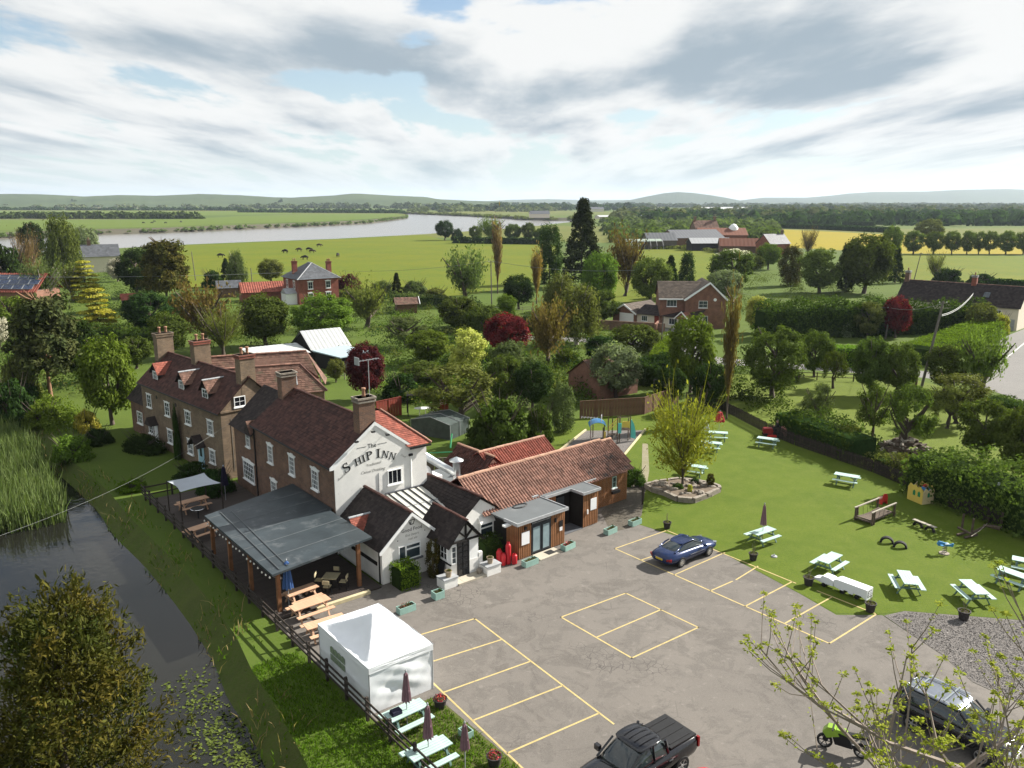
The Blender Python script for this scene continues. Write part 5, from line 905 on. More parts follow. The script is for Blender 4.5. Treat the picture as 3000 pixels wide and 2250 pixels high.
for i in range(2):
    for j in range(5):
        a = Vector((4.15, .6+j*1.55, 7.95)); dv = Vector((3.2, 0, -3.0)).normalized(); p = a+dv*(.25+i*1.75); n = Vector((3.0, 0, 3.2)).normalized(); w = Vector((0, 1.45, 0)); h = dv*1.65; p += n*.09
        MB().quad(p, p+h, p+h+w, p+w).quad(p-n*.05, p-n*.05+w, p-n*.05+h+w, p-n*.05+h).build('solar_panel', mat('pale_solar_glass', (.30, .33, .36), .12, .1, 2, spec=.9), mh)
plain_window(mh, (-2.2, 1.19, 3.65), 0, 1.7, 1.15, 3, 1); plain_window(mh, (3.0, -.006, 3.6), 0, 1.5, 1.2, 2, 2); plain_window(mh, (3.0, -.006, .9), 0, 1.8, 1.3, 3, 1); MB().lathe([(.28, 0), (.28, .05)], 10).build('alarm_box', M_['paint'], mh, (5.0, -.002, 5.0), rot=(math.pi/2, 0, 0))
wa = thing('white_front_wing', 'cream walled front wing with dark lean to roof and red door', 'house wing', G(1865, 950), R(-40)); L_ = 11.5
MB().box(0, L_, 0, 3.0, 0, 2.0).build('wall', M_['cream'], wa); roof(wa, (-.3, -.35, 1.95), (L_+.3, -.35, 1.95), (L_+.3, 3.2, 3.3), (-.3, 3.2, 3.3), M_['tiledark'], .45, .4, seed=75)
plain_window(wa, (1.6, -.006, .75), 0, 1.2, .95, 3, 1); plain_window(wa, (7.3, -.006, .65), 0, 1.6, 1.05, 3, 1); MB().box(3.6, 4.5, -.05, -.003, 0, 1.85).build('door', M_['fencered'], wa)
MB().ext([(8.4, 1.9), (10.8, 1.9), (9.6, 3.0)], 'y', -1.4, 1.0).build('porch_gable', M_['redbrick'], wa); MB().ext([(8.2, 1.8), (9.6, 3.05), (11.0, 1.8), (11.0, 2.0), (9.6, 3.25), (8.2, 2.0)], 'y', -1.55, -1.41).build('bargeboard', M_['paint'], wa)
H = Frame(G(1795, 943)[:2], -42)
ga = thing('garage', 'brick garage with white up and over door beside the cream wing', 'garage', H.o, H.a)
MB().ext(gable_poly(0, 4.9, 2.0, 2.0, 2.45, 3.35), 'y', 0, 8.5).build('wall', M_['newbrick'], ga); roof(ga, (-.3, -.2, 1.9), (-.3, 8.6, 1.9), (2.45, 8.6, 3.5), (2.45, -.2, 3.5), brt, .45, .42, seed=76); roof(ga, (5.2, -.2, 1.9), (5.2, 8.6, 1.9), (2.45, 8.6, 3.5), (2.45, -.2, 3.5), brt, .45, .42, seed=77)
MB().ext([(-.3, 1.75), (-.1, 1.75), (2.45, 3.25), (5.0, 1.75), (5.2, 1.75), (5.2, 1.95), (2.45, 3.55), (-.3, 1.95)], 'y', -.27, -.2).build('bargeboard', M_['paint'], ga); MB().box(1.5, 4.5, -.05, -.003, 0, 1.9).build('garage_door', M_['paint'], ga)
wl = thing('garden_wall', 'brown garden wall in front of the garage', 'wall', G(1790, 965), 0); MB().beam((-6, 2.0, .8), (8.5, -4.0, .8), .25, 1.6).build('masonry', M_['brick'], wl)
wl = thing('brick_gate_pier', 'orange brick wall end beside the house drive', 'wall', G(1925, 968), 0); MB().beam((-.9, -3.5, .8), (.5, 1.2, .8), .4, 1.6).build('masonry', M_['newbrick'], wl)
# ---- roadside cottage at the right edge
H = Frame(G(2977, 970)[:2], 135)
rc = thing('roadside_cottage', 'long white cottage with dark tiled roof at the bend of the lane', 'cottage', H.o, H.a)
MB().ext(gable_poly(-6.5, 0, 3.9, 3.9, -3.2, 7.0), 'x', 0, 20).build('wall', M_['cream'], rc)
# (local x runs back along the cottage, local y towards the lane)
roof(rc, (-.3, .35, 3.75), (20.2, .35, 3.75), (20.2, -3.2, 7.2), (-.3, -3.2, 7.2), M_['tiledark'], .4, .36, seed=81); roof(rc, (-.3, -6.8, 3.75), (20.2, -6.8, 3.75), (20.2, -3.2, 7.2), (-.3, -3.2, 7.2), M_['tiledark'], .6, .5, seed=82); ridge(rc, (-.3, -3.2, 7.22), (20.2, -3.2, 7.22), M_['tile2'])
chimney(rc, 19.6, -3.2, 6.4, 8.9, .8, .8, 'brick', 1, cap='lead'); chimney(rc, 8.2, -3.2, 6.6, 8.7, .8, .7, 'redbrick', 1, cap='lead')
for x in (3.0, 4.1, 5.2): plain_window(rc, (x, .006, 2.2), 180, .8, 1.1, 2, 2)
MB().box(.4, 1.2, .003, .05, 0, 1.9).build('door', M_['lead'], rc); MB().cbox((5.5, -1.3, 5.6), (1.0, 1.2, .1), Matrix.Rotation(R(-44), 3, 'X')).build('skylight', M_['glass'], rc)
# ---- sheds and barns in the gardens
H = Frame(G(885, 983, 3.3)[:2], 36)
bn = thing('tin_barn', 'barn with a steep pale tin roof among the garden trees', 'barn', H.o, H.a)
MB().ext([(-3.4, 0), (3.4, 0), (3.4, 1.9), (0, 3.9), (-3.4, 1.9)], 'x', 0, 5.4).build('wall', M_['blacktimber'], bn)
def tin(parent, A, B, Cc, D, m, name='roof_sheet', pitch=.3):
    A, B, Cc, D = map(Vector, (A, B, Cc, D)); n = max(2, int((B-A).length/pitch)); mb = MB(); nn = (B-A).cross(D-A).normalized(); nn = nn if nn.z > 0 else -nn; vs = []
    for k in range(n+1):
        for o in ((0, .03) if k % 2 else (.03, .03)):
            pass
        l = nn*(.035 if k % 2 else 0); vs += [A.lerp(B, k/n)+l, D.lerp(Cc, k/n)+l]
    mb.add(vs, [(2*k, 2*k+2, 2*k+3, 2*k+1) for k in range(n)]); return mb.build(name, m, parent)
tin(bn, (-.3, -3.7, 1.75), (5.7, -3.7, 1.75), (5.7, 0, 3.95), (-.3, 0, 3.95), M_['tin']); tin(bn, (-.3, 3.7, 1.75), (5.7, 3.7, 1.75), (5.7, 0, 3.95), (-.3, 0, 3.95), M_['tin'])
bl = thing('lean_to_shed', 'dark shed with flat pale blue roof beside the tin barn', 'shed', G(740+1620*.1627, 960+440*.1627, 2.0), R(50)); bl.location.z = 0
MB().box(-2.4, 2.4, -2.6, 2.6, 0, 2.0).build('wall', M_['blacktimber'], bl); MB().add([(-2.7, -2.9, 2.02), (2.7, -2.9, 2.02), (2.7, 2.9, 2.25), (-2.7, 2.9, 2.25), (-2.7, -2.9, 1.9), (2.7, -2.9, 1.9), (2.7, 2.9, 2.1), (-2.7, 2.9, 2.1)], [(0, 1, 2, 3), (0, 4, 5, 1), (1, 5, 6, 2), (2, 6, 7, 3), (3, 7, 4, 0)]).build('roof_sheet', M_['bluetin'], bl)
wsd = thing('glass_roofed_shed', 'low shed with a stained white sheet roof left of the tin barn', 'shed', G(740+420*.1627, 960+420*.1627, 1.9), R(36)); wsd.location.z = 0
MB().box(-3.6, 3.6, -2.2, 2.2, 0, 1.7).build('wall', M_['blacktimber'], wsd); tin(wsd, (-3.9, -2.5, 1.65), (3.9, -2.5, 1.65), (3.9, 2.5, 2.3), (-3.9, 2.5, 2.3), mat('stained_sheet', (.44, .46, .45), .5, .1, 1, stain=((.20, .22, .20), 1.1, .55)))
bs = thing('brick_garden_shed', 'old brick shed with mossy red roof beside the silver willow', 'shed', G(1710, 1160), R(38)); MB().ext(gable_poly(-2.6, 2.6, 2.3, 2.3, 0, 4.0), 'x', 0, 6).build('wall', M_['newbrick'], bs); roof(bs, (-.2, -2.9, 2.1), (6.2, -2.9, 2.1), (6.2, 0, 4.15), (-.2, 0, 4.15), M_['tile2'], .4, .36, seed=83); roof(bs, (-.2, 2.9, 2.1), (6.2, 2.9, 2.1), (6.2, 0, 4.15), (-.2, 0, 4.15), M_['tile2'], .5, .4, seed=84)
so = thing('solar_roof_house', 'red tiled house roof carrying a bank of dark solar panels', 'house', G(45, 905), R(-2)); MB().box(-20, 4.4, 0, 9, 0, 3.6).build('wall', M_['newbrick'], so); roof(so, (-20, -.4, 3.4), (5.0, -.4, 3.4), (5.0, 4.5, 6.9), (-20, 4.5, 6.9), M_['pantile2'], .5, .5, 'pan', seed=85); roof(so, (-20, 9.4, 3.4), (5.0, 9.4, 3.4), (5.0, 4.5, 6.9), (-20, 4.5, 6.9), M_['pantile2'], .8, .8, 'pan', seed=86)
for i in range(3):
    for j in range(6):
        a = Vector((-9.0+j*2.15+(i % 2)*.7, .25+i*1.22, 3.95+i*.87)); dx = Vector((2.05, 0, 0)); dy = Vector((0, 1.15, .82)); n = Vector((0, -.58, .81))*.12; MB().quad(a+n, a+dx+n, a+dx+dy+n, a+dy+n).build('solar_panel', M_['solar'], so); q = MB()
        for p_, q_ in ((a, a+dx), (a, a+dy), (a+dx, a+dx+dy), (a+dy, a+dx+dy)): q.beam(p_+n*1.15, q_+n*1.15, .07, .03)
        q.build('panel_frame', M_['lead'], so)
wh = thing('riverside_house', 'white walled house with dark roof half hidden by trees near the river', 'house', G(300, 795), R(30)); MB().ext(gable_poly(-4, 4, 5, 5, 0, 8.2), 'x', -6, 5).build('wall', M_['cream'], wh); roof(wh, (-6.3, -4.4, 4.8), (5.3, -4.4, 4.8), (5.3, 0, 8.4), (-6.3, 0, 8.4), M_['slate'], .8, .7, seed=87); roof(wh, (-6.3, 4.4, 4.8), (5.3, 4.4, 4.8), (5.3, 0, 8.4), (-6.3, 0, 8.4), M_['slate'], .9, .8, seed=88); plain_window(wh, (5.006, 0, 5.0), 90, 1.3, 1.5, 2, 2); plain_window(wh, (5.006, -1.6, 2.0), 90, 1.3, 1.5, 2, 2); chimney(wh, -3, 0, 7.5, 10, 1, .8, 'brick', 1)
rs = thing('red_roofed_hut', 'tiny hut with a red roof under the dark trees', 'hut', G(385, 905), R(30)); MB().box(-1.6, 1.6, -1.4, 1.4, 0, 2.1).build('wall', M_['blacktimber'], rs); roof(rs, (-1.9, -1.7, 2.0), (1.9, -1.7, 2.0), (1.9, 0, 3.2), (-1.9, 0, 3.2), M_['pantile2'], .4, .4, seed=89); roof(rs, (-1.9, 1.7, 2.0), (1.9, 1.7, 2.0), (1.9, 0, 3.2), (-1.9, 0, 3.2), M_['pantile2'], .4, .4, seed=90)
hutA = thing('brown_hut', 'small brown hut with tipped roof on the garden lawn', 'hut', G(1190, 915), R(15)); MB().box(-2.0, 2.0, -1.6, 1.6, 0, 1.9).build('wall', M_['fencebrown'], hutA); roof(hutA, (-2.4, -2.0, 1.8), (2.4, -2.0, 1.8), (2.4, 0, 3.0), (-2.4, 0, 3.0), M_['tile2'], .4, .4, seed=91); roof(hutA, (-2.4, 2.0, 1.8), (2.4, 2.0, 1.8), (2.4, 0, 3.0), (-2.4, 0, 3.0), M_['tile2'], .4, .4, seed=92); MB().beam((2.5, -2.1, 1.8), (2.5, 0, 3.05), .1, .25).build('bargeboard', M_['paint'], hutA)
# ---- farm beyond the field on the right
def shed(name, label, px, rz, L_, w, e, r_, wallm, roofm, cat='barn', tile=False):
    t = thing(name, label, cat, G(*px), R(rz)); MB().ext(gable_poly(-w/2, w/2, e, e, 0, r_), 'x', -L_/2, L_/2).build('wall', M_[wallm], t)
    for s in (-1, 1): tin(t, (-L_/2-.4, s*(w/2+.5), e-.15), (L_/2+.4, s*(w/2+.5), e-.15), (L_/2+.4, 0, r_+.12), (-L_/2-.4, 0, r_+.12), M_[roofm], 'roof_sheet', .8)
    return t
shed('farm_barn', 'wide farm barn with pale rusty sheet roof beyond the field', (2025, 722), 18, 26, 16, 4.6, 8.0, 'fencebrown', 'slate'); shed('farm_barn', 'low open farm barn with white front roof edge', (2075, 733), 6, 18, 8, 3.4, 5.4, 'blacktimber', 'lead'); shed('farm_barn', 'long dark red farm barn left of the white silo', (2110, 716), 0, 24, 12, 5, 8.2, 'rust', 'rust')
shed('farm_shed', 'dark grey shed at the left end of the farm', (1930, 728), 10, 14, 9, 4, 7.2, 'fencegrey', 'slate', 'shed'); shed('farm_shed', 'low tiled cart shed in front of the dark red barn', (2190, 740), -8, 24, 8, 3, 6, 'fencebrown', 'rust', 'shed')
si = thing('silo', 'short white silo at the end of the dark red farm barn', 'silo', G(2146, 716)); MB().lathe([(2.4, 0), (2.4, 8.5), (1.2, 10), (0.1, 10.4)], 14).build('drum', M_['paint'], si, smooth=True)
fh = thing('farmhouse', 'farmhouse with twin chimneys behind the farm barns', 'house', G(2062, 700), R(8)); MB().ext(gable_poly(-5, 5, 6, 6, 0, 10.5), 'x', -7, 7).build('wall', M_['brick'], fh); roof(fh, (-7.3, -5.4, 5.8), (7.3, -5.4, 5.8), (7.3, 0, 10.7), (-7.3, 0, 10.7), M_['tile2'], 1, 1, seed=93); roof(fh, (-7.3, 5.4, 5.8), (7.3, 5.4, 5.8), (7.3, 0, 10.7), (-7.3, 0, 10.7), M_['tile2'], 1, 1, seed=94); chimney(fh, -6, 0, 9, 13, 1.4, 1, 'brick', 0); chimney(fh, 6, 0, 9, 13, 1.4, 1, 'brick', 0)
g2 = thing('gabled_farmhouse', 'gabled brick house with grey roof at the right of the farm', 'house', G(2265, 745), R(28)); MB().ext(gable_poly(-4, 4, 4.6, 4.6, 0, 8.2), 'x', -6, 5).build('wall', M_['redbrick'], g2)
for s in (-1, 1): roof(g2, (-6.3, s*4.4, 4.4), (5.3, s*4.4, 4.4), (5.3, 0, 8.4), (-6.3, 0, 8.4), M_['slate'], .8, .7, seed=95+s)
chimney(g2, 4.2, 0, 7.2, 10, .9, .9, 'brick', 1)
ph = thing('polytunnel', 'rounded pale polytunnel frame at the left of the farm', 'polytunnel', G(1880, 730), R(12)); mb = MB()
for k in range(7): mb.tube([(-9+k*3, 4*math.cos(a), .1+4.6*math.sin(a)) for a in np.linspace(0, math.pi, 9)], .10, 5)
mb.build('hoop', M_['lead'], ph); mb = MB(); pts = [(4*math.cos(a), .1+4.55*math.sin(a)) for a in np.linspace(.9, math.pi-.9, 7)]
for k in range(6): mb.quad((-9, *pts[k]), (9, *pts[k]), (9, *pts[k+1]), (-9, *pts[k+1]))
mb.build('cover', mat('pale_tunnel_film', (.30, .36, .30), .4, .1, 1), ph)
# far white buildings
for (px, w, e, nm, lab, m1, m2) in (((1740, 620), 40, 9, 'far_house', 'distant white house on the river bend', 'cream', 'slate'), ((1580, 638), 26, 9, 'far_house', 'distant white gabled house by the far end of the river', 'cream', 'slate'), ((2115, 619), 120, 9, 'far_glasshouse', 'distant long white roofed nursery building', 'cream', 'tin'), ((1815, 640), 60, 4, 'far_glasshouse', 'distant low pale shed beyond the farm scrub', 'cream', 'tin'), ((890, 605), 34, 10, 'far_house', 'distant red roofed house across the river', 'cream', 'pantile2'), ((1010, 605), 30, 14, 'far_house', 'distant pale steep gabled house across the river', 'cream', 'slate'), ((580, 598), 36, 12, 'far_house', 'distant cream house among the far left trees', 'cream', 'tile2')):
    t = thing(nm, lab, 'house', G(*px), R(10)); MB().ext(gable_poly(-w*.2, w*.2, e*.6, e*.6, 0, e), 'x', -w/2, w/2).build('wall', M_[m1], t)
    for s in (-1, 1): MB().quad((-w/2-.5, s*w*.22, e*.58), (w/2+.5, s*w*.22, e*.58), (w/2+.5, 0, e+.3), (-w/2-.5, 0, e+.3)).build('roof', M_[m2], t)
ch_ = thing('church_tower', 'distant church tower standing among trees across the river', 'church', G(640, 600)); MB().box(-5, 5, -5, 5, 0, 30).build('tower', M_['cream'], ch_); MB().box(-5.5, 5.5, -5.5, 5.5, 30, 32).build('parapet', M_['cream'], ch_); MB().ext(gable_poly(-6, 6, 10, 10, 0, 17), 'x', 5, 30).build('nave', M_['cream'], ch_)
# ================================================================ trees, bushes, hedges
T = tree_px
# (crown, leaf, middle x, foot y, top y, width, label[, category]) in photo pixels
TREES = [
 # left: gardens towards the river
 ('round', 'conifer', 100, 770, 652, 80, 'dark round evergreen behind the golden birch near the river'), ('weep', 'willow', 190, 815, 632, 120, 'tall golden green birch rising above the left gardens'),
 ('round', 'silver', 256, 790, 662, 88, 'blue green tree on the right side of the tall golden birch'), ('dome', 'dark', 30, 870, 712, 120, 'dark green bushy tree at the left edge below the river', 'bush'),
 ('bare', 'pink', 92, 850, 690, 90, 'pinkish bare tree in front of the dark round evergreen'), ('loose', 'grey', 130, 895, 770, 120, 'thin grey green birch with pale stems behind the solar roof'),
 ('loose', 'olive', 215, 880, 780, 90, 'olive twiggy tree beneath the tall golden birch'), ('tier', 'yellow', 255, 880, 758, 110, 'golden cedar with tiered branches, upper one behind its neighbour'), ('tier', 'yellow', 290, 985, 838, 150, 'golden cedar with tiered branches, larger one nearer the cottage'),
 ('round', 'blossom', 345, 825, 758, 60, 'white flowering tree beside the riverside house'), ('round', 'dark', 405, 872, 722, 120, 'dark green tree left of the big brown conifer'), ('pine', 'conifer2', 492, 905, 708, 185, 'broad olive brown conifer at the field corner'),
 ('round', 'dark', 440, 972, 855, 160, 'dark tree mass under the broad olive brown conifer'), ('round', 'grey', 540, 955, 850, 110, 'grey green tree left of the low red outbuilding'), ('weep', 'grey', 697, 845, 732, 66, 'slender grey birch standing at the meadow edge'), ('cone', 'conifer', 665, 838, 758, 46, 'small dark fir left of the slender grey birch'),
 ('dome', 'dark', 625, 842, 790, 66, 'dark low bush left of the small fir at meadow edge', 'bush'), ('round', 'olive', 795, 830, 758, 76, 'olive tree behind the red brick house chimney'), ('loose', 'brown', 600, 1015, 845, 190, 'wide bronze budding tree above the cottage chimneys'), ('bare', 'olive', 655, 1040, 900, 165, 'nearly bare twiggy tree right of the bronze one'),
 ('round', 'green', 500, 1050, 915, 125, 'round green tree behind the left cottage chimney'), ('pine', 'pine', 150, 1165, 872, 270, 'great dark pine with orange trunk left of the cottage'), ('round', 'fresh', 40, 990, 868, 150, 'light green tree below the solar roof'), ('round', 'fresh', 330, 1245, 985, 165, 'bright green tree at the left end of the cottage'), ('round', 'dark', 250, 1120, 940, 130, 'deep green tree between the great pine and the bright green tree'),
 ('round', 'blossom', 2, 1020, 925, 60, 'cherry in white blossom at the left edge'), ('dome', 'olive', 60, 1170, 1040, 120, 'olive bush under the great pine at the left edge', 'bush'), ('dome', 'dark', 40, 1240, 1110, 130, 'dark bush beside the canal at the left edge', 'bush'), ('round', 'green', 400, 1080, 985, 110, 'green tree just behind the cottage end gable'),
 # centre: gardens between cottage and meadow
 ('round', 'green', 780, 1015, 862, 160, 'round green tree left of the path to the red brick house'), ('roundbig', 'fresh', 945, 1010, 858, 200, 'wide leafy green tree in front of the red brick house'), ('loose', 'olive', 1075, 960, 830, 150, 'thin olive tree right of the red brick house'), ('cone', 'conifer', 1163, 870, 800, 42, 'small dark spruce at the meadow edge'),
 ('dome', 'plum', 1020, 858, 800, 78, 'reddish brown shrub beside the red brick house', 'bush'), ('dome', 'grey', 1120, 868, 822, 90, 'grey bush between reddish shrub and small spruce', 'bush'), ('dome', 'grey', 1215, 868, 820, 80, 'grey green bush just right of the small spruce', 'bush'), ('dome', 'olive', 1275, 880, 842, 80, 'low olive bush on the meadow edge left of the grey willow', 'bush'),
 ('loose', 'grey', 1368, 892, 735, 150, 'upright grey green willow at the meadow edge'), ('spread', 'grey', 1190, 1018, 930, 130, 'grey green apple tree on the garden lawn'), ('round', 'fresh', 1255, 1065, 968, 140, 'bright green tree left of the pale yellow one'), ('round', 'green', 1345, 970, 868, 130, 'round bush tree below the grey willow'), ('round', 'green', 1420, 990, 895, 120, 'green tree behind the dark red maple'),
 ('round', 'pale', 1370, 1100, 965, 125, 'glowing pale yellow tree in the gardens'), ('round', 'red', 1488, 1045, 915, 148, 'dome shaped dark red maple'), ('round', 'plum', 1075, 1172, 1005, 125, 'purple leaved tree behind the inn aerial'), ('poplar', 'pink', 1458, 860, 662, 84, 'tall thin pink brown poplar'), ('poplar', 'orange', 1572, 890, 742, 88, 'orange twigged willow beside the giant conifer'), ('round', 'dark', 1520, 905, 805, 100, 'dark green tree between the two brownish poplars'),
 ('cone', 'conifer', 1705, 840, 584, 150, 'giant dark conifer rising above the horizon'), ('column', 'ivy', 1610, 830, 662, 90, 'ivy clad tree on the left of the giant conifer'), ('round', 'fresh', 1752, 905, 738, 120, 'leafy fresh green tree in front of the giant conifer'), ('round', 'green', 1770, 945, 850, 100, 'green tree below the giant conifer'), ('loose', 'brown', 1832, 868, 692, 130, 'bronze budding tree right of the giant conifer'),
 ('round', 'willow', 1905, 890, 752, 125, 'pale green willow above the brick house'), ('cone', 'dark', 1962, 878, 750, 70, 'dark spruce behind the modern brick house'), ('column', 'dark', 2008, 868, 742, 56, 'dark narrow conifer behind the brick house gable'), ('weep', 'olive', 1690, 1010, 830, 165, 'weeping olive birch left of the garage'), ('weep', 'olive', 1640, 960, 800, 120, 'weeping olive birch with paler crown, the further one'), ('loose', 'brown', 1605, 1075, 895, 150, 'bronze twiggy tree right of the dark red maple'),
 ('round', 'fresh', 1485, 940, 862, 66, 'small bright green tree behind the dark red maple'), ('round', 'grey', 1500, 1125, 1000, 140, 'grey green tree in front of the dark red maple'), ('round', 'silver', 1805, 1165, 1000, 165, 'silvery willow beside the brick garden shed'), ('round', 'green', 1855, 1050, 950, 160, 'green and yellow tree in front of the garage'), ('round', 'dark', 1760, 1065, 985, 110, 'dark tree between silvery willow and weeping birch'), ('dome', 'fresh', 1660, 1075, 1020, 80, 'lime green bush left of the brick garden shed', 'bush'),
 ('spread', 'olive', 1345, 1240, 1070, 240, 'spreading olive apple tree behind the yard fence'), ('round', 'green', 1240, 1150, 1060, 150, 'green tree between the purple tree and apple tree'), ('dome', 'dark', 1180, 1170, 1090, 120, 'dark shrub behind the red stained fence', 'bush'), ('column', 'grey', 1650, 1265, 1125, 85, 'clipped grey green column shrub at the play area corner', 'bush'), ('dome', 'hedge', 1460, 1300, 1165, 190, 'large rounded ivy shrub behind the yard fence', 'bush'), ('dome', 'hedge', 1580, 1292, 1185, 90, 'rounded shrub between ivy shrub and clipped column', 'bush'), ('round', 'dark', 1560, 1195, 1060, 120, 'dark tree left of the brick garden shed'), ('round', 'green', 1480, 1180, 1040, 130, 'tall green tree behind the large ivy shrub'), ('round', 'olive', 985, 1120, 1050, 60, 'yellow flecked shrub beside the tile range gable', 'bush'),
 # right: around the brick house and lane
 ('round', 'fresh', 2022, 1150, 925, 150, 'leafy bright tree left of the larch near the play lawn'), ('poplar', 'brown', 2128, 1228, 868, 130, 'tall thin larch at the corner of the lawn'), ('round', 'dark', 2075, 1200, 1060, 120, 'dark conifer bush beside the larch', 'bush'), ('round', 'dark', 1960, 1180, 1075, 100, 'deep green bush behind the brown boarded fence', 'bush'), ('round', 'pale', 2215, 975, 868, 80, 'yellow green tree right of the modern brick house'), ('roundbig', 'green', 2262, 1165, 955, 200, 'big rounded green tree at the orchard edge'), ('round', 'green', 2385, 1105, 968, 105, 'green tree between big tree and small apple tree'), ('spread', 'green', 2440, 1138, 1028, 80, 'small apple tree by the orchard rail'),
 ('round', 'green', 2545, 1160, 985, 120, 'left one of the two leafy trees by the lane'), ('round', 'green', 2625, 1165, 1005, 120, 'right one of the two leafy trees by the lane'), ('round', 'green', 2765, 1145, 1010, 130, 'leafy tree right of the leaning telegraph pole'), ('loose', 'willow', 2868, 1160, 972, 165, 'feathery yellow green willow beside the road bend'), ('spread', 'olive', 2800, 1240, 1100, 190, 'olive apple tree below the road bend'),
 ('spread', 'grey', 2392, 1262, 1125, 95, 'grey apple tree nearest the lawn hedge corner'), ('spread', 'green', 2555, 1290, 1125, 105, 'slim apple tree in mid orchard'), ('spread', 'green', 2655, 1330, 1130, 140, 'apple tree standing behind the log pile'), ('spread', 'olive', 2775, 1255, 1130, 130, 'leaning apple tree with bare dark trunk'), ('round', 'green', 2875, 1350, 1170, 170, 'dense apple tree beyond the tall lawn pole'), ('round', 'green', 2990, 1420, 1190, 170, 'dense dark apple tree at the right edge'), ('dome', 'olive', 2650, 1400, 1330, 110, 'low olive bush at the foot of the log pile', 'bush'), ('dome', 'olive', 2480, 1320, 1240, 100, 'leafy bush on the lawn hedge near the slim apple tree', 'bush'),
 ('round', 'green', 2530, 860, 686, 165, 'big leafy tree above the tall dark hedge'), ('column', 'conifer', 2478, 855, 712, 74, 'dark conifer leaning on the big leafy tree'), ('cone', 'dark', 2622, 830, 728, 62, 'fir right of the big leafy tree'), ('round', 'willow', 2610, 765, 662, 62, 'pale pollard rising above the fir'), ('round', 'willow', 2400, 858, 728, 140, 'pale rounded tree in the right gardens'), ('column', 'conifer2', 2315, 838, 722, 84, 'dark brown clipped conifer in the right gardens'), ('round', 'fresh', 2250, 790, 712, 76, 'bright green tree by the gabled farmhouse'), ('bare', 'brown', 2365, 750, 672, 60, 'leafless tree at the golden meadow edge'), ('round', 'green', 2140, 858, 728, 140, 'dense green tree behind the brick house roof'), ('round', 'silver', 2120, 880, 790, 120, 'pale grey green tree just behind the solar gable'), ('dome', 'blossom', 2150, 760, 728, 110, 'pale flowering bush in front of the farm', 'bush'), ('round', 'green', 2200, 800, 745, 90, 'small green tree below the farm cart shed'),
 ('round', 'red', 2622, 990, 868, 88, 'small dark red maple in front of the tall hedge'), ('round', 'olive', 2540, 990, 885, 96, 'olive tree in front of the tall dark hedge'), ('dome', 'silver', 2470, 985, 930, 60, 'silver shrub at the foot of the tall dark hedge', 'bush'), ('dome', 'dark', 2775, 828, 785, 90, 'left dark bush behind the roadside cottage', 'bush'), ('dome', 'dark', 2875, 834, 800, 80, 'right dark bush behind the roadside cottage', 'bush'), ('bare', 'olive', 2738, 822, 742, 64, 'bare sapling behind the roadside cottage'), ('round', 'olive', 2872, 985, 888, 96, 'olive shrub tree against the roadside cottage'), ('dome', 'yellow', 2928, 978, 918, 56, 'yellow shrub against the roadside cottage', 'bush'),
 ('round', 'olive', 2722, 705, 640, 88, 'broad round tree behind the pollard willow row'),
 ('round', 'dark', 1303, 704, 645, 56, 'round dark green tree on the river bank'), ('dome', 'dark', 1340, 704, 668, 38, 'dark bush beside the round river bank tree', 'bush'), ('loose', 'willow', 1438, 710, 642, 88, 'pale domed willow on the river bank'), ('round', 'green', 1502, 708, 655, 54, 'left leafy tree of the river bank pair'), ('round', 'green', 1548, 708, 652, 46, 'right leafy tree of the river bank pair'), ('round', 'willow', 1395, 706, 660, 46, 'small willow between round tree and domed willow'), ('round', 'green', 1590, 712, 668, 60, 'leafy tree left of the ivy clad tree'),
]
for t in TREES:
    k, leaf, cx, by, top, w, lab = t[:7]; T(k, leaf, cx, by, top, w, lab, t[7] if len(t) > 7 else 'tree', bark='orangebark' if 'orange trunk' in lab else ('silverbark' if 'birch' in lab else 'bark'))
WORD = ['first', 'second', 'third', 'fourth', 'fifth', 'sixth', 'seventh', 'eighth']
for k, (cx, w) in enumerate(((2675, 66), (2735, 60), (2788, 52), (2832, 46), (2866, 42), (2898, 46), (2946, 58), (2997, 56))):
    T('round', 'willow', cx, 745, 676, w, WORD[k]+' pollard willow from the left in the row across the meadow', group='row of pollard willows')
# the young tree on the lawn, in leaf bud
lt_ = plant('bare', 'bud', G(1998, 1432), 3.3, height_at(G(1998, 1432), 1150), 'young budding tree growing from the stone edged bed', name='lawn_tree'); link('leaves', crown('lawn_tree_leaves', 'round', 46, 34, .032, 77, .20), LF['bud'], lt_)
for o in list(lt_.children):
    if o.name.startswith('trunk'): o.scale = (.55, .55, 1)
# dark conifer in front, bottom left
yew = plant('cone', 'yew', Vector((-14.3, 23.4, 0)), 5.0, 10.2, 'large dark yellow tipped conifer in the near left corner', name='conifer_tree')
for o in list(yew.children):
    if o.name.startswith('crown'):
        rng = np.random.default_rng(99); nb = 270; P = []; Tt = []; Nn = []
        for k in range(nb):
            a = rng.uniform(0, 6.283); z0 = rng.uniform(.02, .86); r0 = (1-z0)**.65*rng.uniform(.35, .98); tip = np.array([r0*np.cos(a), r0*np.sin(a), min(1, z0+.10*rng.uniform(.5, 1.4))]); base = np.array([tip[0]*.45, tip[1]*.45, z0-.05])
            n = 120; t = rng.uniform(0, 1, n)**.7; wd = .11*(1-t*.85); c = base+(tip-base)*t[:, None]+rng.normal(size=(n, 3))*wd[:, None]*np.array([1, 1, .55]); P.append(c); ax = (tip-base)/np.linalg.norm(tip-base); Tt.append(ax+rng.normal(size=(n, 3))*.45); Nn.append(rng.normal(size=(n, 3))+np.array([0, 0, .5])+c*np.array([1, 1, 0]))
        me = cards_mesh('yew_sprays', quads_at(np.concatenate(P), np.concatenate(Nn), .010, rng, 2.2, np.concatenate(Tt), .6)); me.materials.append(LF['yew']); o.data = me; o.material_slots[0].link = 'DATA'
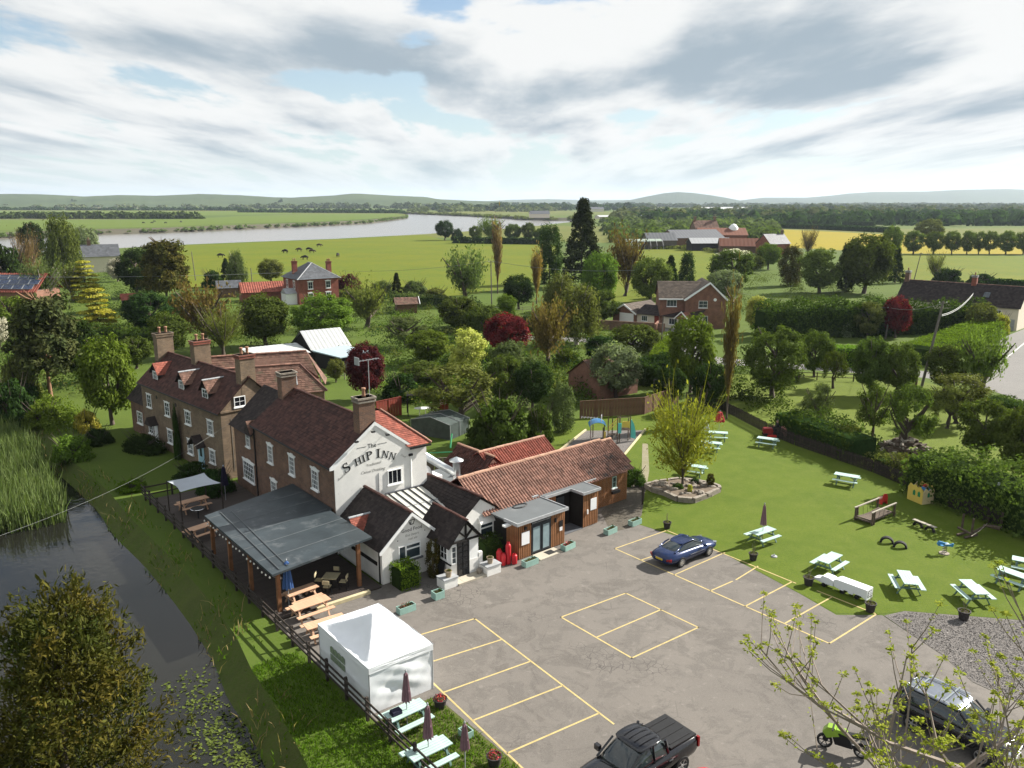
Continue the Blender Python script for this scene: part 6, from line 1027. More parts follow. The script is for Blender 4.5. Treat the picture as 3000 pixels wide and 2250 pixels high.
# ash in bud, bottom right: bare rising twigs with a rosette of young leaves on each tip
def budding_tree():
    base = Vector((12.9, 20.6, 0)); t = thing('budding_tree', 'nearly leafless tree with yellow green bud rosettes in the near right corner', 'tree', base); rng = np.random.default_rng(5); rnd = random.Random(5)
    wood = MB(); P = []; Nn = []; Tt = []; tips = []
    def shoot(p, d, L_, r, lev):
        q = p+d*L_*.5+Vector((rnd.uniform(-.05, .05), rnd.uniform(-.05, .05), .05))*L_; e = q+(d+Vector((0, 0, .35))).normalized()*L_*.5; wood.tube([p, q, e], [r, r*.75, r*.5], 5 if lev < 2 else 3, False)
        if lev >= 3: tips.append((e, (e-q).normalized())); return
        for k in range(rnd.randint(3, 5) if lev else 17):
            s = rnd.uniform(.35, 1.0); b = p.lerp(q, s*2) if s < .5 else q.lerp(e, s*2-1); a = rnd.uniform(0, 6.283); dd = Vector((math.cos(a), math.sin(a), rnd.uniform(.2, .9) if lev else rnd.uniform(.10, .7))).normalized(); dd = (d*.55+dd*.75).normalized() if lev else dd
            shoot(b, dd, L_*rnd.uniform(.5, .75) if lev else rnd.uniform(3.0, 5.2), r*.5, lev+1)
        tips.append((e, (e-q).normalized()))
    shoot(Vector((0, 0, 0)), Vector((.02, .02, 1)), 5.2, .17, 0)
    for (e, d) in tips:
        n = 26; k = rnd.uniform(.7, 1.25)
        dirs = rng.normal(size=(n, 3)); dirs[:, 2] = np.abs(dirs[:, 2])*.5+.12; dirs /= np.linalg.norm(dirs, axis=1, keepdims=True); ln = rng.uniform(.05, .15, n)*k
        P.append(np.array(e)+dirs*ln[:, None]); Tt.append(dirs); Nn.append(np.tile([0, 0, 1.0], (n, 1))+rng.normal(size=(n, 3))*.4)
        m = 7; s = rng.uniform(.15, .9, m); P.append(np.array(e)-np.array(d)*s[:, None]*.8+rng.normal(size=(m, 3))*.05); Tt.append(rng.normal(size=(m, 3))); Nn.append(rng.normal(size=(m, 3))+[0, 0, 1])
    wood.build('branches', M_['twig'], t); P = np.concatenate(P); link('leaves', cards_mesh('bud_leaves', quads_at(P, np.concatenate(Nn), .048, rng, 1.25, np.concatenate(Tt))), LF['bud'], t)
    return t
budding_tree()
# ---- hedges
def hp(*p): return [G(*q) for q in p]
hedge('tall_hedge', hp((2222, 992), (2400, 985), (2600, 982)), 4.0, 5.4, 'hedge', .20, 'tall black shadowed hedge behind the lane, left length', 1, 22, hvar=.2); hedge('tall_hedge', hp((2612, 978), (2720, 975), (2858, 968)), 3.6, 4.6, 'hedge', .20, 'tall shadowed hedge in front of the roadside cottage, right length', 2, 22, hvar=.25)
hedge('clipped_hedge', hp((2418, 1070), (2530, 1074), (2640, 1078)), 2.4, 2.7, 'hedgelime', .10, 'clipped box hedge along the lane behind the small apple tree', 3, 60, hvar=.05); hedge('clipped_hedge', hp((2690, 1068), (2790, 1030), (2890, 985)), 5.2, 2.6, 'hedgelime', .11, 'broad clipped lime green hedge beside the leaning pole', 4, 55, hvar=.06)
hedge('clipped_hedge', hp((1925, 1090), (1945, 1050), (1962, 1020)), 2.2, 2.4, 'hedgelime', .10, 'square yellow topped hedge beside the house drive', 5, 60, hvar=.04)
hedge('field_hedge', hp((1330, 712), (1450, 714), (1585, 716)), 4, 3.0, 'dark', .5, 'dark field hedge under the river bank trees', 6, 6); hedge('field_hedge', hp((2255, 668), (2400, 672), (2620, 682)), 5, 3.5, 'dark', .6, 'dark hedge at the far side of the golden meadow', 7, 4); hedge('field_hedge', hp((2240, 658), (2420, 660), (2560, 662)), 5, 3.5, 'dark', .7, 'dark hedge one field beyond the golden meadow', 8, 3)
hedge('field_hedge', hp((2900, 838), (3000, 842), (3150, 848)), 2, 1.8, 'dark', .3, 'dark hedge behind the roadside cottage at the right edge', 9, 14); hedge('lawn_hedge', hp((2300, 1262), (2400, 1300), (2530, 1350)), 3.4, 2.3, 'hedge', .12, 'rough hedge along the lawn fence below the grey apple tree', 10, 34, hvar=.35); hedge('lawn_hedge', hp((2700, 1428), (2840, 1480), (3000, 1540), (3150, 1600)), 4.6, 3.2, 'green', .13, 'tall leafy hedge behind the tall lawn pole', 11, 34, hvar=.3)
hedge('lawn_hedge', hp((2550, 1362), (2620, 1392), (2690, 1422)), 1.8, 1.2, 'olive', .11, 'low gappy hedge between the two higher lawn hedges', 12, 34, hvar=.4); hedge('roadside_hedge', hp((2900, 1195), (2990, 1222), (3100, 1260)), 2.2, 1.5, 'hedge', .12, 'dark hedge bank below the road bend', 13, 30, hvar=.2)
hedge('garden_hedge', hp((760, 1060), (860, 1045), (960, 1030)), 2.2, 1.8, 'green', .14, 'garden hedge behind the tin barn', 14, 22); hedge('garden_hedge', hp((1330, 955), (1450, 962), (1560, 972)), 2.6, 2.4, 'hedge', .18, 'dark hedge beneath the grey willow and poplars', 15, 18, hvar=.3); hedge('garden_hedge', hp((1150, 882), (1280, 895), (1400, 905)), 2.4, 1.8, 'grey', .2, 'grey hedge along the meadow edge', 16, 14, hvar=.35)
hedge('garden_hedge', hp((430, 1020), (330, 1000), (200, 1010)), 3, 2.4, 'hedge', .2, 'dark hedge under the golden cedars', 17, 18, hvar=.3); hedge('garden_hedge', hp((1870, 1120), (1940, 1130), (2010, 1100)), 3.4, 3.0, 'dark', .15, 'black hedge behind the brown boarded fence', 18, 30, hvar=.25); hedge('meadow_hedge', hp((860, 880), (1000, 872), (1130, 878)), 2.4, 1.6, 'olive', .2, 'rough hedge right of the red brick house', 19, 14, hvar=.4)
# ---- shrubs close to the inn
hedge('box_bush', [PUB.w(.5, -6.25), PUB.w(1.75, -6.25)], 1.3, 1.35, 'hedgelime', .055, 'bright clipped bush under the front room window', 20, 190, 'bush', hvar=.06)
cy = thing('clipped_conifer', 'dark narrow clipped conifer between front room and porch', 'bush', PUB.w(2.95, -6.35), 0, None, (.55, .55, 2.3)); link('crown', crown('clipped_crown', 'column', 60, 70, .07, 31, .24), LF['conifer2'], cy); MB().tube([(0, 0, 0), (0, 0, .6)], .12, 6).build('trunk', M_['bark'], cy)
hedge('ivy_bush', [EXT.w(-1.6, 1.55), EXT.w(-.5, 1.3)], 1.3, 1.3, 'ivy', .07, 'dark ivy bush between the porch wall and the gas bottles', 21, 120, 'bush', hvar=.2)
plant('dome', 'hedge', G(1858, 1420), 1.0, 1.5, 'rounded bush at the end of the timber clad annexe', 'bush'); plant('dome', 'yellow', G(255, 1262), 1.3, 2.2, 'golden shrub on the canal bank below the cottage', 'bush')
plant('dome', 'dark', COT.w(-1.6, 8.2), 2.6, 1.7, 'dark shrub in front of the cottage, left of its blue door', 'bush', ry=1.2); plant('dome', 'dark', COT.w(-1.8, -2.2), 1.6, 1.5, 'dark shrub by the right cottage window', 'bush'); plant('dome', 'dark', PUB.w(-2.2, 15.6), 1.5, 2.2, 'dark round tree shrub on the terrace beside the inn', 'bush'); plant('dome', 'ivy', COT.w(-.35, 3.9), .5, 5.0, 'climber growing up the cottage wall', 'bush', ry=.35)
for k, (px, h, leaf, lab) in enumerate((((130, 1245), 2.4, 'fresh', 'cow parsley clump on the canal bank, furthest'), ((215, 1345), 2.2, 'fresh', 'cow parsley clump on the canal bank, nearest the golden shrub'), ((290, 1300), 1.6, 'dark', 'dark weeds on the canal bank beside the golden shrub'), ((60, 1180), 2.6, 'dark', 'dark bankside bush at the left edge'))): plant('dome', leaf, G(*px), h*.85, h, lab, 'bush')
plant('dome', 'grass', G(385, 1435), 1.2, .9, 'bright weed clump on the bank near the terrace fence end', 'bush')
# ================================================================ things round the inn
def pdir(a, b, z=.0): A = G(*a, z); B = G(*b, z); d = B-A; return (A+B)/2, math.atan2(d.y, d.x)
PL = {}
def part_mesh(key, fn):
    if key not in PL: PL[key] = fn()
    return PL[key]
def picnic_table(loc, rz, m, legm, label, L_=1.8, group=None):
    t = thing('picnic_table', label, 'picnic table', loc, rz, group)
    pk = part_mesh(('plank', L_), lambda: MB().box(-L_/2, L_/2, -.066, .066, 0, .04).mesh('plank'))
    for k in range(5): link('plank', pk, M_[m], t, (0, (k-2)*.145, .72))
    for s in (-1, 1):
        for k in (0, 1): link('seat_plank', pk, M_[m], t, (0, s*(.60+k*.145), .43))
    def leg():
        mb = MB(); mb.beam((0, -.22, .72), (0, -.62, 0), .09, .05); mb.beam((0, .22, .72), (0, .62, 0), .09, .05); mb.beam((.05, -.75, .40), (.05, .75, .40), .04, .09); mb.beam((.05, -.34, .69), (.05, .34, .69), .04, .08); return mb.mesh('leg')
    lm = part_mesh('leg', leg)
    for s in (-1, 1): link('leg', lm, M_[legm], t, (s*(L_/2-.28), 0, 0), (0, 0, 0 if s > 0 else math.pi))
    br = part_mesh('brace', lambda: MB().beam((.62, 0, .40), (.15, 0, .70), .07, .04).beam((-.62, 0, .40), (-.15, 0, .70), .07, .04).mesh('brace')); link('brace', br, M_[legm], t)
    return t
def table_px(a, b, m, legm, label, z=.75, **k):
    c, rz = pdir(a, b, z); return picnic_table((c.x, c.y, k.pop('z0', .01)), rz, m, legm, label, **k)
LT = 'pale green picnic tables on the lawn'
for a, b, lab in (((2214, 1562), (2256, 1548), 'pale green picnic table with a closed mauve parasol on the lawn'), ((2413, 1645), (2450, 1623), 'pale green picnic table beside the white lorry shaped box'), ((2648, 1675), (2668, 1709), 'pale green picnic table seen end on, in front of the spring rider'), ((2827, 1698), (2879, 1742), 'pale green picnic table nearest the gravel with tub before it'), ((2936, 1666), (3007, 1691), 'pale green picnic table at the right edge, nearer of the pair'), ((2987, 1638), (3048, 1650), 'pale green picnic table cut by the right edge, further of the pair'),
                  ((2452, 1387), (2511, 1397), 'lone pale green picnic table below the lawn hedge'), ((2224, 1281), (2275, 1288), 'pale green picnic table in front of the red mower'), ((2079, 1265), (2127, 1268), 'pale green picnic table under the closed red parasol'), ((2065, 1294), (2102, 1298), 'pale green picnic table half behind the young lawn tree'), ((2016, 1361), (2054, 1367), 'pale green picnic table just behind the stone edged bed')):
    table_px(a, b, 'aqua', 'aquadark', lab, group=LT)
table_px((1138, 2104), (1240, 2057), 'aqua', 'aquadark', 'pale green picnic table against the marquee with blue cushions'); table_px((1202, 2218), (1308, 2167), 'aqua', 'aquadark', 'pale green picnic table at the lower edge beside the rail fence')
table_px((862, 1788), (954, 1757), 'pinkwood', 'pinkwood', 'new pine picnic table on the deck edge by the blue parasol', z0=.13, L_=2.1); table_px((903, 1835), (1000, 1806), 'pinkwood', 'pinkwood', 'new pine picnic table partly hidden behind the marquee', L_=2.1); table_px((531, 1478), (599, 1461), 'pinkwood', 'pinkwood', 'pine picnic table under the grey shade sail', z0=.13, L_=2.1); table_px((575, 1552), (602, 1543), 'pinkwood', 'pinkwood', 'pine picnic table by the left end of the canopy', z0=.13); table_px((850, 1745), (915, 1722), 'pinkwood', 'pinkwood', 'shaded pine picnic table under the dark canopy', z0=.13)
c = G(1160, 2092, .76); cu = thing('seat_cushion', 'stack of dark blue cushions on the marquee side table', 'cushions', (c.x, c.y, .77), R(38)); MB().box(-.22, .22, -.16, .16, 0, .09).box(-.2, .22, -.15, .16, .095, .18).build('cushion', M_['navy'], cu)
def parasol(loc, h, m, label, r=.15, rz=0, foot=0.0, fold=8, name='parasol', rim=.16):
    t = thing(name, label, 'parasol', loc, rz); MB().tube([(0, 0, 0), (0, 0, h-.02)], .022, 7).build('pole', M_['lead'], t); n = fold*4; prof = [(.02, 1.0), (.45, .93), (.62, .70), (.88, .40), (1.05, .16), (1.0, rim)]; vs = []; fs = []
    z0, z1 = foot+.9, h; top = [(.9, .12)]
    for f, q in prof:
        for k in range(n):
            a = 2*math.pi*k/n; rr = r*f*(1+.22*math.cos(fold*a)); vs.append((rr*math.cos(a), rr*math.sin(a), z0+(z1-z0)*q-(.03*math.cos(fold*a) if q < .2 else 0)))
    for i in range(len(prof)-1):
        for k in range(n): fs.append((i*n+k, (i+1)*n+k, (i+1)*n+(k+1) % n, i*n+(k+1) % n))
    MB().add(vs, fs).build('canopy', M_[m], t, smooth=False); MB().lathe([(.03, 0), (.045, .05), (.01, .11)], 8, (0, 0, h)).build('finial', M_['bluewhite' if m == 'navy' else 'lead'], t); MB().tube([(0, 0, z0+(z1-z0)*.45), (0, 0, z0+(z1-z0)*.48)], r*.82, 12).build('tie', M_[m], t); return t
def on_px(px, py, z=0): p = G(px, py, z); return (p.x, p.y, .01)
parasol(on_px(2235, 1555, .75), 2.55, 'mauve', 'closed mauve parasol standing in the lawn table', .17); parasol(on_px(1192, 2079, .75), 2.5, 'mauve', 'closed mauve parasol in the table against the marquee', .17); parasol(on_px(1255, 2189, .75), 2.6, 'mauve', 'closed mauve parasol in the table at the lower edge', .17); parasol(on_px(1363, 2268), 2.2, 'mauve', 'closed mauve parasol standing alone beside the small planter', .16)
parasol(on_px(2106, 1262, .1), 2.0, 'redc', 'closed bright red parasol on the far lawn', .42, rim=.10); parasol(on_px(2066, 1290, .1), 1.9, 'sail', 'closed grey parasol behind the young lawn tree', .30); p = G(848, 1788); parasol((p.x, p.y, .13), 2.75, 'blue', 'large closed blue and white parasol by the canopy post', .25); p = G(662, 1470); parasol((p.x, p.y, .13), 2.6, 'navy', 'closed navy patterned parasol with white finial on the terrace', .24)
def leafy(parent, name, n, r, h, leafm, size, seed, c=(0, 0, 0), rx=None):
    rng = np.random.default_rng(seed); d = rng.normal(size=(n, 3)); d /= np.linalg.norm(d, axis=1, keepdims=True); d *= rng.uniform(.2, 1, (n, 1))**.5; P = np.stack([d[:, 0]*(rx or r), d[:, 1]*r, np.abs(d[:, 2])*h], 1)+np.array(c)
    o = link(name, cards_mesh(name, quads_at(P, d+rng.normal(size=(n, 3))*.6+[0, 0, .4], size, rng)), LF[leafm] if leafm in LF else M_[leafm], parent); return o
def planter(px, py, L_, w, label, rz, seed, flowers=None, leaf='olive', h=.36):
    p = G(px, py); t = thing('planter_box', label, 'planter', (p.x, p.y, .018), rz); mb = MB(); k = .035
    for a in ((-L_/2, L_/2, -w/2, -w/2+k), (-L_/2, L_/2, w/2-k, w/2), (-L_/2, -L_/2+k, -w/2+k, w/2-k), (L_/2-k, L_/2, -w/2+k, w/2-k)): mb.box(*a, 0, h)
    mb.build('side', M_['planter'], t); MB().box(-L_/2+k, L_/2-k, -w/2+k, w/2-k, .02, h-.07).build('soil', M_['soil'], t); leafy(t, 'plant', 70, w*.36, .20, leaf, .035, seed, (0, 0, h-.08), L_*.40)
    if flowers: leafy(t, 'flowers', 90, w*.36, .26, flowers, .035, seed+1, (-.1, 0, h-.05), L_*.36)
    leafy(t, 'plant', 40, .12, .3, 'dark', .04, seed+2, (L_*.2, 0, h-.08)); return t
ar = EXT.a
planter(1553, 1655, 1.05, .42, 'sage green planter box outside the lobby door', ar, 201); planter(1664, 1608, 1.0, .42, 'sage green planter box with bright red flowers and small bush', ar+.1, 202, 'flower'); planter(1788, 1562, .95, .42, 'left one of two sage planter boxes beyond the timber porch', ar+.05, 203); planter(1860, 1537, .95, .42, 'sage planter box at the corner of the lawn', ar, 204); planter(1283, 1752, .60, .48, 'square sage planter box before the porch plinth wall', PUB.a, 205, h=.42); planter(1190, 1792, 1.0, .42, 'sage planter box with brown stems before the front room', PUB.a, 206, 'rust'); planter(1365, 2158, .52, .42, 'small sage planter box on the bay line near the lower edge', R(-50), 207, h=.32)
def tub(px, py, label, seed, r=.27, h=.45, flowers=None, m='tub', z=.016, stems=True, p=None):
    p = p or G(px, py); t = thing('flower_tub', label, 'tub', (p.x, p.y, z)); MB().lathe([(r*.72, 0), (r*.95, h*.85), (r*1.08, h*.9), (r*1.08, h), (r*.92, h), (r*.9, h-.06)], 16, cap=False).build('pot', M_[m], t, smooth=False); MB().lathe([(.001, h-.05), (r*.92, h-.06)], 14, cap=False).build('soil', M_['soil'], t); leafy(t, 'plant', 60, r*.95, .14, 'olive', .04, seed, (0, 0, h-.04))
    if flowers: leafy(t, 'flowers', 110, r*1.0, .24, flowers, .035, seed+1, (0, 0, h-.02))
    if stems:
        mb = MB(); rr = random.Random(seed)
        for k in range(7): a = rr.uniform(0, 6.28); mb.tube([(0, 0, h-.05), (math.cos(a)*.12, math.sin(a)*.12, h+.5+rr.uniform(-.1, .2))], .006, 3)
        mb.build('stems', M_['twig'], t)
    return t
tub(1290, 2072, 'dark tub of red flowers at the marquee corner', 301, .30, .42, 'flower', stems=False); tub(1448, 2242, 'dark tub of red flowers on the lower edge', 302, .30, .42, 'flower', stems=False); tub(2206, 1641, 'dark tub on the lawn edge nearest the mauve parasol', 303); tub(2368, 1714, 'dark tub just left of the white lorry shaped box', 304, .29, .48); tub(2549, 1792, 'dark tub just right of the white lorry shaped box', 305, .29, .5); tub(2822, 1816, 'dark tub on the gravel edge by the last table', 306, .30, .52); tub(1954, 1548, 'dark tub at the lawn corner behind the blue car', 307)
tub(0, 0, 'stone coloured pot with pale plant on the left plinth wall', 308, .2, .38, None, 'stonepot', .61, False, PUB.w(2.95, -7.95)); tub(0, 0, 'stone coloured pot with pale plant on the right plinth wall', 309, .2, .38, None, 'stonepot', .61, False, PUB.w(5.9, -7.98))
p = PUB.w(5.62, -8.42, .0); gl = thing('garden_urn', 'small round stone urn at the foot of the right plinth wall', 'urn', PUB.w(5.2, -7.85, .13)); MB().lathe([(.10, 0), (.17, .1), (.19, .2), (.12, .3), (.09, .31)], 12).build('bowl', M_['stone'], gl, smooth=True)
ab = thing('menu_board', 'dark menu board leaning on the porch side', 'sign board', PUB.w(3.2, -6.75), PUB.a-R(90)); MB().cbox((0, 0, .5), (.6, .04, 1.0), Matrix.Rotation(R(-14), 3, 'X')).build('board', M_['black'], ab); MB().cbox((0, -.03, .5), (.5, .01, .86), Matrix.Rotation(R(-14), 3, 'X')).build('face', M_['iron'], ab)
for px, h, r, lab in (((1463, 1652), .95, .19, 'red gas bottle against the ivy, left of the tall one'), ((1475, 1656), .78, .15, 'short red gas bottle in front of the ivy'), ((1489, 1652), 1.42, .17, 'tallest dark red gas bottle by the lobby corner'), ((1507, 1652), .66, .17, 'squat red gas bottle closest to the timber boards')):
    p = G(*px); t = thing('gas_bottle', lab, 'gas bottle', (p.x, p.y, .016), 0, 'red gas bottles by the lobby'); MB().lathe([(r*.9, 0), (r, .04), (r, h*.80), (r*.8, h*.88), (r*.35, h*.93), (r*.3, h*.93)], 16).build('cylinder', M_['gas'], t, smooth=True); MB().lathe([(r*.55, h*.9), (r*.55, h), (r*.45, h), (r*.45, h*.92)], 12, cap=False).build('collar', M_['gas'], t); MB().lathe([(.03, h*.92), (.03, h*.98)], 8).build('valve', M_['chrome'], t)
# ---- canopy, deck and rail fence
dk = thing('deck', 'dark boarded terrace deck along the canal side of the inn', 'deck', PUB.o, PUB.a); pk = MB().box(-.068, .068, 0, 22.9, 0, .03).mesh('deck_board')
for k in range(44): link('deck_board', pk, M_['deck'], dk, (-6.45+k*.145, -5.75, .09))
MB().box(-6.5, -.15, -5.72, 17.1, 0, .088).build('deck_frame', M_['fence'], dk); MB().box(-4.2, -1.0, -6.02, -5.78, .02, .2).build('step', M_['palewood'], dk)
cp_ = thing('canopy', 'flat dark felt roofed canopy on timber posts beside the inn', 'canopy', PUB.o, PUB.a)
def czz(u): return 2.56+(u+6.4)*.055
cn = [(-6.4, -5.6), (-.32, -5.15), (-.32, 0.0), (-.10, .25), (-.10, 6.1), (-6.4, 4.85)]; mb = MB(); n = len(cn); mb.add([(u, v, czz(u)+.08) for u, v in cn]+[(u, v, czz(u)-.04) for u, v in cn], [tuple(range(n)), tuple(range(n, 2*n))[::-1]]+[(k, n+k, n+(k+1) % n, (k+1) % n) for k in range(n)]); mb.build('roof', M_['felt'], cp_)
for v in (-3.6, -1.6, .4, 2.4, 4.2): MB().beam((-6.38, v, czz(-6.38)+.088), (-.35, v, czz(-.35)+.088), .05, .012).build('felt_seam', M_['felt2'], cp_)
MB().tube([(-5.9, -5.3, 2.70), (-5.5, 4.6, 2.72)], .035, 5).build('pipe', M_['felt2'], cp_); MB().tube([(-5.4, -5.2, 2.72), (-4.9, 4.4, 2.74)], .03, 5).build('pipe', M_['felt2'], cp_)
for u, v in ((-5.85, -4.9), (-1.1, -4.9), (-6.1, -1.6), (-6.1, 1.6), (-6.1, 4.6), (-3.4, 5.2)): MB().box(u-.1, u+.1, v-.1, v+.1, .1, czz(u)-.05).build('post', M_['oak'], cp_)
for a, b in (((-6.15, -5.3), (-6.15, 4.8)), ((-6.3, -5.0), (-.5, -4.7))): MB().beam((*a, czz(a[0])-.14), (*b, czz(b[0])-.14), .10, .18).build('beam', M_['blacktimber'], cp_)
sl_ = thing('string_lights', 'string of frosted bulbs along the canal edge of the canopy', 'string lights', PUB.o, PUB.a); bm = MB().lathe([(.02, .12), (.045, .07), (.055, .03), (.03, 0)], 8).mesh('bulb', True); pts = []
for k in range(20): v = -5.4+k*.53; z = 2.33+.05*math.cos(k*1.57); pts.append((-6.47, v, z+.13)); link('bulb', bm, M_['bulb'], sl_, (-6.47, v, z))
MB().tube(pts, .012, 4).build('cord', M_['black'], sl_)
fe = thing('rail_fence', 'dark post and rail fence between the canal bank and terrace', 'fence', PUB.o, PUB.a); pm = MB().box(-.06, .06, -.06, .06, 0, 1.12).mesh('post'); vv = -26.0; rm = MB().box(-.02, .02, 0, 1.88, -.05, .05).mesh('rail')
for k in range(23):
    v = -25.6+k*1.9
    link('post', pm, M_['fence'], fe, (-6.72, v, 0))
    for z in (.45, .72, 1.03): link('rail', rm, M_['fence'], fe, (-6.80, v, z), (0, 0, 0))
f2 = thing('corner_fence', 'short post and rail fence closing the far end of the terrace', 'fence', PUB.w(-6.72, 17.4), PUB.a)
for k in range(3): link('post', pm, M_['fence'], f2, (k*1.9, 0, 0)); [link('rail', rm, M_['fence'], f2, (k*1.9, -.07, z), (0, 0, R(-90))) for z in (.45, 1.03) if k < 2]
sa = thing('shade_sail', 'grey shade sail stretched over the terrace', 'shade sail', (0, 0, 0)); co = [G(488, 1410, 2.5), G(598, 1385, 2.6), G(648, 1415, 2.5), G(527, 1442, 2.2)]; cc = sum(co, Vector())/4; sa.location = (cc.x, cc.y, 0); mb = MB(); N_ = 8; vs = []
for i in range(N_+1):
    for j in range(N_+1):
        s, t = i/N_, j/N_; s2 = .5+(s-.5)*(1-.14*math.sin(math.pi*t)); t2 = .5+(t-.5)*(1-.14*math.sin(math.pi*s)); q = co[0].lerp(co[1], s2).lerp(co[3].lerp(co[2], s2), t2); vs.append((q.x-cc.x, q.y-cc.y, q.z-.25*math.sin(math.pi*s)*math.sin(math.pi*t)))
mb.add(vs, [(i*(N_+1)+j, (i+1)*(N_+1)+j, (i+1)*(N_+1)+j+1, i*(N_+1)+j+1) for i in range(N_) for j in range(N_)]); mb.build('cloth', M_['sail'], sa, smooth=True)
for q in co: MB().tube([(q.x-cc.x, q.y-cc.y, .1), (q.x-cc.x, q.y-cc.y, q.z+.05)], .04, 6).build('post', M_['fence'], sa)
p = G(582, 1523); rt = thing('round_table', 'small round table with pale metal rim at the canopy end', 'table', (p.x, p.y, .13)); MB().lathe([(.45, .70), (.48, .72), (.45, .74)], 20, cap=False).build('rim', M_['chrome'], rt); MB().lathe([(.001, .725), (.45, .725)], 20, cap=False).build('top', M_['black'], rt); MB().tube([(0, 0, 0), (0, 0, .72)], .05, 8).build('stem', M_['black'], rt)
c = G(970, 1692, .75); tb = thing('cafe_table', 'pale square cafe table under the canopy edge', 'table', (c.x, c.y, .13), PUB.a+R(45)); MB().box(-.42, .42, -.42, .42, .70, .74).build('top', M_['palewood'], tb); MB().tube([(0, 0, 0), (0, 0, .70)], .04, 8).build('stem', M_['black'], tb); MB().box(-.3, .3, -.03, .03, 0, .04).box(-.03, .03, -.3, .3, .041, .06).build('foot', M_['black'], tb)
def chair():
    t = thing('cafe_chair', '', 'chair', (0, 0, 0)); MB().box(-.2, .2, -.2, .2, .43, .46).build('seat', M_['palewood'], t); MB().box(-.2, .2, .19, .22, .62, .86).build('backrest', M_['palewood'], t); lg = MB().box(-.018, .018, -.018, .018, 0, .43).mesh('leg'); lb = MB().box(-.018, .018, -.018, .018, 0, .86).mesh('rear_leg')
    for x in (-1, 1): link('leg', lg, M_['black'], t, (x*.18, -.18, 0)); link('rear_leg', lb, M_['black'], t, (x*.18, .2, 0))
    return t
c0 = chair()
for k, lab in enumerate(('cafe chair at the canal side of the square table', 'cafe chair at the car park side of the square table', 'cafe chair at the wall side of the square table', 'cafe chair at the deck side of the square table')):
    a = PUB.a+R(45)+k*math.pi/2; o = c0 if k == 0 else dup(c0, (0, 0, 0), 0); o.location = (c.x+math.sin(a)*-.72, c.y+math.cos(a)*.72, .13); o.rotation_euler = (0, 0, a); o['label'] = lab; o['group'] = 'chairs round the cafe table'
# ---- white marquee
mq = thing('marquee', 'white pop up marquee tent with a pointed roof beside the rail fence', 'marquee', PUB.w(-4.85, -13.45), PUB.a); hw, hl, ev = 1.62, 2.42, 2.22
def tent_z(x, y):
    a = abs(x)/hw; b = abs(y)/hl; m = max(a, b); base = ev+1.10*(1-m)**1.35; cr = 1-min(1, abs(a-b)*3.2); base += .10*cr*(1-m)*m*4*.5; base -= .15*math.sin(math.pi*min(1, m))*(1-cr)*.9; return base+.012*math.sin(9*x+4*y)*m
NX, NY = 26, 36; vs = [(-hw+2*hw*i/NX, -hl+2*hl*j/NY, tent_z(-hw+2*hw*i/NX, -hl+2*hl*j/NY)) for i in range(NX+1) for j in range(NY+1)]
MB().add(vs, [(i*(NY+1)+j, (i+1)*(NY+1)+j, (i+1)*(NY+1)+j+1, i*(NY+1)+j+1) for i in range(NX) for j in range(NY)]).build('roof', M_['tent'], mq, smooth=True)
def tent_wall(p0, p1, name, z1, seed, z0=.02, amp=.045, out=0.0):
    rng = random.Random(seed); p0, p1 = Vector(p0), Vector(p1); d = p1-p0; nrm = Vector((d.y, -d.x)).normalized(); A, B = 30, 22; ph = [rng.uniform(0, 6) for _ in range(6)]; vs = []
    for i in range(A+1):
        for j in range(B+1):
            s, t = i/A, j/B; e = math.sin(math.pi*s)*math.sin(math.pi*min(1, t*1.0)); w = amp*e*(math.sin(7*s+5*t+ph[0])+.6*math.sin(13*s-9*t+ph[1])+.5*math.sin(21*(s*.6+t)+ph[2])+.3*math.sin(31*(s-t*.7)+ph[3])); q = p0+d*s+nrm*(w+out); vs.append((q.x, q.y, z0+(z1-z0)*t))
    return MB().add(vs, [(i*(B+1)+j, (i+1)*(B+1)+j, (i+1)*(B+1)+j+1, i*(B+1)+j+1) for i in range(A) for j in range(B)]).build(name, M_['tent'], mq, smooth=True)
k = .02; tent_wall((-hw+k, -hl+k), (hw-k, -hl+k), 'side_wall', ev, 1); tent_wall((hw-k, -hl+k), (hw-k, hl-k), 'side_wall', ev, 2); tent_wall((hw-k, hl-k), (-hw+k, hl-k), 'side_wall', ev, 3); sw_ = tent_wall((-hw+k, hl-k), (-hw+k, -hl+k), 'side_wall', ev, 4, amp=.012)
for a, b, s in (((-hw, -hl), (hw, -hl), 5), ((hw, -hl), (hw, hl), 6), ((hw, hl), (-hw, hl), 7), ((-hw, hl), (-hw, -hl), 8)): tent_wall(a, b, 'valance', ev+.02, s, ev-.28, .010, .012)
for i in range(4):
    for j in range(2):
        y0 = 1.0-i*.36; MB().ext([(y0-.155, 1.02+j*.36), (y0+.155, 1.02+j*.36), (y0+.155, 1.30+j*.36), (y0, 1.36+j*.36 if j else 1.31+j*.36), (y0-.155, 1.30+j*.36)], 'x', -hw-.035, -hw-.02).build('window_pane', M_['tentwin'], sw_)
for x in (-1, 1):
    for y in (-1, 1): MB().tube([(x*(hw-.03), y*(hl-.03), 0), (x*(hw-.03), y*(hl-.03), ev)], .03, 6).build('leg', M_['lead'], mq)
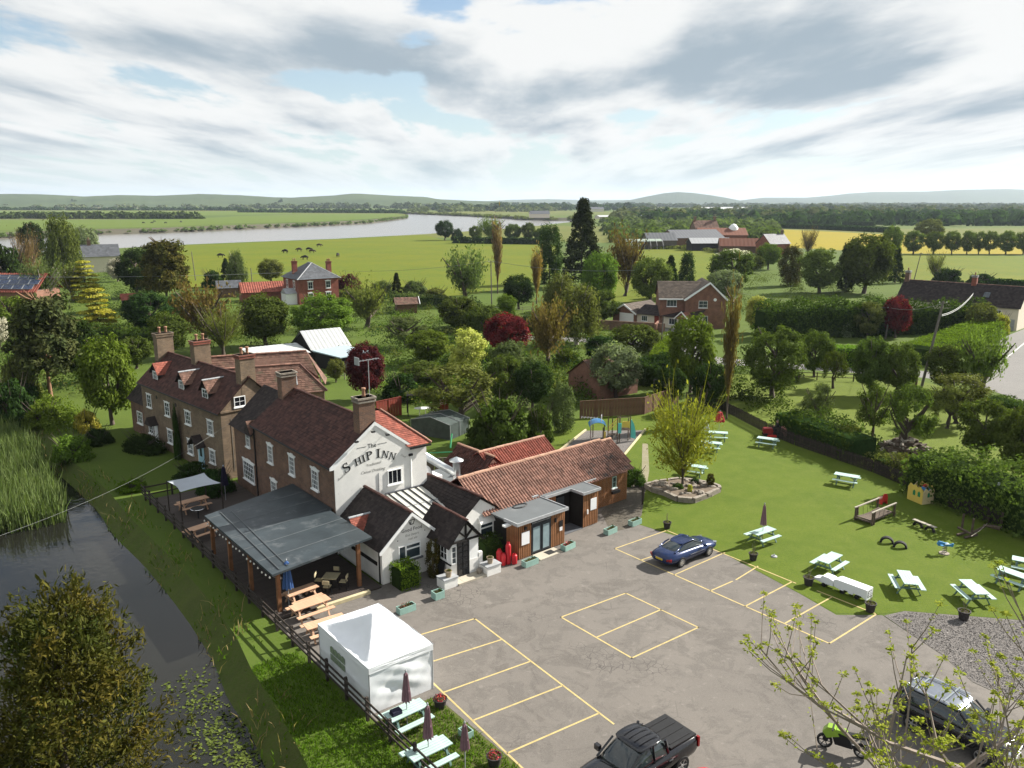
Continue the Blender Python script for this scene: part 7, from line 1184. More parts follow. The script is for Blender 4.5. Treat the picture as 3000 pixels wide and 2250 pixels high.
# ---- white lorry shaped box on the lawn edge
lo = thing('lorry_shaped_box', 'white lorry shaped box lying between two tubs on the lawn edge', 'model lorry', G(2478, 1737), 0); A = G(2400, 1706); B = G(2522, 1752); lo.rotation_euler = (0, 0, math.atan2(B.y-A.y, B.x-A.x)); wp = mat('white_gloss_panel', (.74, .76, .79), .4, .03, 2)
MB().ext([(-.55, .30), (-.2, .22), (.0, .22), (.0, .30), (.25, .30), (.28, .2), (.55, .2), (.58, .3), (1.0, .3), (1.35, .16), (1.35, .76), (-.45, .76), (-.62, .66)], 'y', -.33, .33).build('trailer', wp, lo); MB().ext([(-1.45, .22), (-.63, .24), (-.63, .56), (-.85, .64), (-1.3, .66), (-1.38, .58), (-1.45, .46)], 'y', -.29, .29).build('cab', wp, lo); MB().ext([(-1.95, .26), (-1.46, .22), (-1.46, .44), (-1.8, .36)], 'y', -.24, .24).build('bonnet', wp, lo); MB().box(1.352, 1.36, -.22, .22, .30, .66).build('end_opening', M_['black'], lo)
for x in (-1.2, -.1, .75): MB().tube([(x, -.30, .13), (x, .30, .13)], .13, 12).build('roller', M_['black'], lo)
for k in range(3): MB().box(1.362, 1.372, -.2, .2, .36+k*.1, .41+k*.1).build('end_mark', wp, lo)
sp = thing('lawn_sprinkler', 'small pale sprinkler on the lawn by the nearest tub', 'sprinkler', on_px(2268, 1631)); MB().lathe([(.20, 0), (.18, .05), (.05, .08), (.04, .16), (.001, .17)], 10).build('base', M_['lead'], sp)
# ================================================================ play things on the lawn
phs = thing('playhouse', 'cream and yellow plastic cottage playhouse with green windows', 'playhouse', (30.0, 56.94, .01), R(-70)); phs.scale = (.8, .85, 1)
for (y0, y1, m) in ((-.65, -.61, 'yellow'), (.61, .65, 'yellow')): MB().ext([(-.85, 0), (.85, 0), (.85, .95), (.55, 1.28), (.2, 1.15), (0, 1.35), (-.3, 1.2), (-.6, 1.32), (-.85, 1.0)], 'y', y0, y1).build('wall', M_[m], phs)
for (x0_, x1_) in ((-.88, -.84), (.84, .88)): MB().ext([(-.60, 0), (.60, 0), (.60, .95), (.35, 1.25), (0, .98), (-.35, 1.2), (-.60, .95)], 'x', x0_, x1_).build('wall', M_['creamp'], phs)
for x in (-.1, .45): MB().ext([(x-.14, .5), (x+.14, .5), (x+.14, .8), (x, .92), (x-.14, .8)], 'y', -.665, -.652).build('window', M_['greenp'], phs)
MB().ext([(-.12, .5), (.12, .5), (.12, .78), (0, .88), (-.12, .78)], 'x', .882, .89).build('window', M_['greenp'], phs); MB().box(-.84, .84, -.6, .6, .02, .3).build('floor', M_['creamp'], phs); MB().cbox((.45, .1, 1.02), (.6, .7, .05), Matrix.Rotation(R(22), 3, 'Y')).build('roof_slide', M_['bluep'], phs); MB().lathe([(.22, 0), (.15, .16), (.02, .2)], 12, (.15, .25, 1.1)).build('dome', M_['redp'], phs)
br_ = thing('play_bridge', 'wooden play bridge with two hand rails on the lawn', 'play bridge', G(2562, 1518), 0); A, B, D = G(2512, 1524), G(2582, 1495), G(2552, 1541); ax = (B-A); br_.rotation_euler = (0, 0, math.atan2(ax.y, ax.x)); L_ = ax.length*.92; w = .62
for s in (-1, 1):
    for x in (-L_/2, L_/2, -L_/2+.22): MB().tube([(x, s*w, 0), (x, s*w, .98)], .07, 8).build('post', M_['log'], br_)
    MB().beam((-L_/2-.15, s*w, .95), (L_/2+.15, s*w, .95), .11, .07).build('hand_rail', M_['pale'], br_)
    for k in range(5): x = -L_/2+.3+k*(L_-.5)/4; MB().tube([(x, s*w*.9, .25), (x, s*w, .92)], .012, 4).build('chain', M_['iron'], br_)
pk = MB().box(-.07, .07, -w*.88, w*.88, 0, .04).mesh('plank')
for k in range(int(L_/.17)): x = -L_/2+.1+k*.17; link('plank', pk, M_['log'], br_, (x, 0, .30-.10*math.sin(math.pi*(x+L_/2)/L_)))
MB().beam((-L_/2-.05, -w*1.1, .22), (-L_/2-.05, w*1.1, .22), .1, .1).build('cross_beam', M_['log'], br_); MB().beam((L_/2+.05, -w*1.1, .22), (L_/2+.05, w*1.1, .22), .1, .1).build('cross_beam', M_['log'], br_)
rc_ = thing('red_toy_chair', 'bright red plastic toy chair behind the play bridge', 'toy chair', on_px(2584, 1474), R(200)); MB().ext([(-.28, 0), (-.22, .3), (.25, .3), (.3, 0), (.22, 0), (.15, .2), (-.15, .2), (-.2, 0)], 'y', -.25, .25).build('seat', M_['redp'], rc_); MB().ext([(-.25, .3), (.25, .3), (.2, .65), (.1, .78), (-.1, .78), (-.2, .65)], 'y', .2, .27).build('back', M_['redp'], rc_); MB().cbox((0, -.1, .36), (.4, .35, .1)).build('cushion', mat('pale_pink_plastic', (.5, .25, .2), .5, .1, 3), rc_)
def half_tyre(parent, x, y, rz, r=.38, w=.2, name='tyre'):
    mb = MB(); vs = []; n = 14; prof = [(-w/2, -.10), (-w/2, -.02), (-w*.32, 0), (w*.32, 0), (w/2, -.02), (w/2, -.10), (w*.3, -.13), (-w*.3, -.13)]
    for i in range(n+1):
        a = math.pi*i/n
        for yy, d in prof: vs.append(((r+d)*math.cos(a), yy, (r+d)*math.sin(a)))
    k = len(prof); mb.add(vs, [(i*k+j, i*k+(j+1) % k, (i+1)*k+(j+1) % k, (i+1)*k+j) for i in range(n) for j in range(k)]); return mb.build(name, M_['rubber'], parent, (x, y, 0), rz)
for px, lab in (((2598, 1590), 'left half buried black tyre on the lawn'), ((2637, 1604), 'right half buried black tyre on the lawn')): t = thing('half_tyre', lab, 'tyre', on_px(*px), R(-24), 'pair of half buried tyres'); half_tyre(t, 0, 0, 0, .42, .34)
A, B = G(2677, 1520, .42), G(2742, 1545, .42); c_ = (A+B)/2; bb = thing('tyre_bench', 'low plank bench resting on two half tyres', 'bench', (c_.x, c_.y, .01), math.atan2(B.y-A.y, B.x-A.x)); L_ = (B-A).length; MB().box(-L_/2, L_/2, -.13, .13, .36, .41).build('plank', M_['pale'], bb); half_tyre(bb, -L_*.28, 0, 0, .36, .2); half_tyre(bb, L_*.26, 0, 0, .36, .2)
sr = thing('spring_rider', 'blue aeroplane shaped spring rider on the lawn', 'spring rider', on_px(2766, 1622), R(-8)); MB().ext([(-.5, .62), (-.38, .82), (-.22, .78), (.30, .62), (.42, .70), (.5, .68), (.45, .46), (.3, .5), (-.2, .52), (-.42, .5)], 'y', -.05, .05).build('body', M_['bluep'], sr); MB().box(-.36, -.2, -.32, .32, .60, .64).build('wing', M_['bluep'], sr); MB().box(-.05, .2, -.13, .13, .64, .68).build('seat', M_['bluewhite'], sr); MB().tube([(.12*math.cos(a), .12*math.sin(a), .05+a*.018) for a in np.linspace(0, 25, 60)], .018, 5).build('spring', M_['iron'], sr); MB().lathe([(.3, 0), (.3, .05)], 12).build('base', M_['stone'], sr)
tr_ = thing('log_trail', 'balance trail of dark logs, posts and ropes on the lawn', 'climbing trail', (0, 0, 0)); q0 = G(2860, 1560); tr_.location = (q0.x, q0.y, 0); Q = lambda px, py, z=0: G(px, py, z)-Vector((q0.x, q0.y, 0))
for px, py, h in ((2817, 1553, 1.15), (2845, 1571, 1.2), (2931, 1547, 1.15), (2892, 1534, .6)): a = Q(px, py); MB().tube([a, a+Vector((.03, 0, h))], .075, 8).build('post', M_['log'], tr_)
for a, b, z1, z2 in (((2807, 1545), (2848, 1566), .35, .3), ((2850, 1560), (2884, 1543), .3, .45), ((2881, 1538), (2928, 1551), .4, .35), ((2804, 1567), (2830, 1560), .1, .2), ((2826, 1575), (2862, 1566), .1, .12), ((2896, 1540), (2936, 1543), .12, .3)): MB().tube([Q(*a, z1), Q(*b, z2)], .085, 8).build('log', M_['log'], tr_)
MB().tube([Q(2882, 1541, .45), Q(2930, 1545, 1.1)], .06, 6).build('log', M_['log'], tr_); MB().tube([Q(2845, 1571, 1.1), Q(2870, 1555, .75), Q(2892, 1534, .6)], .015, 4).build('rope', M_['pale'], tr_)
# climbing frame
cf = thing('climbing_frame', 'wooden climbing frame with blue roof, turquoise panels and yellow slide', 'climbing frame', G(1808, 1300), R(-1))
for x, y, h in ((-2.35, 1.0, 1.25), (-2.05, 2.0, 1.25), (-1.2, 1.0, 1.25), (-1.0, 2.0, 1.25), (-.80, .5, 2.35), (-.3, 1.6, 2.0), (0, 0, 2.55), (.22, .35, 2.4), (1.1, 1.0, 2.15), (1.35, 1.5, 2.2), (.4, 1.6, 2.3)): MB().tube([(x, y, 0), (x, y, h)], .05, 7).build('post', M_['log'], cf)
n = 9; vs = []
for i in range(n):
    a = math.pi*(.12+.76*i/(n-1));
    for y in (.75, 2.3): vs.append((-1.7-.85*math.cos(a), y, 1.15+.62*math.sin(a)))
MB().add(vs, [(2*i, 2*i+2, 2*i+3, 2*i+1) for i in range(n-1)]).add([(v[0], v[1], v[2]-.03) for v in vs], [(2*i+1, 2*i+3, 2*i+2, 2*i) for i in range(n-1)]).build('roof', M_['bluep'], cf)
for a, b in (((-.78, .5, 1.35), (.02, .25, 2.35)), ((-.78, .5, 1.05), (.02, .25, 2.05))): MB().beam(a, b, .05, .09).build('slide_rail', M_['yellow'], cf)
MB().box(-1.16, -.98, .6, .66, 0, .95).build('panel', M_['yellow'], cf); MB().box(.04, .34, -.08, -.03, 1.0, 1.95).build('panel', M_['turq'], cf); MB().box(.55, 1.2, .95, 1.0, 1.25, 1.85).build('panel', M_['yellow'], cf); MB().ext([(1.32, .35), (1.78, .2), (1.75, 1.0), (1.6, 1.6), (1.4, 2.0), (1.32, 2.0)], 'y', .85, .95).build('panel', M_['turq'], cf)
MB().box(-.8, 0, .0, .55, .78, .84).build('platform', M_['log'], cf); MB().box(.1, 1.2, .4, 1.4, 1.15, 1.2).build('platform', M_['log'], cf); MB().beam((-.6, -.1, .1), (-.05, 0, 1.1), .06, .05).build('ladder_rail', M_['pale'], cf)
for k in range(5): MB().tube([(-.78, .5, .2+k*.14), (-.3, 1.6, .2+k*.14)], .02, 4).build('rung', M_['iron'], cf)
MB().beam((.05, .3, 2.42), (1.2, 1.1, 2.2), .06, .05).build('top_rail', M_['log'], cf)
for a, b, nm in (((1716, 1262), (1612, 1344), 'left'), ((1890, 1261), (1812, 1356), 'right')): A, B = G(*a), G(*b); t = thing('timber_edging', f'pale timber edging along the {"far left" if nm == "left" else "path"} side of the play gravel', 'edging', ((A.x+B.x)/2, (A.y+B.y)/2, .02)); d = (B-A)/2; MB().beam(-d+Vector((0, 0, .08)), d+Vector((0, 0, .08)), .14, .16).build('sleeper', M_['palewood'], t)
# stone edged bed under the lawn tree
bd = thing('rockery_bed', 'wedge shaped raised bed with stone walls under the young tree', 'raised bed', (0, 0, 0)); zz = lambda x, y: (1860+x*.12206, 1380+y*.12206); bp = [G(*zz(*q)) for q in ((250, 400), (560, 330), (1050, 262), (1400, 300), (1700, 350), (2020, 440), (2030, 500), (1720, 650), (1410, 765), (1030, 730), (700, 580), (420, 500))]; c_ = sum(bp, Vector())/len(bp); bd.location = (c_.x, c_.y, 0); lp = [(p.x-c_.x, p.y-c_.y) for p in bp]
MB().prism([(x*.97, y*.97) for x, y in lp], 0, .30).build('soil', mat('rockery_soil', (.13, .10, .072), .95, .3, 5, .8, 25), bd); rr = random.Random(4); wallst = MB()
def stone_mesh(seed):
    r_ = random.Random(seed); mb = MB(); prof = []; n = 7; vs = []
    for z, f in ((0, .85), (.45, 1), (.85, .75), (1, .3)):
        for k in range(n): a = 2*math.pi*k/n; q = f*(.8+.35*r_.random()); vs.append((q*math.cos(a), q*math.sin(a), z))
    mb.add(vs, [(i*n+k, i*n+(k+1) % n, (i+1)*n+(k+1) % n, (i+1)*n+k) for i in range(3) for k in range(n)]+[tuple(range(3*n, 4*n))]); return mb.mesh('stone')
SM = [stone_mesh(k) for k in range(5)]; bx = MB().box(-.5, .5, -.5, .5, 0, 1).mesh('wall_stone')
for i in range(len(lp)):
    a, b = Vector(lp[i]), Vector(lp[(i+1) % len(lp)]); L_ = (b-a).length; n = max(1, round(L_/.45)); ang = math.atan2(b.y-a.y, b.x-a.x)
    for row in range(2):
        for k in range(n): p = a.lerp(b, (k+.5+(row*.3 if k < n-1 else 0))/n); link('wall_stone', bx, M_['stone'], bd, (p.x, p.y, row*.19), (0, 0, ang+rr.uniform(-.05, .05)), (L_/n*.96, rr.uniform(.22, .32), rr.uniform(.175, .2)))
pl2 = [tuple(q) for q in lp]
k = 0
while k < 34:
    x, y = rr.uniform(-4, 4), rr.uniform(-4, 4)
    if inside((x*1.18, y*1.18), pl2): link('rock', SM[k % 5], M_['stone'], bd, (x, y, .27), (0, 0, rr.uniform(0, 6)), (rr.uniform(.12, .34), rr.uniform(.1, .24), rr.uniform(.1, .24))); k += 1
for px, h, leaf, lab in (((2080, 1432), .95, 'conifer2', 'small cone shaped conifer on the right tip of the bed'), ((2020, 1452), .6, 'yellow', 'small golden conifer in the middle of the bed'), ((2036, 1424), .35, 'dark', 'low dark mat plant at the back of the bed'), ((1985, 1440), .4, 'hedge', 'low dark shrub beside the lawn tree trunk')): p = G(*px); plant('column' if h > .5 else 'dome', leaf, (p.x, p.y, .29), h*.42 if h > .5 else h*1.2, h, lab, 'bush')
p = G(1882, 1478); t = thing('gate_post', 'dark wooden gate post at the end of the timber annexe', 'post', (p.x, p.y, 0)); MB().box(-.07, .07, -.07, .07, 0, 1.35).build('shaft', M_['fence'], t)
# ---- boarded fences
def board_fence(name, label, pts, h, m, cap=True, pitch=.32, w=.30, cat='fence'):
    c = sum((Vector(p[:2]) for p in pts), Vector((0, 0)))/len(pts); t = thing(name, label, cat, (c.x, c.y, 0));
    for a, b in zip(pts[:-1], pts[1:]):
        A = Vector((a[0]-c.x, a[1]-c.y, 0)); B = Vector((b[0]-c.x, b[1]-c.y, 0)); d = (B-A); L_ = d.length; d /= L_; ang = math.atan2(d.y, d.x); n = max(1, int(L_/pitch)); key = ('fb', w)
        me = part_mesh(key, lambda: MB().box(-w/2, w/2, -.015, .015, 0, 1).mesh('board'))
        for k in range(n): q = A+d*((k+.5)*L_/n); link('board', me, M_[m], t, (q.x, q.y, .03), (0, 0, ang), (1, 1, h*random.uniform(.98, 1.02)))
        pm2 = part_mesh('fpost', lambda: MB().box(-.06, .06, -.06, .06, 0, 1).mesh('post')); np_ = max(1, round(L_/1.83))
        for k in range(np_+1): q = A+d*(L_*k/np_); link('post', pm2, M_[m], t, (q.x, q.y, 0), (0, 0, ang), (1, 1, h+.08))
        if cap: MB().beam(A+Vector((0, 0, h+.06)), B+Vector((0, 0, h+.06)), .09, .04).build('capping', M_[m], t)
    return t
board_fence('board_fence', 'brown boarded fence climbing away behind the play area', [G(1888, 1213), G(1985, 1180)], 1.75, 'fencebrown'); board_fence('board_fence', 'shadowed boarded fence behind the climbing frame', [G(1700, 1226), G(1790, 1220), G(1886, 1214)], 1.75, 'fencebrown')
board_fence('board_fence', 'grey weathered panel fence behind the kitchen block', [EXT.w(2.0, 16.2), EXT.w(4.4, 15.4), EXT.w(6.8, 14.2)], 1.8, 'fencegrey'); board_fence('board_fence', 'red stained panel fence beside the garden arbour', [G(1105, 1232), G(1175, 1216)], 1.9, 'fencered'); board_fence('board_fence', 'short red stained fence right of the garden arbour', [G(1284, 1208), G(1312, 1206)], 1.3, 'fencered')
board_fence('board_fence', 'dark fence below the garage wall', [G(1915, 1150), G(1985, 1150)], 1.5, 'fencegrey')
ab_ = thing('garden_arbour', 'creeper covered timber arbour with white lattice in the back garden', 'arbour', G(1240, 1212), R(10))
for x in (-1.6, 1.6):
    for y in (-.8, .8): MB().box(x-.05, x+.05, y-.05, y+.05, 0, 2.1).build('post', M_['blacktimber'], ab_)
MB().box(-1.7, 1.7, -.9, .9, 2.1, 2.2).build('roof', M_['blacktimber'], ab_); leafy(ab_, 'creeper', 500, 1.2, .6, 'olive', .10, 77, (0, 0, 2.1), 2.0)
for k in range(6): MB().box(1.75+k*.12, 1.78+k*.12, -.02, .02, .9, 1.9).build('lattice_bar', M_['paint'], ab_)
ot = thing('oval_garden_table', 'white oval garden table in the back garden', 'table', G(1238, 1216), R(5)); MB().lathe([(.001, .72), (1, .72), (1, .76), (.001, .76)], 20, cap=False).build('top', M_['paint'], ot); ot.scale = (.85, .5, 1)
for a in range(4): MB().box(-.04, .04, -.04, .04, 0, .72).build('leg', M_['paint'], ot, (.5*math.cos(a*1.57+.78), .5*math.sin(a*1.57+.78), 0))
fn = thing('fruit_cage', 'dark netted fruit cage behind the kitchen yard', 'fruit cage', G(1290, 1268), R(-30)); MB().ext([(-2.2, 0), (2.2, 0), (2.2, 1.4), (0, 1.9), (-2.2, 1.4)], 'y', -1.6, 1.6).build('netting', M_['net'], fn)
for y in (-1.62, 0, 1.62): MB().tube([(-2.25, y, 0), (-2.25, y, 1.42), (0, y, 1.93), (2.25, y, 1.42), (2.25, y, 0)], .03, 5).build('hoop', M_['lead'], fn)
lfp = [G(2010, 1178), G(2110, 1199), G(2250, 1272), G(2330, 1305), G(2420, 1336), G(2560, 1385), G(2680, 1436), G(2760, 1476), G(2850, 1516), G(3000, 1566), G(3120, 1604)]; lf = thing('picket_fence', 'dark close picket fence between the lawn and orchard', 'fence', lfp[5]); o5 = Vector((lfp[5].x, lfp[5].y, 0)); mb = MB()
for a, b in zip(lfp[:-1], lfp[1:]):
    A = a-o5; B = b-o5; d = B-A; L_ = d.length; d /= L_; nn = Vector((-d.y, d.x, 0))*.012
    for k in range(int(L_/.14)): q = A+d*(k*.14); h = 1.05+random.uniform(-.05, .05); w = d*.045; mb.add([q-w-nn, q+w-nn, q+w-nn+Vector((0, 0, h)), q-nn+Vector((0, 0, h+.06)), q-w-nn+Vector((0, 0, h)), q-w+nn, q+w+nn, q+w+nn+Vector((0, 0, h)), q+nn+Vector((0, 0, h+.06)), q-w+nn+Vector((0, 0, h))], [(0, 1, 2, 3, 4), (9, 8, 7, 6, 5), (1, 6, 7, 2), (5, 0, 4, 9)])
    for z in (.3, .85): MB().beam(A+Vector((0, 0, z)), B+Vector((0, 0, z)), .05, .08).build('rail', M_['fence'], lf)
mb.build('pickets', M_['fence'], lf, kind='stuff')
def rails(name, label, pts, h=1.0, m='log', n=2, step=2.2):
    o = pts[0]; t = thing(name, label, 'fence', (o.x, o.y, 0))
    for a, b in zip(pts[:-1], pts[1:]):
        A = a-Vector((o.x, o.y, 0)); B = b-Vector((o.x, o.y, 0)); k = max(1, round((B-A).length/step))
        for i in range(k+1): q = A.lerp(B, i/k); MB().box(-.05, .05, -.05, .05, 0, h).build('post', M_[m], t, (q.x, q.y, 0))
        for i in range(n): z = h*(.45+.45*i/max(1, n-1)); MB().beam(A+Vector((0, 0, z)), B+Vector((0, 0, z)), .04, .08).build('rail', M_[m], t)
rails('orchard_fence', 'weathered post and rail fence along the top of the orchard', [G(2340, 1112), G(2500, 1118), G(2680, 1132)], 1.0); rails('garden_rail', 'pale garden rail fence left of the purple tree', [G(940, 1122), G(1010, 1112)], 1.2, 'pale', 3); rails('lane_railing', 'blue green railing beside the roadside cottage', [G(2906, 1002), G(2945, 974)], 1.1, 'planter', 3); rails('garden_rail', 'low rail fence below the tall brown poplar', [G(1440, 915), G(1560, 912)], 1.0, 'pale', 2)
# ---- poles and wires
def pole(px, base_y, top, label, top_x=None, r=.13, m='pole', arm=True):
    b = G(px, base_y); h = height_at(b, top); dx = 0 if top_x is None else (top_x-px)*depth_of(b)/FPX; dx -= 0; t = thing('telegraph_pole', label, 'pole', b); MB().tube([(0, 0, 0), (dx, 0, h)], [r, r*.72], 9).build('shaft', M_[m], t)
    if arm: MB().beam((dx-.5, 0, h-.25), (dx+.5, 0, h-.25), .08, .1).build('crossarm', M_[m], t); [MB().lathe([(.04, 0), (.05, .08), (.02, .14)], 8, (dx+s*.42, 0, h-.2)).build('insulator', M_['paint'], t) for s in (-1, 1)]
    return b+Vector((dx, 0, h))
pA = pole(2700, 1133, 882, 'leaning telegraph pole rising from the orchard corner', 2735, .17); pB = pole(2594, 992, 898, 'telegraph pole beside the small dark red maple', 2600); pC = pole(2841, 935, 844, 'telegraph pole among the hedge before the roadside cottage', 2851); pD = pole(1441, 915, 764, 'thin grey pole by the tall pink brown poplar', 1439); pE = pole(1934, 1045, 927, 'dark pole beside the square yellow topped hedge', 1939, arm=False); pF = pole(2678, 820, 740, 'far pole on the meadow edge behind the roadside cottage', 2690); pG = pole(573, 822, 737, 'left pole at the meadow edge beside the olive conifer', 568, arm=False); pH = pole(741, 848, 785, 'pole left of the red brick house', 739, arm=False); pI = pole(2898, 1527, 1414, 'bare grey pole standing at the lawn hedge', 2912, .10, 'lead', False)
pole(2771, 1008, 958, 'short post in the broad clipped hedge', None, .16, 'blacktimber', False); pole(2684, 1128, 1083, 'short red brown post beside the leaning pole', None, .14, 'fencebrown', False)
def wire(a, b, label, sag=.6, r=.018, n=14):
    t = thing('overhead_wire', label, 'wire', a); d = b-a; MB().tube([(d.x*k/n, d.y*k/n, d.z*k/n-4*sag*(k/n)*(1-k/n)) for k in range(n+1)], r, 4).build('cable', M_['wire'], t)
wire(pA-Vector((0, 0, 1.6)), pC, 'upper wire from the leaning pole to the hedge pole', .9, .035); wire(pA-Vector((0, 0, 1.75)), pC-Vector((0, 0, .15)), 'lower wire from the leaning pole to the hedge pole', .95, .035); wire(pD, Vector((22.5, 151, 9.2)), 'wire from the thin grey pole to the brick house', .8, .03); wire(pA-Vector((0, 0, .3)), pB-Vector((0, 0, .2)), 'wire from the leaning pole to the maple pole', .5, .02); wire(pB-Vector((0, 0, .2)), Vector((40, 148, 5.6)), 'wire from the maple pole to the modern house', .6, .02)
wire(Vector((-120, 150, 8.6)), Vector((-44, 171, 7.2)), 'wire from the left edge to the red brick house', .8, .03); wire(pD, Vector((-36, 176, 7.0)), 'wire from the thin grey pole to the red brick house', .7, .025); wire(PUB.w(-.35, 16.9, 4.9), G(-60, 1590, 4.2), 'wire from the inn eave across the canal', .7, .006)
# ---- log pile
lg = thing('log_pile', 'heap of cut logs under an apple tree in the orchard', 'log pile', G(2645, 1326)); lm = MB().tube([(-.5, 0, 0), (.5, 0, 0)], .5, 7).mesh('log'); k = 0
while k < 95:
    x, y = random.gauss(0, 1.25), random.gauss(0, .9); e = (x/2.5)**2+(y/1.8)**2
    if e > 1: continue
    link('log', lm, M_['log'] if k % 3 else M_['pale'], lg, (x, y, max(.1, 1.35*(1-e)*random.uniform(.7, 1))), (random.gauss(0, .3), random.gauss(0, .3), random.uniform(0, 3.14)), (random.uniform(.5, .9), random.uniform(.2, .4), random.uniform(.2, .4))); k += 1
# ---- cows in the meadow
def cow(px, py, rz, label, m='cowblack'):
    t = thing('cow', label, 'cow', G(px, py), rz, 'cattle grazing in the meadow'); s = 1.15; me = bpy.data.meshes.new('cow_body'); V = [(-.75, 0, 1.15), (0, 0, 1.10), (.65, 0, 1.18), (1.05, 0, 1.05), (1.35, 0, .75), (1.55, 0, .55)]; E = [(0, 1), (1, 2), (2, 3), (3, 4), (4, 5)]; rad = [.36, .42, .38, .24, .19, .12]
    for bx_, k in ((-.75, 0), (.65, 2)):
        for sy in (-1, 1):
            i = len(V); V += [(bx_+(-.05 if k == 0 else .05), sy*.22, .75), (bx_+(.10 if k == 0 else 0), sy*.22, .42), (bx_, sy*.22, .02)]; E += [(k, i), (i, i+1), (i+1, i+2)]; rad += [.17 if k == 0 else .14, .09, .075]
    i = len(V); V += [(-1.12, 0, 1.05), (-1.2, 0, .55)]; E += [(0, i), (i, i+1)]; rad += [.05, .04]
    me.from_pydata([(a*s, b*s, c*s) for a, b, c in V], E, []); o = link('body', me, M_[m], t); sk = o.modifiers.new('Skin', 'SKIN'); sv = me.skin_vertices[0].data
    for j, r_ in enumerate(rad): sv[j].radius = (r_*s*.9, r_*s)
    sv[1].use_root = True; o.modifiers.new('Sub', 'SUBSURF').levels = 1
    for sy in (-1, 1): MB().cbox((1.2*s, sy*.22*s, 1.0*s), (.08, .22, .10)).build('ear', M_[m], t)
for px, py, rz, lab, m in ((836, 742, 2.9, 'black cow standing apart on the left of the herd', 'cowblack'), (877, 737, 3.0, 'brown cow in the middle of the herd', 'cowbrown'), (905, 736, .2, 'black cow behind the brown ones', 'cowblack'), (914, 742, .1, 'brown cow right of the middle one', 'cowbrown'), (894, 761, 3.1, 'black cow nearest the red brick house', 'cowblack'), (935, 724, .3, 'small distant dark cow at the back of the herd', 'cowbrown'), (990, 754, 1.5, 'black cow facing away on the right', 'cowblack'), (646, 755, .4, 'black and white cow by the slender birch', 'cowblack')): cow(px, py, rz, lab, m)
for k, (px, py) in enumerate(((420, 655), (445, 655), (452, 651), (485, 655), (530, 652))): cow(px, py, .3*k, WORD[k]+' tiny cow from the left on the far river bank')
# ================================================================ vehicles
def loft(name, m, parent, st, n_top=3, sub=1, crown_=.03):
    """a car body shape from cross sections (x, half width at the sill, at the waist, sill z, waist z, top z, half width at top)"""
    vs = []; fs = [];
    for x, ws, ww, zs, zw, zt, wt in st:
        half = [(0, zs), (ws*.85, zs), (ws, zs+.10), (ww, (zs+zw)/2+.04), (ww*.985, zw), (wt, zt), (wt*.5, zt+crown_), (0, zt+crown_*1.2)]
        ring = half+[(-y, z) for y, z in half[-2:0:-1]]; vs += [(x, y, z) for y, z in ring]; n = len(ring)
    for i in range(len(st)-1):
        for k in range(n): fs.append((i*n+k, i*n+(k+1) % n, (i+1)*n+(k+1) % n, (i+1)*n+k))
    fs += [tuple(range(n))[::-1], tuple(range((len(st)-1)*n, len(st)*n))]
    o = MB().add([tuple(v) for v in vs], [f[::-1] for f in fs]).build(name, m, parent, smooth=True)
    if sub: s = o.modifiers.new('Sub', 'SUBSURF'); s.levels = sub; s.render_levels = sub
    return o
def wheel(parent, x, y, r, w, side, rim='alloy', spokes=9):
    t = MB().lathe([(r*.66, -w/2), (r*.93, -w/2), (r, -w*.32), (r, w*.32), (r*.93, w/2), (r*.66, w/2), (r*.66, -w/2)], 22, cap=False); me = t.mesh('wheel'); o = link('wheel', me, M_['rubber'], parent, (x, y, r), (math.pi/2, 0, 0))
    q = MB(); q.lathe([(r*.66, 0), (r*.60, -.02), (r*.60, .02)], 22, cap=False); f = -side*w*.5
    q = MB(); q.lathe([(r*.68, f*.9), (r*.60, f*.95), (r*.58, f*.5)], 22, cap=False)
    for k in range(spokes): a = 2*math.pi*k/spokes; q.beam((0, 0, f*.75), (r*.62*math.cos(a), r*.62*math.sin(a), f*.85), .045, .03)
    q.lathe([(.07, f*.7), (.06, f*.95), (.001, f*.97)], 10, cap=False); q.build('rim', M_[rim], o); MB().lathe([(.001, f*.35), (r*.6, f*.35)], 18, cap=False).build('brake_disc', M_['iron'], o); return o
def car(label, loc, rz, paint, kind):
    t = thing('parked_car', label, 'car', loc, rz)
    return t
# blue coupe, tail towards the camera
hd = R(38.5); f = Vector((math.cos(hd), math.sin(hd), 0)); r_ = Vector((math.sin(hd), -math.cos(hd), 0)); mid = (G(1991.6, 1661)+G(2071, 1627))/2-r_*.72
bc = car('dark blue two door coupe parked in the end bay by the lawn', (mid.x, mid.y, .016), hd, 'bluepaint', 'coupe')
loft('body', M_['bluepaint'], bc, [(-2.36, .55, .62, .42, .62, .72, .48), (-2.28, .72, .80, .30, .66, .86, .62), (-1.75, .82, .90, .24, .70, .94, .70), (-1.3, .84, .915, .24, .72, .95, .70), (-.5, .84, .89, .20, .70, .92, .70), (.5, .84, .88, .20, .69, .89, .70), (1.25, .84, .915, .24, .68, .86, .68), (1.75, .80, .88, .24, .62, .78, .62), (2.2, .68, .76, .28, .54, .66, .52), (2.38, .46, .52, .36, .48, .56, .36)])
loft('cabin', M_['carglass'], bc, [(-1.72, .55, .62, .86, .90, .93, .52), (-1.25, .62, .68, .86, .92, 1.10, .50), (-.75, .64, .70, .86, .92, 1.235, .50), (-.1, .64, .70, .86, .90, 1.275, .50), (.3, .64, .70, .86, .88, 1.24, .49), (.75, .63, .68, .84, .88, 1.06, .50), (1.12, .56, .60, .84, .86, .90, .48)])
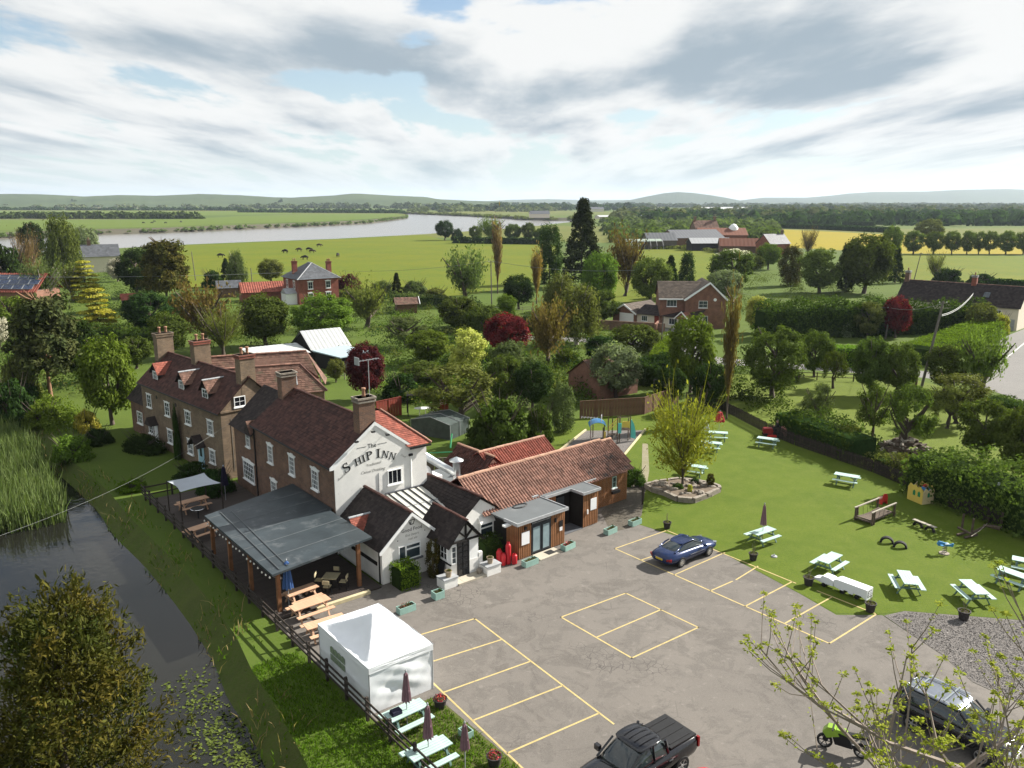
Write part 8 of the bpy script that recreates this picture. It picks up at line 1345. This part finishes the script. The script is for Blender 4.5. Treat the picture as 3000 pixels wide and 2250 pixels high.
loft('roof', M_['bluepaint'], bc, [(-.98, .46, .50, 1.16, 1.17, 1.185, .44), (-.7, .50, .545, 1.22, 1.235, 1.262, .46), (-.1, .50, .545, 1.26, 1.275, 1.303, .46), (.28, .50, .535, 1.235, 1.25, 1.272, .45), (.42, .47, .50, 1.19, 1.20, 1.215, .44)], crown_=.012)
for s in (-1, 1):
    MB().tube([(-1.66, s*.63, .93), (-1.15, s*.60, 1.15), (-.85, s*.55, 1.24)], [.06, .05, .035], 6).build('pillar', M_['bluepaint'], bc, smooth=True); MB().tube([(.35, s*.55, 1.24), (1.08, s*.60, .91)], .03, 6).build('pillar', M_['bluepaint'], bc, smooth=True)
    for x in (-1.29, 1.29): wheel(bc, x, s*.80, .33, .235, s)
    MB().cbox((.72, s*.96, .93), (.16, .20, .12)).build('mirror', M_['bluepaint'], bc); MB().cbox((-2.20, s*.66, .62), (.20, .30, .13), Matrix.Rotation(R(-s*28), 3, 'Z')).build('tail_lamp', M_['lampred'], bc); MB().cbox((2.16, s*.58, .60), (.24, .22, .12), Matrix.Rotation(R(-s*30), 3, 'Z')).build('headlight', M_['chrome'], bc)
    MB().beam((-.55, s*.905, .64), (.85, s*.90, .62), .015, .022).build('side_trim', M_['chrome'], bc)
MB().box(-2.375, -2.352, -.26, .26, .52, .63).build('number_plate', M_['plate'], bc); MB().box(-2.38, -2.35, -.32, .32, .64, .67).build('boot_trim', M_['chrome'], bc)
# black pickup
hd = R(217.5); f = Vector((math.cos(hd), math.sin(hd), 0)); side = Vector((.61, -.79, 0)); wr = G(1986, 2268); mid = wr+f*1.55-side*.80
pu = car('black double cab pickup truck with ribbed bed cover at the lower edge', (mid.x, mid.y, .016), hd, 'blackpaint', 'pickup'); bp_ = M_['blackpaint']
loft('body', bp_, pu, [(-2.62, .78, .86, .48, .95, 1.20, .84), (-2.55, .84, .93, .42, .98, 1.26, .88), (-1.6, .86, .96, .40, .98, 1.27, .88), (-.95, .86, .95, .36, .98, 1.22, .86), (.3, .86, .95, .36, .96, 1.14, .84), (1.15, .86, .95, .36, .94, 1.12, .82), (1.7, .86, .96, .40, .92, 1.10, .80), (2.35, .82, .93, .40, .84, 1.02, .76), (2.60, .72, .82, .42, .74, .88, .66), (2.68, .62, .70, .48, .66, .76, .56)])
loft('cabin', M_['carglass'], pu, [(-1.02, .76, .84, 1.05, 1.14, 1.30, .78), (-.86, .76, .85, 1.05, 1.16, 1.74, .68), (-.3, .76, .86, 1.05, 1.16, 1.80, .69), (.35, .76, .86, 1.05, 1.14, 1.77, .68), (.75, .76, .85, 1.05, 1.12, 1.52, .70), (1.28, .72, .80, 1.03, 1.08, 1.14, .70)])
loft('roof', bp_, pu, [(-.92, .66, .70, 1.70, 1.72, 1.75, .62), (-.3, .69, .74, 1.765, 1.79, 1.825, .66), (.32, .68, .73, 1.735, 1.755, 1.79, .65), (.5, .66, .70, 1.66, 1.67, 1.69, .62)], crown_=.02)
MB().box(-2.52, -1.08, -.80, .80, 1.27, 1.33).build('bed_cover', M_['black'], pu)
for k in range(4): MB().box(-2.40+k*.0, -1.2, -.62+k*.40, -.56+k*.40, 1.331, 1.35).build('cover_rib', M_['black'], pu)
for k in range(4): MB().box(-.8, .25, -.42+k*.27, -.38+k*.27, 1.838, 1.848).build('roof_rib', bp_, pu)
for s in (-1, 1):
    for x in (-1.62, 1.55): wheel(pu, x, s*.82, .40, .27, s, 'alloy', 6)
    MB().tube([(-.93, s*.80, 1.2), (-.84, s*.70, 1.74)], .06, 6).build('pillar', bp_, pu); MB().tube([(.50, s*.71, 1.70), (1.26, s*.78, 1.12)], .045, 6).build('pillar', bp_, pu); MB().tube([(-.15, s*.855, 1.15), (-.15, s*.72, 1.78)], .04, 6).build('pillar', bp_, pu)
    MB().cbox((.95, s*1.06, 1.22), (.16, .24, .22)).build('mirror', bp_, pu); MB().cbox((-2.60, s*.84, 1.0), (.09, .12, .42)).build('tail_lamp', M_['lampred'], pu); MB().cbox((2.50, s*.70, .82), (.24, .30, .16), Matrix.Rotation(R(-s*20), 3, 'Z')).build('headlight', M_['chrome'], pu)
    for x in (.35, -.62): MB().cbox((x-.3, s*.965, .98), (.2, .03, .035)).build('door_handle', M_['chrome'], pu)
    MB().box(-.9, 1.1, s*.9-.08, s*.9+.08, .30, .36).build('side_step', M_['black'], pu)
MB().beam((1.30, -.55, 1.17), (1.18, .1, 1.22), .025, .02).build('wiper', M_['black'], pu)
# 4x4 behind the budding tree
hd = R(-51); q = G(2795, 2165); fx = car('black four by four with silver roof bars behind the budding tree', (q.x, q.y, .016), hd, 'blackpaint', 'suv')
loft('body', bp_, fx, [(-2.28, .76, .84, .50, .95, 1.12, .80), (-2.2, .82, .92, .42, .98, 1.18, .86), (-1.4, .85, .95, .38, 1.0, 1.18, .86), (0, .85, .94, .36, .98, 1.14, .85), (1.0, .85, .94, .38, .95, 1.12, .82), (1.7, .84, .94, .40, .92, 1.08, .80), (2.15, .78, .88, .42, .82, .98, .70), (2.3, .66, .76, .48, .70, .84, .60)])
loft('cabin', M_['carglass'], fx, [(-2.2, .74, .82, 1.05, 1.16, 1.30, .78), (-2.0, .76, .85, 1.05, 1.16, 1.72, .70), (-.8, .78, .86, 1.05, 1.16, 1.78, .70), (.2, .78, .86, 1.05, 1.14, 1.74, .69), (.6, .77, .85, 1.05, 1.12, 1.50, .70), (1.05, .74, .80, 1.04, 1.08, 1.14, .70)])
loft('roof', mat('silver_roof', (.20, .22, .26), .25, .1, 2, metal=.5), fx, [(-2.04, .68, .72, 1.69, 1.71, 1.74, .64), (-.8, .70, .75, 1.75, 1.77, 1.80, .67), (.18, .69, .74, 1.71, 1.73, 1.76, .66), (.36, .66, .70, 1.63, 1.64, 1.66, .62)], crown_=.02)
for s in (-1, 1):
    for x in (-1.35, 1.35): wheel(fx, x, s*.82, .38, .26, s, 'alloy', 5)
    MB().tube([(-1.95, s*.66, 1.86), (.15, s*.66, 1.86)], .03, 6).build('roof_rail', M_['chrome'], fx); MB().cbox((.75, s*1.04, 1.22), (.14, .22, .18)).build('mirror', bp_, fx); MB().cbox((2.15, s*.66, .84), (.22, .28, .15), Matrix.Rotation(R(-s*22), 3, 'Z')).build('headlight', M_['chrome'], fx); MB().tube([(.36, s*.70, 1.68), (1.02, s*.76, 1.12)], .045, 6).build('pillar', bp_, fx); MB().tube([(-2.1, s*.8, 1.2), (-2.0, s*.72, 1.72)], .06, 6).build('pillar', bp_, fx)
for x in (-1.4, -.3): MB().tube([(x, -.74, 1.90), (x, .74, 1.90)], .03, 6).build('roof_bar', M_['chrome'], fx)
MB().box(2.31, 2.335, -.26, .26, .50, .61).build('number_plate', M_['whiteplate'], fx); MB().box(2.2, 2.32, -.62, .62, .62, .70).build('bumper', bp_, fx)
# red car cut by the lower edge
q = G(2010, 2385); rcr = car('red car just entering the lower edge behind the pickup', (q.x, q.y, .016), R(38), 'redcar', 'hatch')
loft('body', M_['redcar'], rcr, [(-1.95, .66, .74, .40, .75, .92, .66), (-1.85, .74, .83, .30, .80, .98, .72), (0, .78, .85, .24, .80, .95, .74), (1.2, .78, .85, .26, .76, .90, .70), (1.8, .70, .78, .30, .64, .76, .60), (1.95, .55, .62, .38, .55, .64, .46)]); loft('cabin', M_['carglass'], rcr, [(-1.8, .62, .70, .90, .96, 1.0, .62), (-1.55, .64, .72, .90, .98, 1.38, .56), (-.6, .66, .74, .9, .96, 1.46, .57), (.1, .66, .74, .9, .94, 1.42, .56), (.9, .60, .66, .88, .92, .96, .58)]); loft('roof', M_['redcar'], rcr, [(-1.62, .54, .58, 1.34, 1.36, 1.39, .52), (-.6, .57, .62, 1.43, 1.45, 1.48, .54), (.12, .56, .61, 1.38, 1.40, 1.43, .53)], crown_=.015)
for s in (-1, 1):
    for x in (-1.2, 1.2): wheel(rcr, x, s*.74, .30, .2, s, 'alloy', 5)
# silver car in front of the cream wing
for px, rz, m, lab in (((1930, 950), -.3, 'lead', 'silver car on the drive of the modern brick house'), ((1912, 945), -.3, 'blackpaint', 'dark car nearer the red door on the drive')):
    q = G(*px); t = car(lab, (q.x, q.y, .03), rz, m, 'far'); loft('body', M_[m], t, [(-2.0, .66, .76, .35, .75, .92, .66), (0, .78, .86, .26, .80, .95, .74), (1.9, .66, .74, .32, .62, .76, .6)]); loft('cabin', M_['carglass'], t, [(-1.6, .62, .70, .88, .94, 1.0, .62), (-.9, .64, .72, .9, .96, 1.38, .56), (.1, .66, .74, .9, .94, 1.40, .56), (.95, .60, .66, .86, .9, .94, .58)])
    for s in (-1, 1):
        for x in (-1.25, 1.25): wheel(t, x, s*.76, .31, .2, s, 'alloy', 5)
# motorcycle behind the budding tree
q = G(2468, 2205); mo = thing('motorcycle', 'lime green motorcycle half hidden by the budding tree', 'motorcycle', (q.x, q.y, .016), R(150))
for x in (-.68, .70):
    o = MB().lathe([(.22, -.07), (.29, -.075), (.31, 0), (.29, .075), (.22, .07), (.22, -.07)], 20, cap=False).build('wheel', M_['rubber'], mo, (x, 0, .31), rot=(math.pi/2, 0, 0)); sp_ = MB()
    for k in range(6): a = k*math.pi/3; sp_.beam((0, 0, 0), (.22*math.cos(a), .22*math.sin(a), 0), .03, .03)
    sp_.build('spokes', M_['iron'], o)
MB().ext([(-.35, .35), (.30, .35), (.45, .75), (.15, .88), (-.15, .80), (-.3, .6)], 'y', -.16, .16).build('engine', M_['black'], mo); MB().ext([(.15, .75), (.62, .55), (.80, .78), (.62, 1.02), (.35, 1.05)], 'y', -.17, .17).build('fairing', M_['lime'], mo); MB().ext([(-.2, .78), (.32, .84), (.28, 1.0), (-.05, 1.0)], 'y', -.14, .14).build('tank', M_['lime'], mo); MB().ext([(-.95, .92), (-.2, .78), (-.1, .90), (-.85, 1.02)], 'y', -.11, .11).build('seat', M_['black'], mo); MB().beam((.40, -.38, 1.06), (.40, .38, 1.06), .04, .04).build('handlebar', M_['iron'], mo); MB().beam((.70, 0, .31), (.45, 0, 1.0), .06, .2).build('fork', M_['iron'], mo); MB().beam((-.68, 0, .31), (-.1, 0, .45), .07, .16).build('swingarm', M_['iron'], mo); MB().box(-.95, -.6, -.1, .1, .66, .7).build('mudguard', M_['black'], mo)
# mower and its driver
q = G(2262, 1280); mw = thing('ride_on_mower', 'red ride on mower working behind a picnic table', 'mower', (q.x, q.y, .01), R(172)); MB().ext([(-.1, .35), (.85, .35), (.9, .7), (.8, .85), (.05, .88)], 'y', -.3, .3).build('bonnet', mat('mower_red', (.20, .02, .022), .4, .2, 3), mw); MB().box(-.8, 0, -.38, .38, .32, .55).build('chassis', M_['black'], mw); MB().box(-.62, -.15, -.24, .24, .58, .68).box(-.68, -.58, -.24, .24, .68, 1.05).build('seat', M_['black'], mw); MB().box(-.3, .55, -.6, .6, .12, .28).build('cutting_deck', M_['redp'], mw); MB().tube([(.1, 0, .85), (-.1, 0, 1.08)], .02, 6).build('steering_column', M_['black'], mw); MB().lathe([(.17, 0), (.19, .015), (.17, .03)], 14, cap=False).build('steering_wheel', M_['black'], mw, (-.12, 0, 1.09), rot=(0, -.6, 0))
for x, r2 in ((.65, .22), (-.6, .32)):
    for s in (-1, 1): MB().lathe([(r2*.5, -.1), (r2*.95, -.1), (r2, 0), (r2*.95, .1), (r2*.5, .1)], 16).build('wheel', M_['rubber'], mw, (x, s*.46, r2), rot=(math.pi/2, 0, 0))
MB().ext([(-1.25, .2), (-.82, .2), (-.82, .95), (-1.1, 1.0), (-1.25, .7)], 'y', -.4, .4).build('grass_box', mat('faded_red_box', (.36, .16, .13), .6, .2, 3), mw)
def person(loc, rz, label, V, E, rad, root, parts):
    t = thing('person', label, 'person', loc, rz); me = bpy.data.meshes.new('body'); me.from_pydata(V, E, []); o = link('body', me, M_['cloth'], t); o.modifiers.new('Skin', 'SKIN'); sv = me.skin_vertices[0].data
    for j, r2 in enumerate(rad): sv[j].radius = (r2, r2)
    sv[root].use_root = True; s = o.modifiers.new('Sub', 'SUBSURF'); s.levels = 1; s.render_levels = 1
    for p, r2, nm, m in parts: MB().lathe([(.02*r2/.1, -r2*1.2), (r2*.75, -r2*.7), (r2, 0), (r2*.95, r2*.5), (r2*.6, r2*1.0), (.02, r2*1.2)], 12).build(nm, M_[m], t, p, smooth=True)
    return t
V = [(-.42, 0, .74), (-.46, 0, 1.0), (-.42, 0, 1.24), (-.40, 0, 1.36)]; E = [(0, 1), (1, 2), (2, 3)]; rad = [.17, .17, .18, .07]
for s in (-1, 1): i = len(V); V += [(-.42, s*.21, 1.27), (-.28, s*.26, 1.04), (-.10, s*.17, 1.08), (-.32, s*.11, .74), (.05, s*.16, .72), (.10, s*.17, .36), (.22, s*.17, .33)]; E += [(2, i), (i, i+1), (i+1, i+2), (0, i+3), (i+3, i+4), (i+4, i+5), (i+5, i+6)]; rad += [.085, .06, .04, .11, .085, .06, .05]
mwl = mw.location; person((mwl[0], mwl[1], .01), R(172), 'person in dark clothes driving the red mower', V, E, rad, 0, [((-.39, 0, 1.50), .105, 'head', 'skin'), ((-.405, 0, 1.545), .108, 'hair', 'hair'), ((-.08, .17, 1.09), .05, 'hand', 'skin'), ((-.08, -.17, 1.09), .05, 'hand', 'skin')])
# ================================================================ the far country
def far_base(seed, n=34):
    rng = np.random.default_rng(seed); d = rng.normal(size=(n, 3)); d /= np.linalg.norm(d, axis=1, keepdims=True); d[:, 2] = np.abs(d[:, 2]); P = d*np.array([.9, .9, .92])*rng.uniform(.75, 1, (n, 1)); P[:, 2] = np.maximum(P[:, 2], .05)
    return P, quads_at(P, d+rng.normal(size=(n, 3))*.35, .33, rng)
FB = [far_base(s)[1] for s in range(4)]
def far_mass(name, XYHW, leafm, seed, z0=0.0):
    """many distant bushes and trees as one mass of foliage"""
    rng = np.random.default_rng(seed); out = []
    for i, (x, y, h, w) in enumerate(XYHW):
        b = FB[i % 4]; a = rng.uniform(0, 6.28); c, s = np.cos(a), np.sin(a); V = np.stack([(b[:, 0]*c-b[:, 1]*s)*w, (b[:, 0]*s+b[:, 1]*c)*w, b[:, 2]*h], 1); V += np.array([x, y, z0]); out.append(V)
    return link(name, cards_mesh(name, np.concatenate(out)), LF[leafm], kind='stuff')
rng = np.random.default_rng(21)
def line_px(a, b, n, h, w, jit=1.0, hv=.35):
    A, B = G(*a), G(*b); out = []
    for k in range(n): t = rng.uniform(); out.append((A.x+(B.x-A.x)*t+rng.normal()*w*jit*.5, A.y+(B.y-A.y)*t+rng.normal()*w*jit*.8, h*rng.uniform(1-hv, 1+hv), w*rng.uniform(.7, 1.4)))
    return out
def area_px(x0, x1, y0, y1, n, h, w):
    out = []
    for k in range(n): y = rng.uniform(y0, y1); p = G(rng.uniform(x0, x1), y); out.append((p.x, p.y, h*rng.uniform(.6, 1.35), w*rng.uniform(.7, 1.35)))
    return out
# hedge lines and tree belts across the river and on the plain
a = line_px((-100, 640), (560, 641), 330, 8, 7); a += line_px((560, 641), (590, 641), 12, 5, 5); far_mass('far_hedgerow', a, 'far', 1); far_mass('far_hedgerow', line_px((700, 622), (1180, 624.5), 180, 7, 7)+line_px((-100, 615), (720, 617), 200, 8, 8), 'dark', 2)
far_mass('far_treeline', area_px(-150, 1500, 597.2, 606, 420, 16, 20)+area_px(700, 1250, 598, 612, 150, 17, 16)+area_px(-100, 600, 596, 601, 160, 20, 30), 'far', 3); far_mass('far_treeline', area_px(-100, 1600, 598, 612, 190, 15, 17)+area_px(1200, 1640, 600, 622, 130, 13, 13), 'far2', 4); far_mass('far_treeline', area_px(1250, 1900, 600, 618, 190, 16, 17)+[(*G(x, 606)[:2], 34, 14) for x in (214, 222, 820, 826)], 'dark', 5)
far_mass('far_wood', area_px(1850, 3150, 597.5, 610, 430, 14, 22)+area_px(2200, 3150, 611, 621, 170, 14, 14), 'far', 6); far_mass('far_wood', area_px(1850, 3150, 628, 655, 260, 11, 12)+area_px(2250, 3150, 640, 662, 240, 11, 10), 'dark', 7); far_mass('far_wood', area_px(1800, 2600, 618, 650, 170, 12, 12)+area_px(2300, 3150, 622, 640, 90, 13, 12)+area_px(2400, 3150, 600, 612, 110, 15, 22), 'far2', 8)
far_mass('scrub', area_px(1780, 2260, 652, 690, 190, 6, 6)+area_px(1800, 1930, 680, 712, 60, 5, 4.5)+area_px(2120, 2270, 668, 700, 60, 6, 5.5), 'green', 9); far_mass('scrub', area_px(1770, 2200, 645, 684, 120, 6.5, 6)+area_px(2090, 2270, 662, 690, 60, 7, 7), 'grey', 10); far_mass('scrub', line_px((1880, 728), (2010, 730), 60, 1.6, 2.2)+line_px((2000, 728), (2100, 738), 40, 1.5, 2), 'olive', 11)
# rough bank vegetation along the far shore and the near one
a = []
for p, q in zip(far_water[8:-1], far_water[9:]):
    n = int((q-p).length/5)
    for k in range(n): t = rng.uniform(); s = 1+rng.uniform(.0, .9)*7/((p.y+q.y)/2); a.append(((p.x+(q.x-p.x)*t)*s, (p.y+(q.y-p.y)*t)*s, 2.6*rng.uniform(.5, 1.4), 3.2*rng.uniform(.6, 1.3)))
far_mass('bank_scrub', a, 'grey', 12, -2.4)
a = []
for p, q in zip(far_water[:6], far_water[1:7]):
    n = int((q-p).length/8)
    for k in range(n): t = rng.uniform(); s = 1+rng.uniform(0, .9)*9/((p.y+q.y)/2); a.append(((p.x+(q.x-p.x)*t)*s, (p.y+(q.y-p.y)*t)*s, 4*rng.uniform(.5, 1.3), 6*rng.uniform(.6, 1.3)))
far_mass('bank_scrub', a, 'olive', 13, -2.2)
# ---- hills
def hills(name, prof, D, depth, m, base_py=594, rows=9, rough=6, seed=0):
    rng = random.Random(seed); xs = np.linspace(prof[0][0], prof[-1][0], 150); ys = np.interp(xs, [p[0] for p in prof], [p[1] for p in prof]); vs = []; n = len(xs)
    for x, y in zip(xs, ys):
        dirx = (x-1500)/FPX/_cp; zt = max(0.5, CAM_H+D*((HZ-y)/FPX)/(_cp*_cp)); nzz = rng.uniform(-1, 1)*rough*.4
        for r_ in range(rows+1):
            t = r_/rows; d = D-depth*(1-t); z = zt*math.sin(t*math.pi/2)**1.35+(nzz+rough*.5*math.sin(x*.11+r_*1.7+seed))*math.sin(math.pi*min(1, t*1.02))*.5; vs.append((dirx*d, d, max(z, -.5) if r_ else -.5))
        vs.append((dirx*(D+depth*.6), D+depth*.6, -1))
    k = rows+2; MB().add(vs, [(i*k+j, (i+1)*k+j, (i+1)*k+j+1, i*k+j+1) for i in range(n-1) for j in range(k-1)]).build(name, m, None, smooth=True, kind='structure')
hm = ground_mat('wooded_hill', [(.040, .062, .022), (.075, .10, .032), (.030, .050, .018), (.055, .08, .025)], (.0022, .006, .03), (.7, .5, .4), 0); hm2 = ground_mat('far_wooded_hill', [(.035, .055, .028), (.06, .085, .035), (.03, .048, .025), (.05, .07, .03)], (.0012, .003, .02), (.7, .5, .4), 0)
hills('hills', [(-200, 570), (0, 571), (100, 570), (186, 571), (271, 575), (305, 577), (407, 573), (508, 575), (634, 570), (750, 574), (836, 579), (886, 580), (1005, 574), (1056, 569), (1107, 571), (1175, 575), (1259, 578), (1293, 584), (1378, 588), (1450, 590), (1560, 594)], 4200, 1300, hm, seed=1)
hills('hills', [(1380, 592), (1490, 586), (1600, 584), (1720, 587), (1830, 586), (1950, 588), (2050, 592)], 9000, 1500, hm2, seed=2); hills('hills', [(1780, 594), (1830, 586), (1880, 576), (1925, 568), (1960, 565), (2000, 567), (2050, 573), (2090, 579), (2140, 588), (2180, 594)], 6500, 1100, hm2, seed=3)
hills('hills', [(2100, 592), (2140, 587), (2200, 580), (2320, 580), (2385, 575), (2438, 569), (2507, 565), (2650, 564), (2730, 560), (2873, 557), (3000, 561), (3300, 560)], 8200, 1900, hm2, seed=4)
# ---- ground cover in the gardens
def thicket(name, poly, n, h, w, leafm, seed):
    rr = np.random.default_rng(seed); xs = [p[0] for p in poly]; ys = [p[1] for p in poly]; out = []
    while len(out) < n:
        x, y = rr.uniform(min(xs), max(xs)), rr.uniform(min(ys), max(ys))
        if inside((x, y), poly): p = G(x, y); out.append((p.x, p.y, h*rr.uniform(.5, 1.5), w*rr.uniform(.6, 1.4)))
    P = []; Nn = []
    for x, y, hh, ww in out:
        k = 90; d = rr.normal(size=(k, 3)); d /= np.linalg.norm(d, axis=1, keepdims=True); d[:, 2] = np.abs(d[:, 2]); P.append(d*np.array([ww, ww, hh])*rr.uniform(.5, 1, (k, 1))+np.array([x, y, .03])); Nn.append(d+rr.normal(size=(k, 3))*.5)
    P = np.concatenate(P); return link(name, cards_mesh(name, quads_at(P, np.concatenate(Nn), .13, rr)), LF[leafm], kind='stuff')
vill = [(0, 900), (420, 880), (700, 900), (1000, 880), (1400, 900), (1700, 930), (1840, 960), (1880, 1130), (1660, 1200), (1400, 1180), (1150, 1190), (1050, 1060), (760, 1030), (560, 1010), (420, 1030), (330, 1080), (230, 1180), (90, 1120), (0, 1080)]
lawns = []
thicket('undergrowth', vill, 330, 1.7, 1.7, 'green', 31); thicket('undergrowth', vill, 230, 1.9, 1.7, 'dark', 32); thicket('undergrowth', vill, 190, 1.6, 1.5, 'olive', 33); thicket('undergrowth', vill, 130, 1.5, 1.4, 'fresh', 34)
thicket('undergrowth', [(1980, 1060), (2200, 1075), (2330, 1100), (2300, 1230), (2120, 1180), (1990, 1130)], 70, 1.6, 1.4, 'hedge', 35); thicket('undergrowth', [(2220, 880), (2900, 870), (2900, 960), (2220, 960)], 90, 2.2, 2.0, 'hedge', 36); thicket('undergrowth', [(1850, 850), (2300, 800), (2620, 830), (2250, 930), (1900, 890)], 120, 2.2, 2.2, 'green', 37)
thicket('undergrowth', [(0, 1130), (180, 1180), (260, 1260), (170, 1290), (90, 1240), (0, 1180)], 50, 1.3, 1.1, 'fresh', 38); thicket('undergrowth', [(0, 740), (280, 770), (480, 800), (480, 880), (0, 870)], 110, 2.4, 2.4, 'dark', 39); thicket('undergrowth', [(700, 840), (1300, 865), (1330, 900), (700, 880)], 60, 1.3, 1.5, 'grey', 40)
# ---- reeds, bank grass, water weed
def blades(name, XY, h, leafm, seed, w=.03, lean=.25, z=0.0, hv=.3):
    rr = np.random.default_rng(seed); XY = np.asarray(XY); n = len(XY); a = rr.uniform(0, 6.283, n); hh = h*rr.uniform(1-hv, 1+hv, n); ln = rr.normal(size=(n, 2))*lean*hh[:, None]; b = np.stack([XY[:, 0], XY[:, 1], np.full(n, z) if np.isscalar(z) else z], 1); s = np.stack([np.cos(a)*w, np.sin(a)*w, np.zeros(n)], 1); m = b+np.stack([ln[:, 0]*.35, ln[:, 1]*.35, hh*.6], 1); t = b+np.stack([ln[:, 0], ln[:, 1], hh], 1)
    V = np.stack([b-s, b+s, m+s*.9, m-s*.9, m-s*.9, m+s*.9, t+s*.12, t-s*.12], 1).reshape(-1, 3); return link(name, cards_mesh(name, V), LF[leafm], kind='stuff')
rp = [(-62, 92), (-50.8, 78.9), (-47, 75.6), (-42.9, 71.2), (-38.1, 64.6), (-35.6, 60.6), (-33.1, 57.6), (-31.8, 54.9), (-33, 53.6), (-35.3, 52.4), (-45, 48), (-62, 58)]; pts = []
rr = np.random.default_rng(8)
while len(pts) < 17000:
    x, y = rr.uniform(-62, -31), rr.uniform(48, 92)
    if inside((x, y), rp): pts.append((x, y))
blades('reeds', pts, 1.9, 'reed', 9, .035, .16, CW)
pts = []; pz = []
for (a0, b0), (a1, b1) in zip(canal_r[3:-2], canal_r[4:-1]):
    n = int(math.hypot(a1-a0, b1-b0)*26)
    for k in range(n): t = rr.uniform(); o = rr.uniform(-.1, 1.9)**1.0; dx, dy = a1-a0, b1-b0; L_ = math.hypot(dx, dy); nx, ny = -dy/L_, dx/L_; cl = .5+.5*math.sin((a0+dx*t)*1.3);
    for k in range(n):
        t = rr.uniform(); o = rr.uniform(-.1, 2.3); dx, dy = a1-a0, b1-b0; L_ = math.hypot(dx, dy); nx, ny = -dy/L_, dx/L_; x, y = a0+dx*t+nx*o, b0+dy*t+ny*o
        if math.sin(x*1.1)+math.sin(y*.83+1)+rr.normal()*.6 < -.2: continue
        pts.append((x, y)); pz.append(CW+min(1, max(0, o/1.25))*-CW-.03)
pts = np.array(pts); pz = np.array(pz); k = rr.uniform(size=len(pts)) < .3
blades('bank_grass', pts[~k], .26, 'grass', 10, .035, .5, pz[~k], .6); blades('dry_grass', pts[k], .45, 'buff', 11, .025, .6, pz[k], .6)
pts = []
while len(pts) < 14000:
    u, v = rr.uniform(-13.5, -3.6), rr.uniform(-24, -9)
    if u > -6.8 and v > -16.5: continue
    w_ = PUB.w(u, v)
    if inside((w_.x, w_.y), canal_hole): continue
    pts.append((w_.x, w_.y))
blades('bank_turf', pts, .13, 'grass', 12, .02, .5, 0.0, .5)
P = []
for (px, py, n, s) in ((600, 2060, 120, .5), (640, 2130, 160, .7), (660, 2180, 220, .8), (720, 2225, 140, .5), (560, 2010, 60, .6), (590, 2000, 40, .9)):
    c = G(px, py, CW)
    for k in range(n): P.append((c.x+rr.normal()*s, c.y+rr.normal()*s, CW+.012+rr.uniform(0, .03)))
P = np.array(P); link('water_weed', cards_mesh('water_weed', quads_at(P, np.tile([0, 0, 1.0], (len(P), 1))+rr.normal(size=(len(P), 3))*.25, .09, rr)), LF['willow'], kind='stuff')
# loose stones on the gravel
P = []
gp_ = pxs((2600, 1808), (2660, 1795), (2800, 1806), (3020, 1822), (3020, 2070), (2850, 1995), (2760, 1917), (2700, 1878)); xs = [p[0] for p in gp_]; ys = [p[1] for p in gp_]
while len(P) < 9000:
    x, y = rr.uniform(min(xs), max(xs)), rr.uniform(min(ys), max(ys))
    if inside((x, y), gp_): P.append((x, y, .03+rr.uniform(0, .02)))
P = np.array(P); link('gravel_stones', cards_mesh('gravel_stones', quads_at(P, np.tile([0, 0, 1.0], (len(P), 1))+rr.normal(size=(len(P), 3))*.45, .035, rr)), M_['gravel'], kind='stuff')
# ---- the air
def haze(density):
    m = bpy.data.materials.new('thin_haze'); m.use_nodes = True; N, L = nodes_of(m); N.clear(); o = N.new('ShaderNodeOutputMaterial'); v = N.new('ShaderNodeVolumePrincipled'); v.inputs['Color'].default_value = (.72, .84, 1.0, 1); v.inputs['Density'].default_value = density; v.inputs['Anisotropy'].default_value = .2; L.new(v.outputs[0], o.inputs['Volume'])
    MB().box(-15000, 15000, -400, 17000, -7, 190).build('haze', m, None, kind='stuff')
haze(5.5e-5)
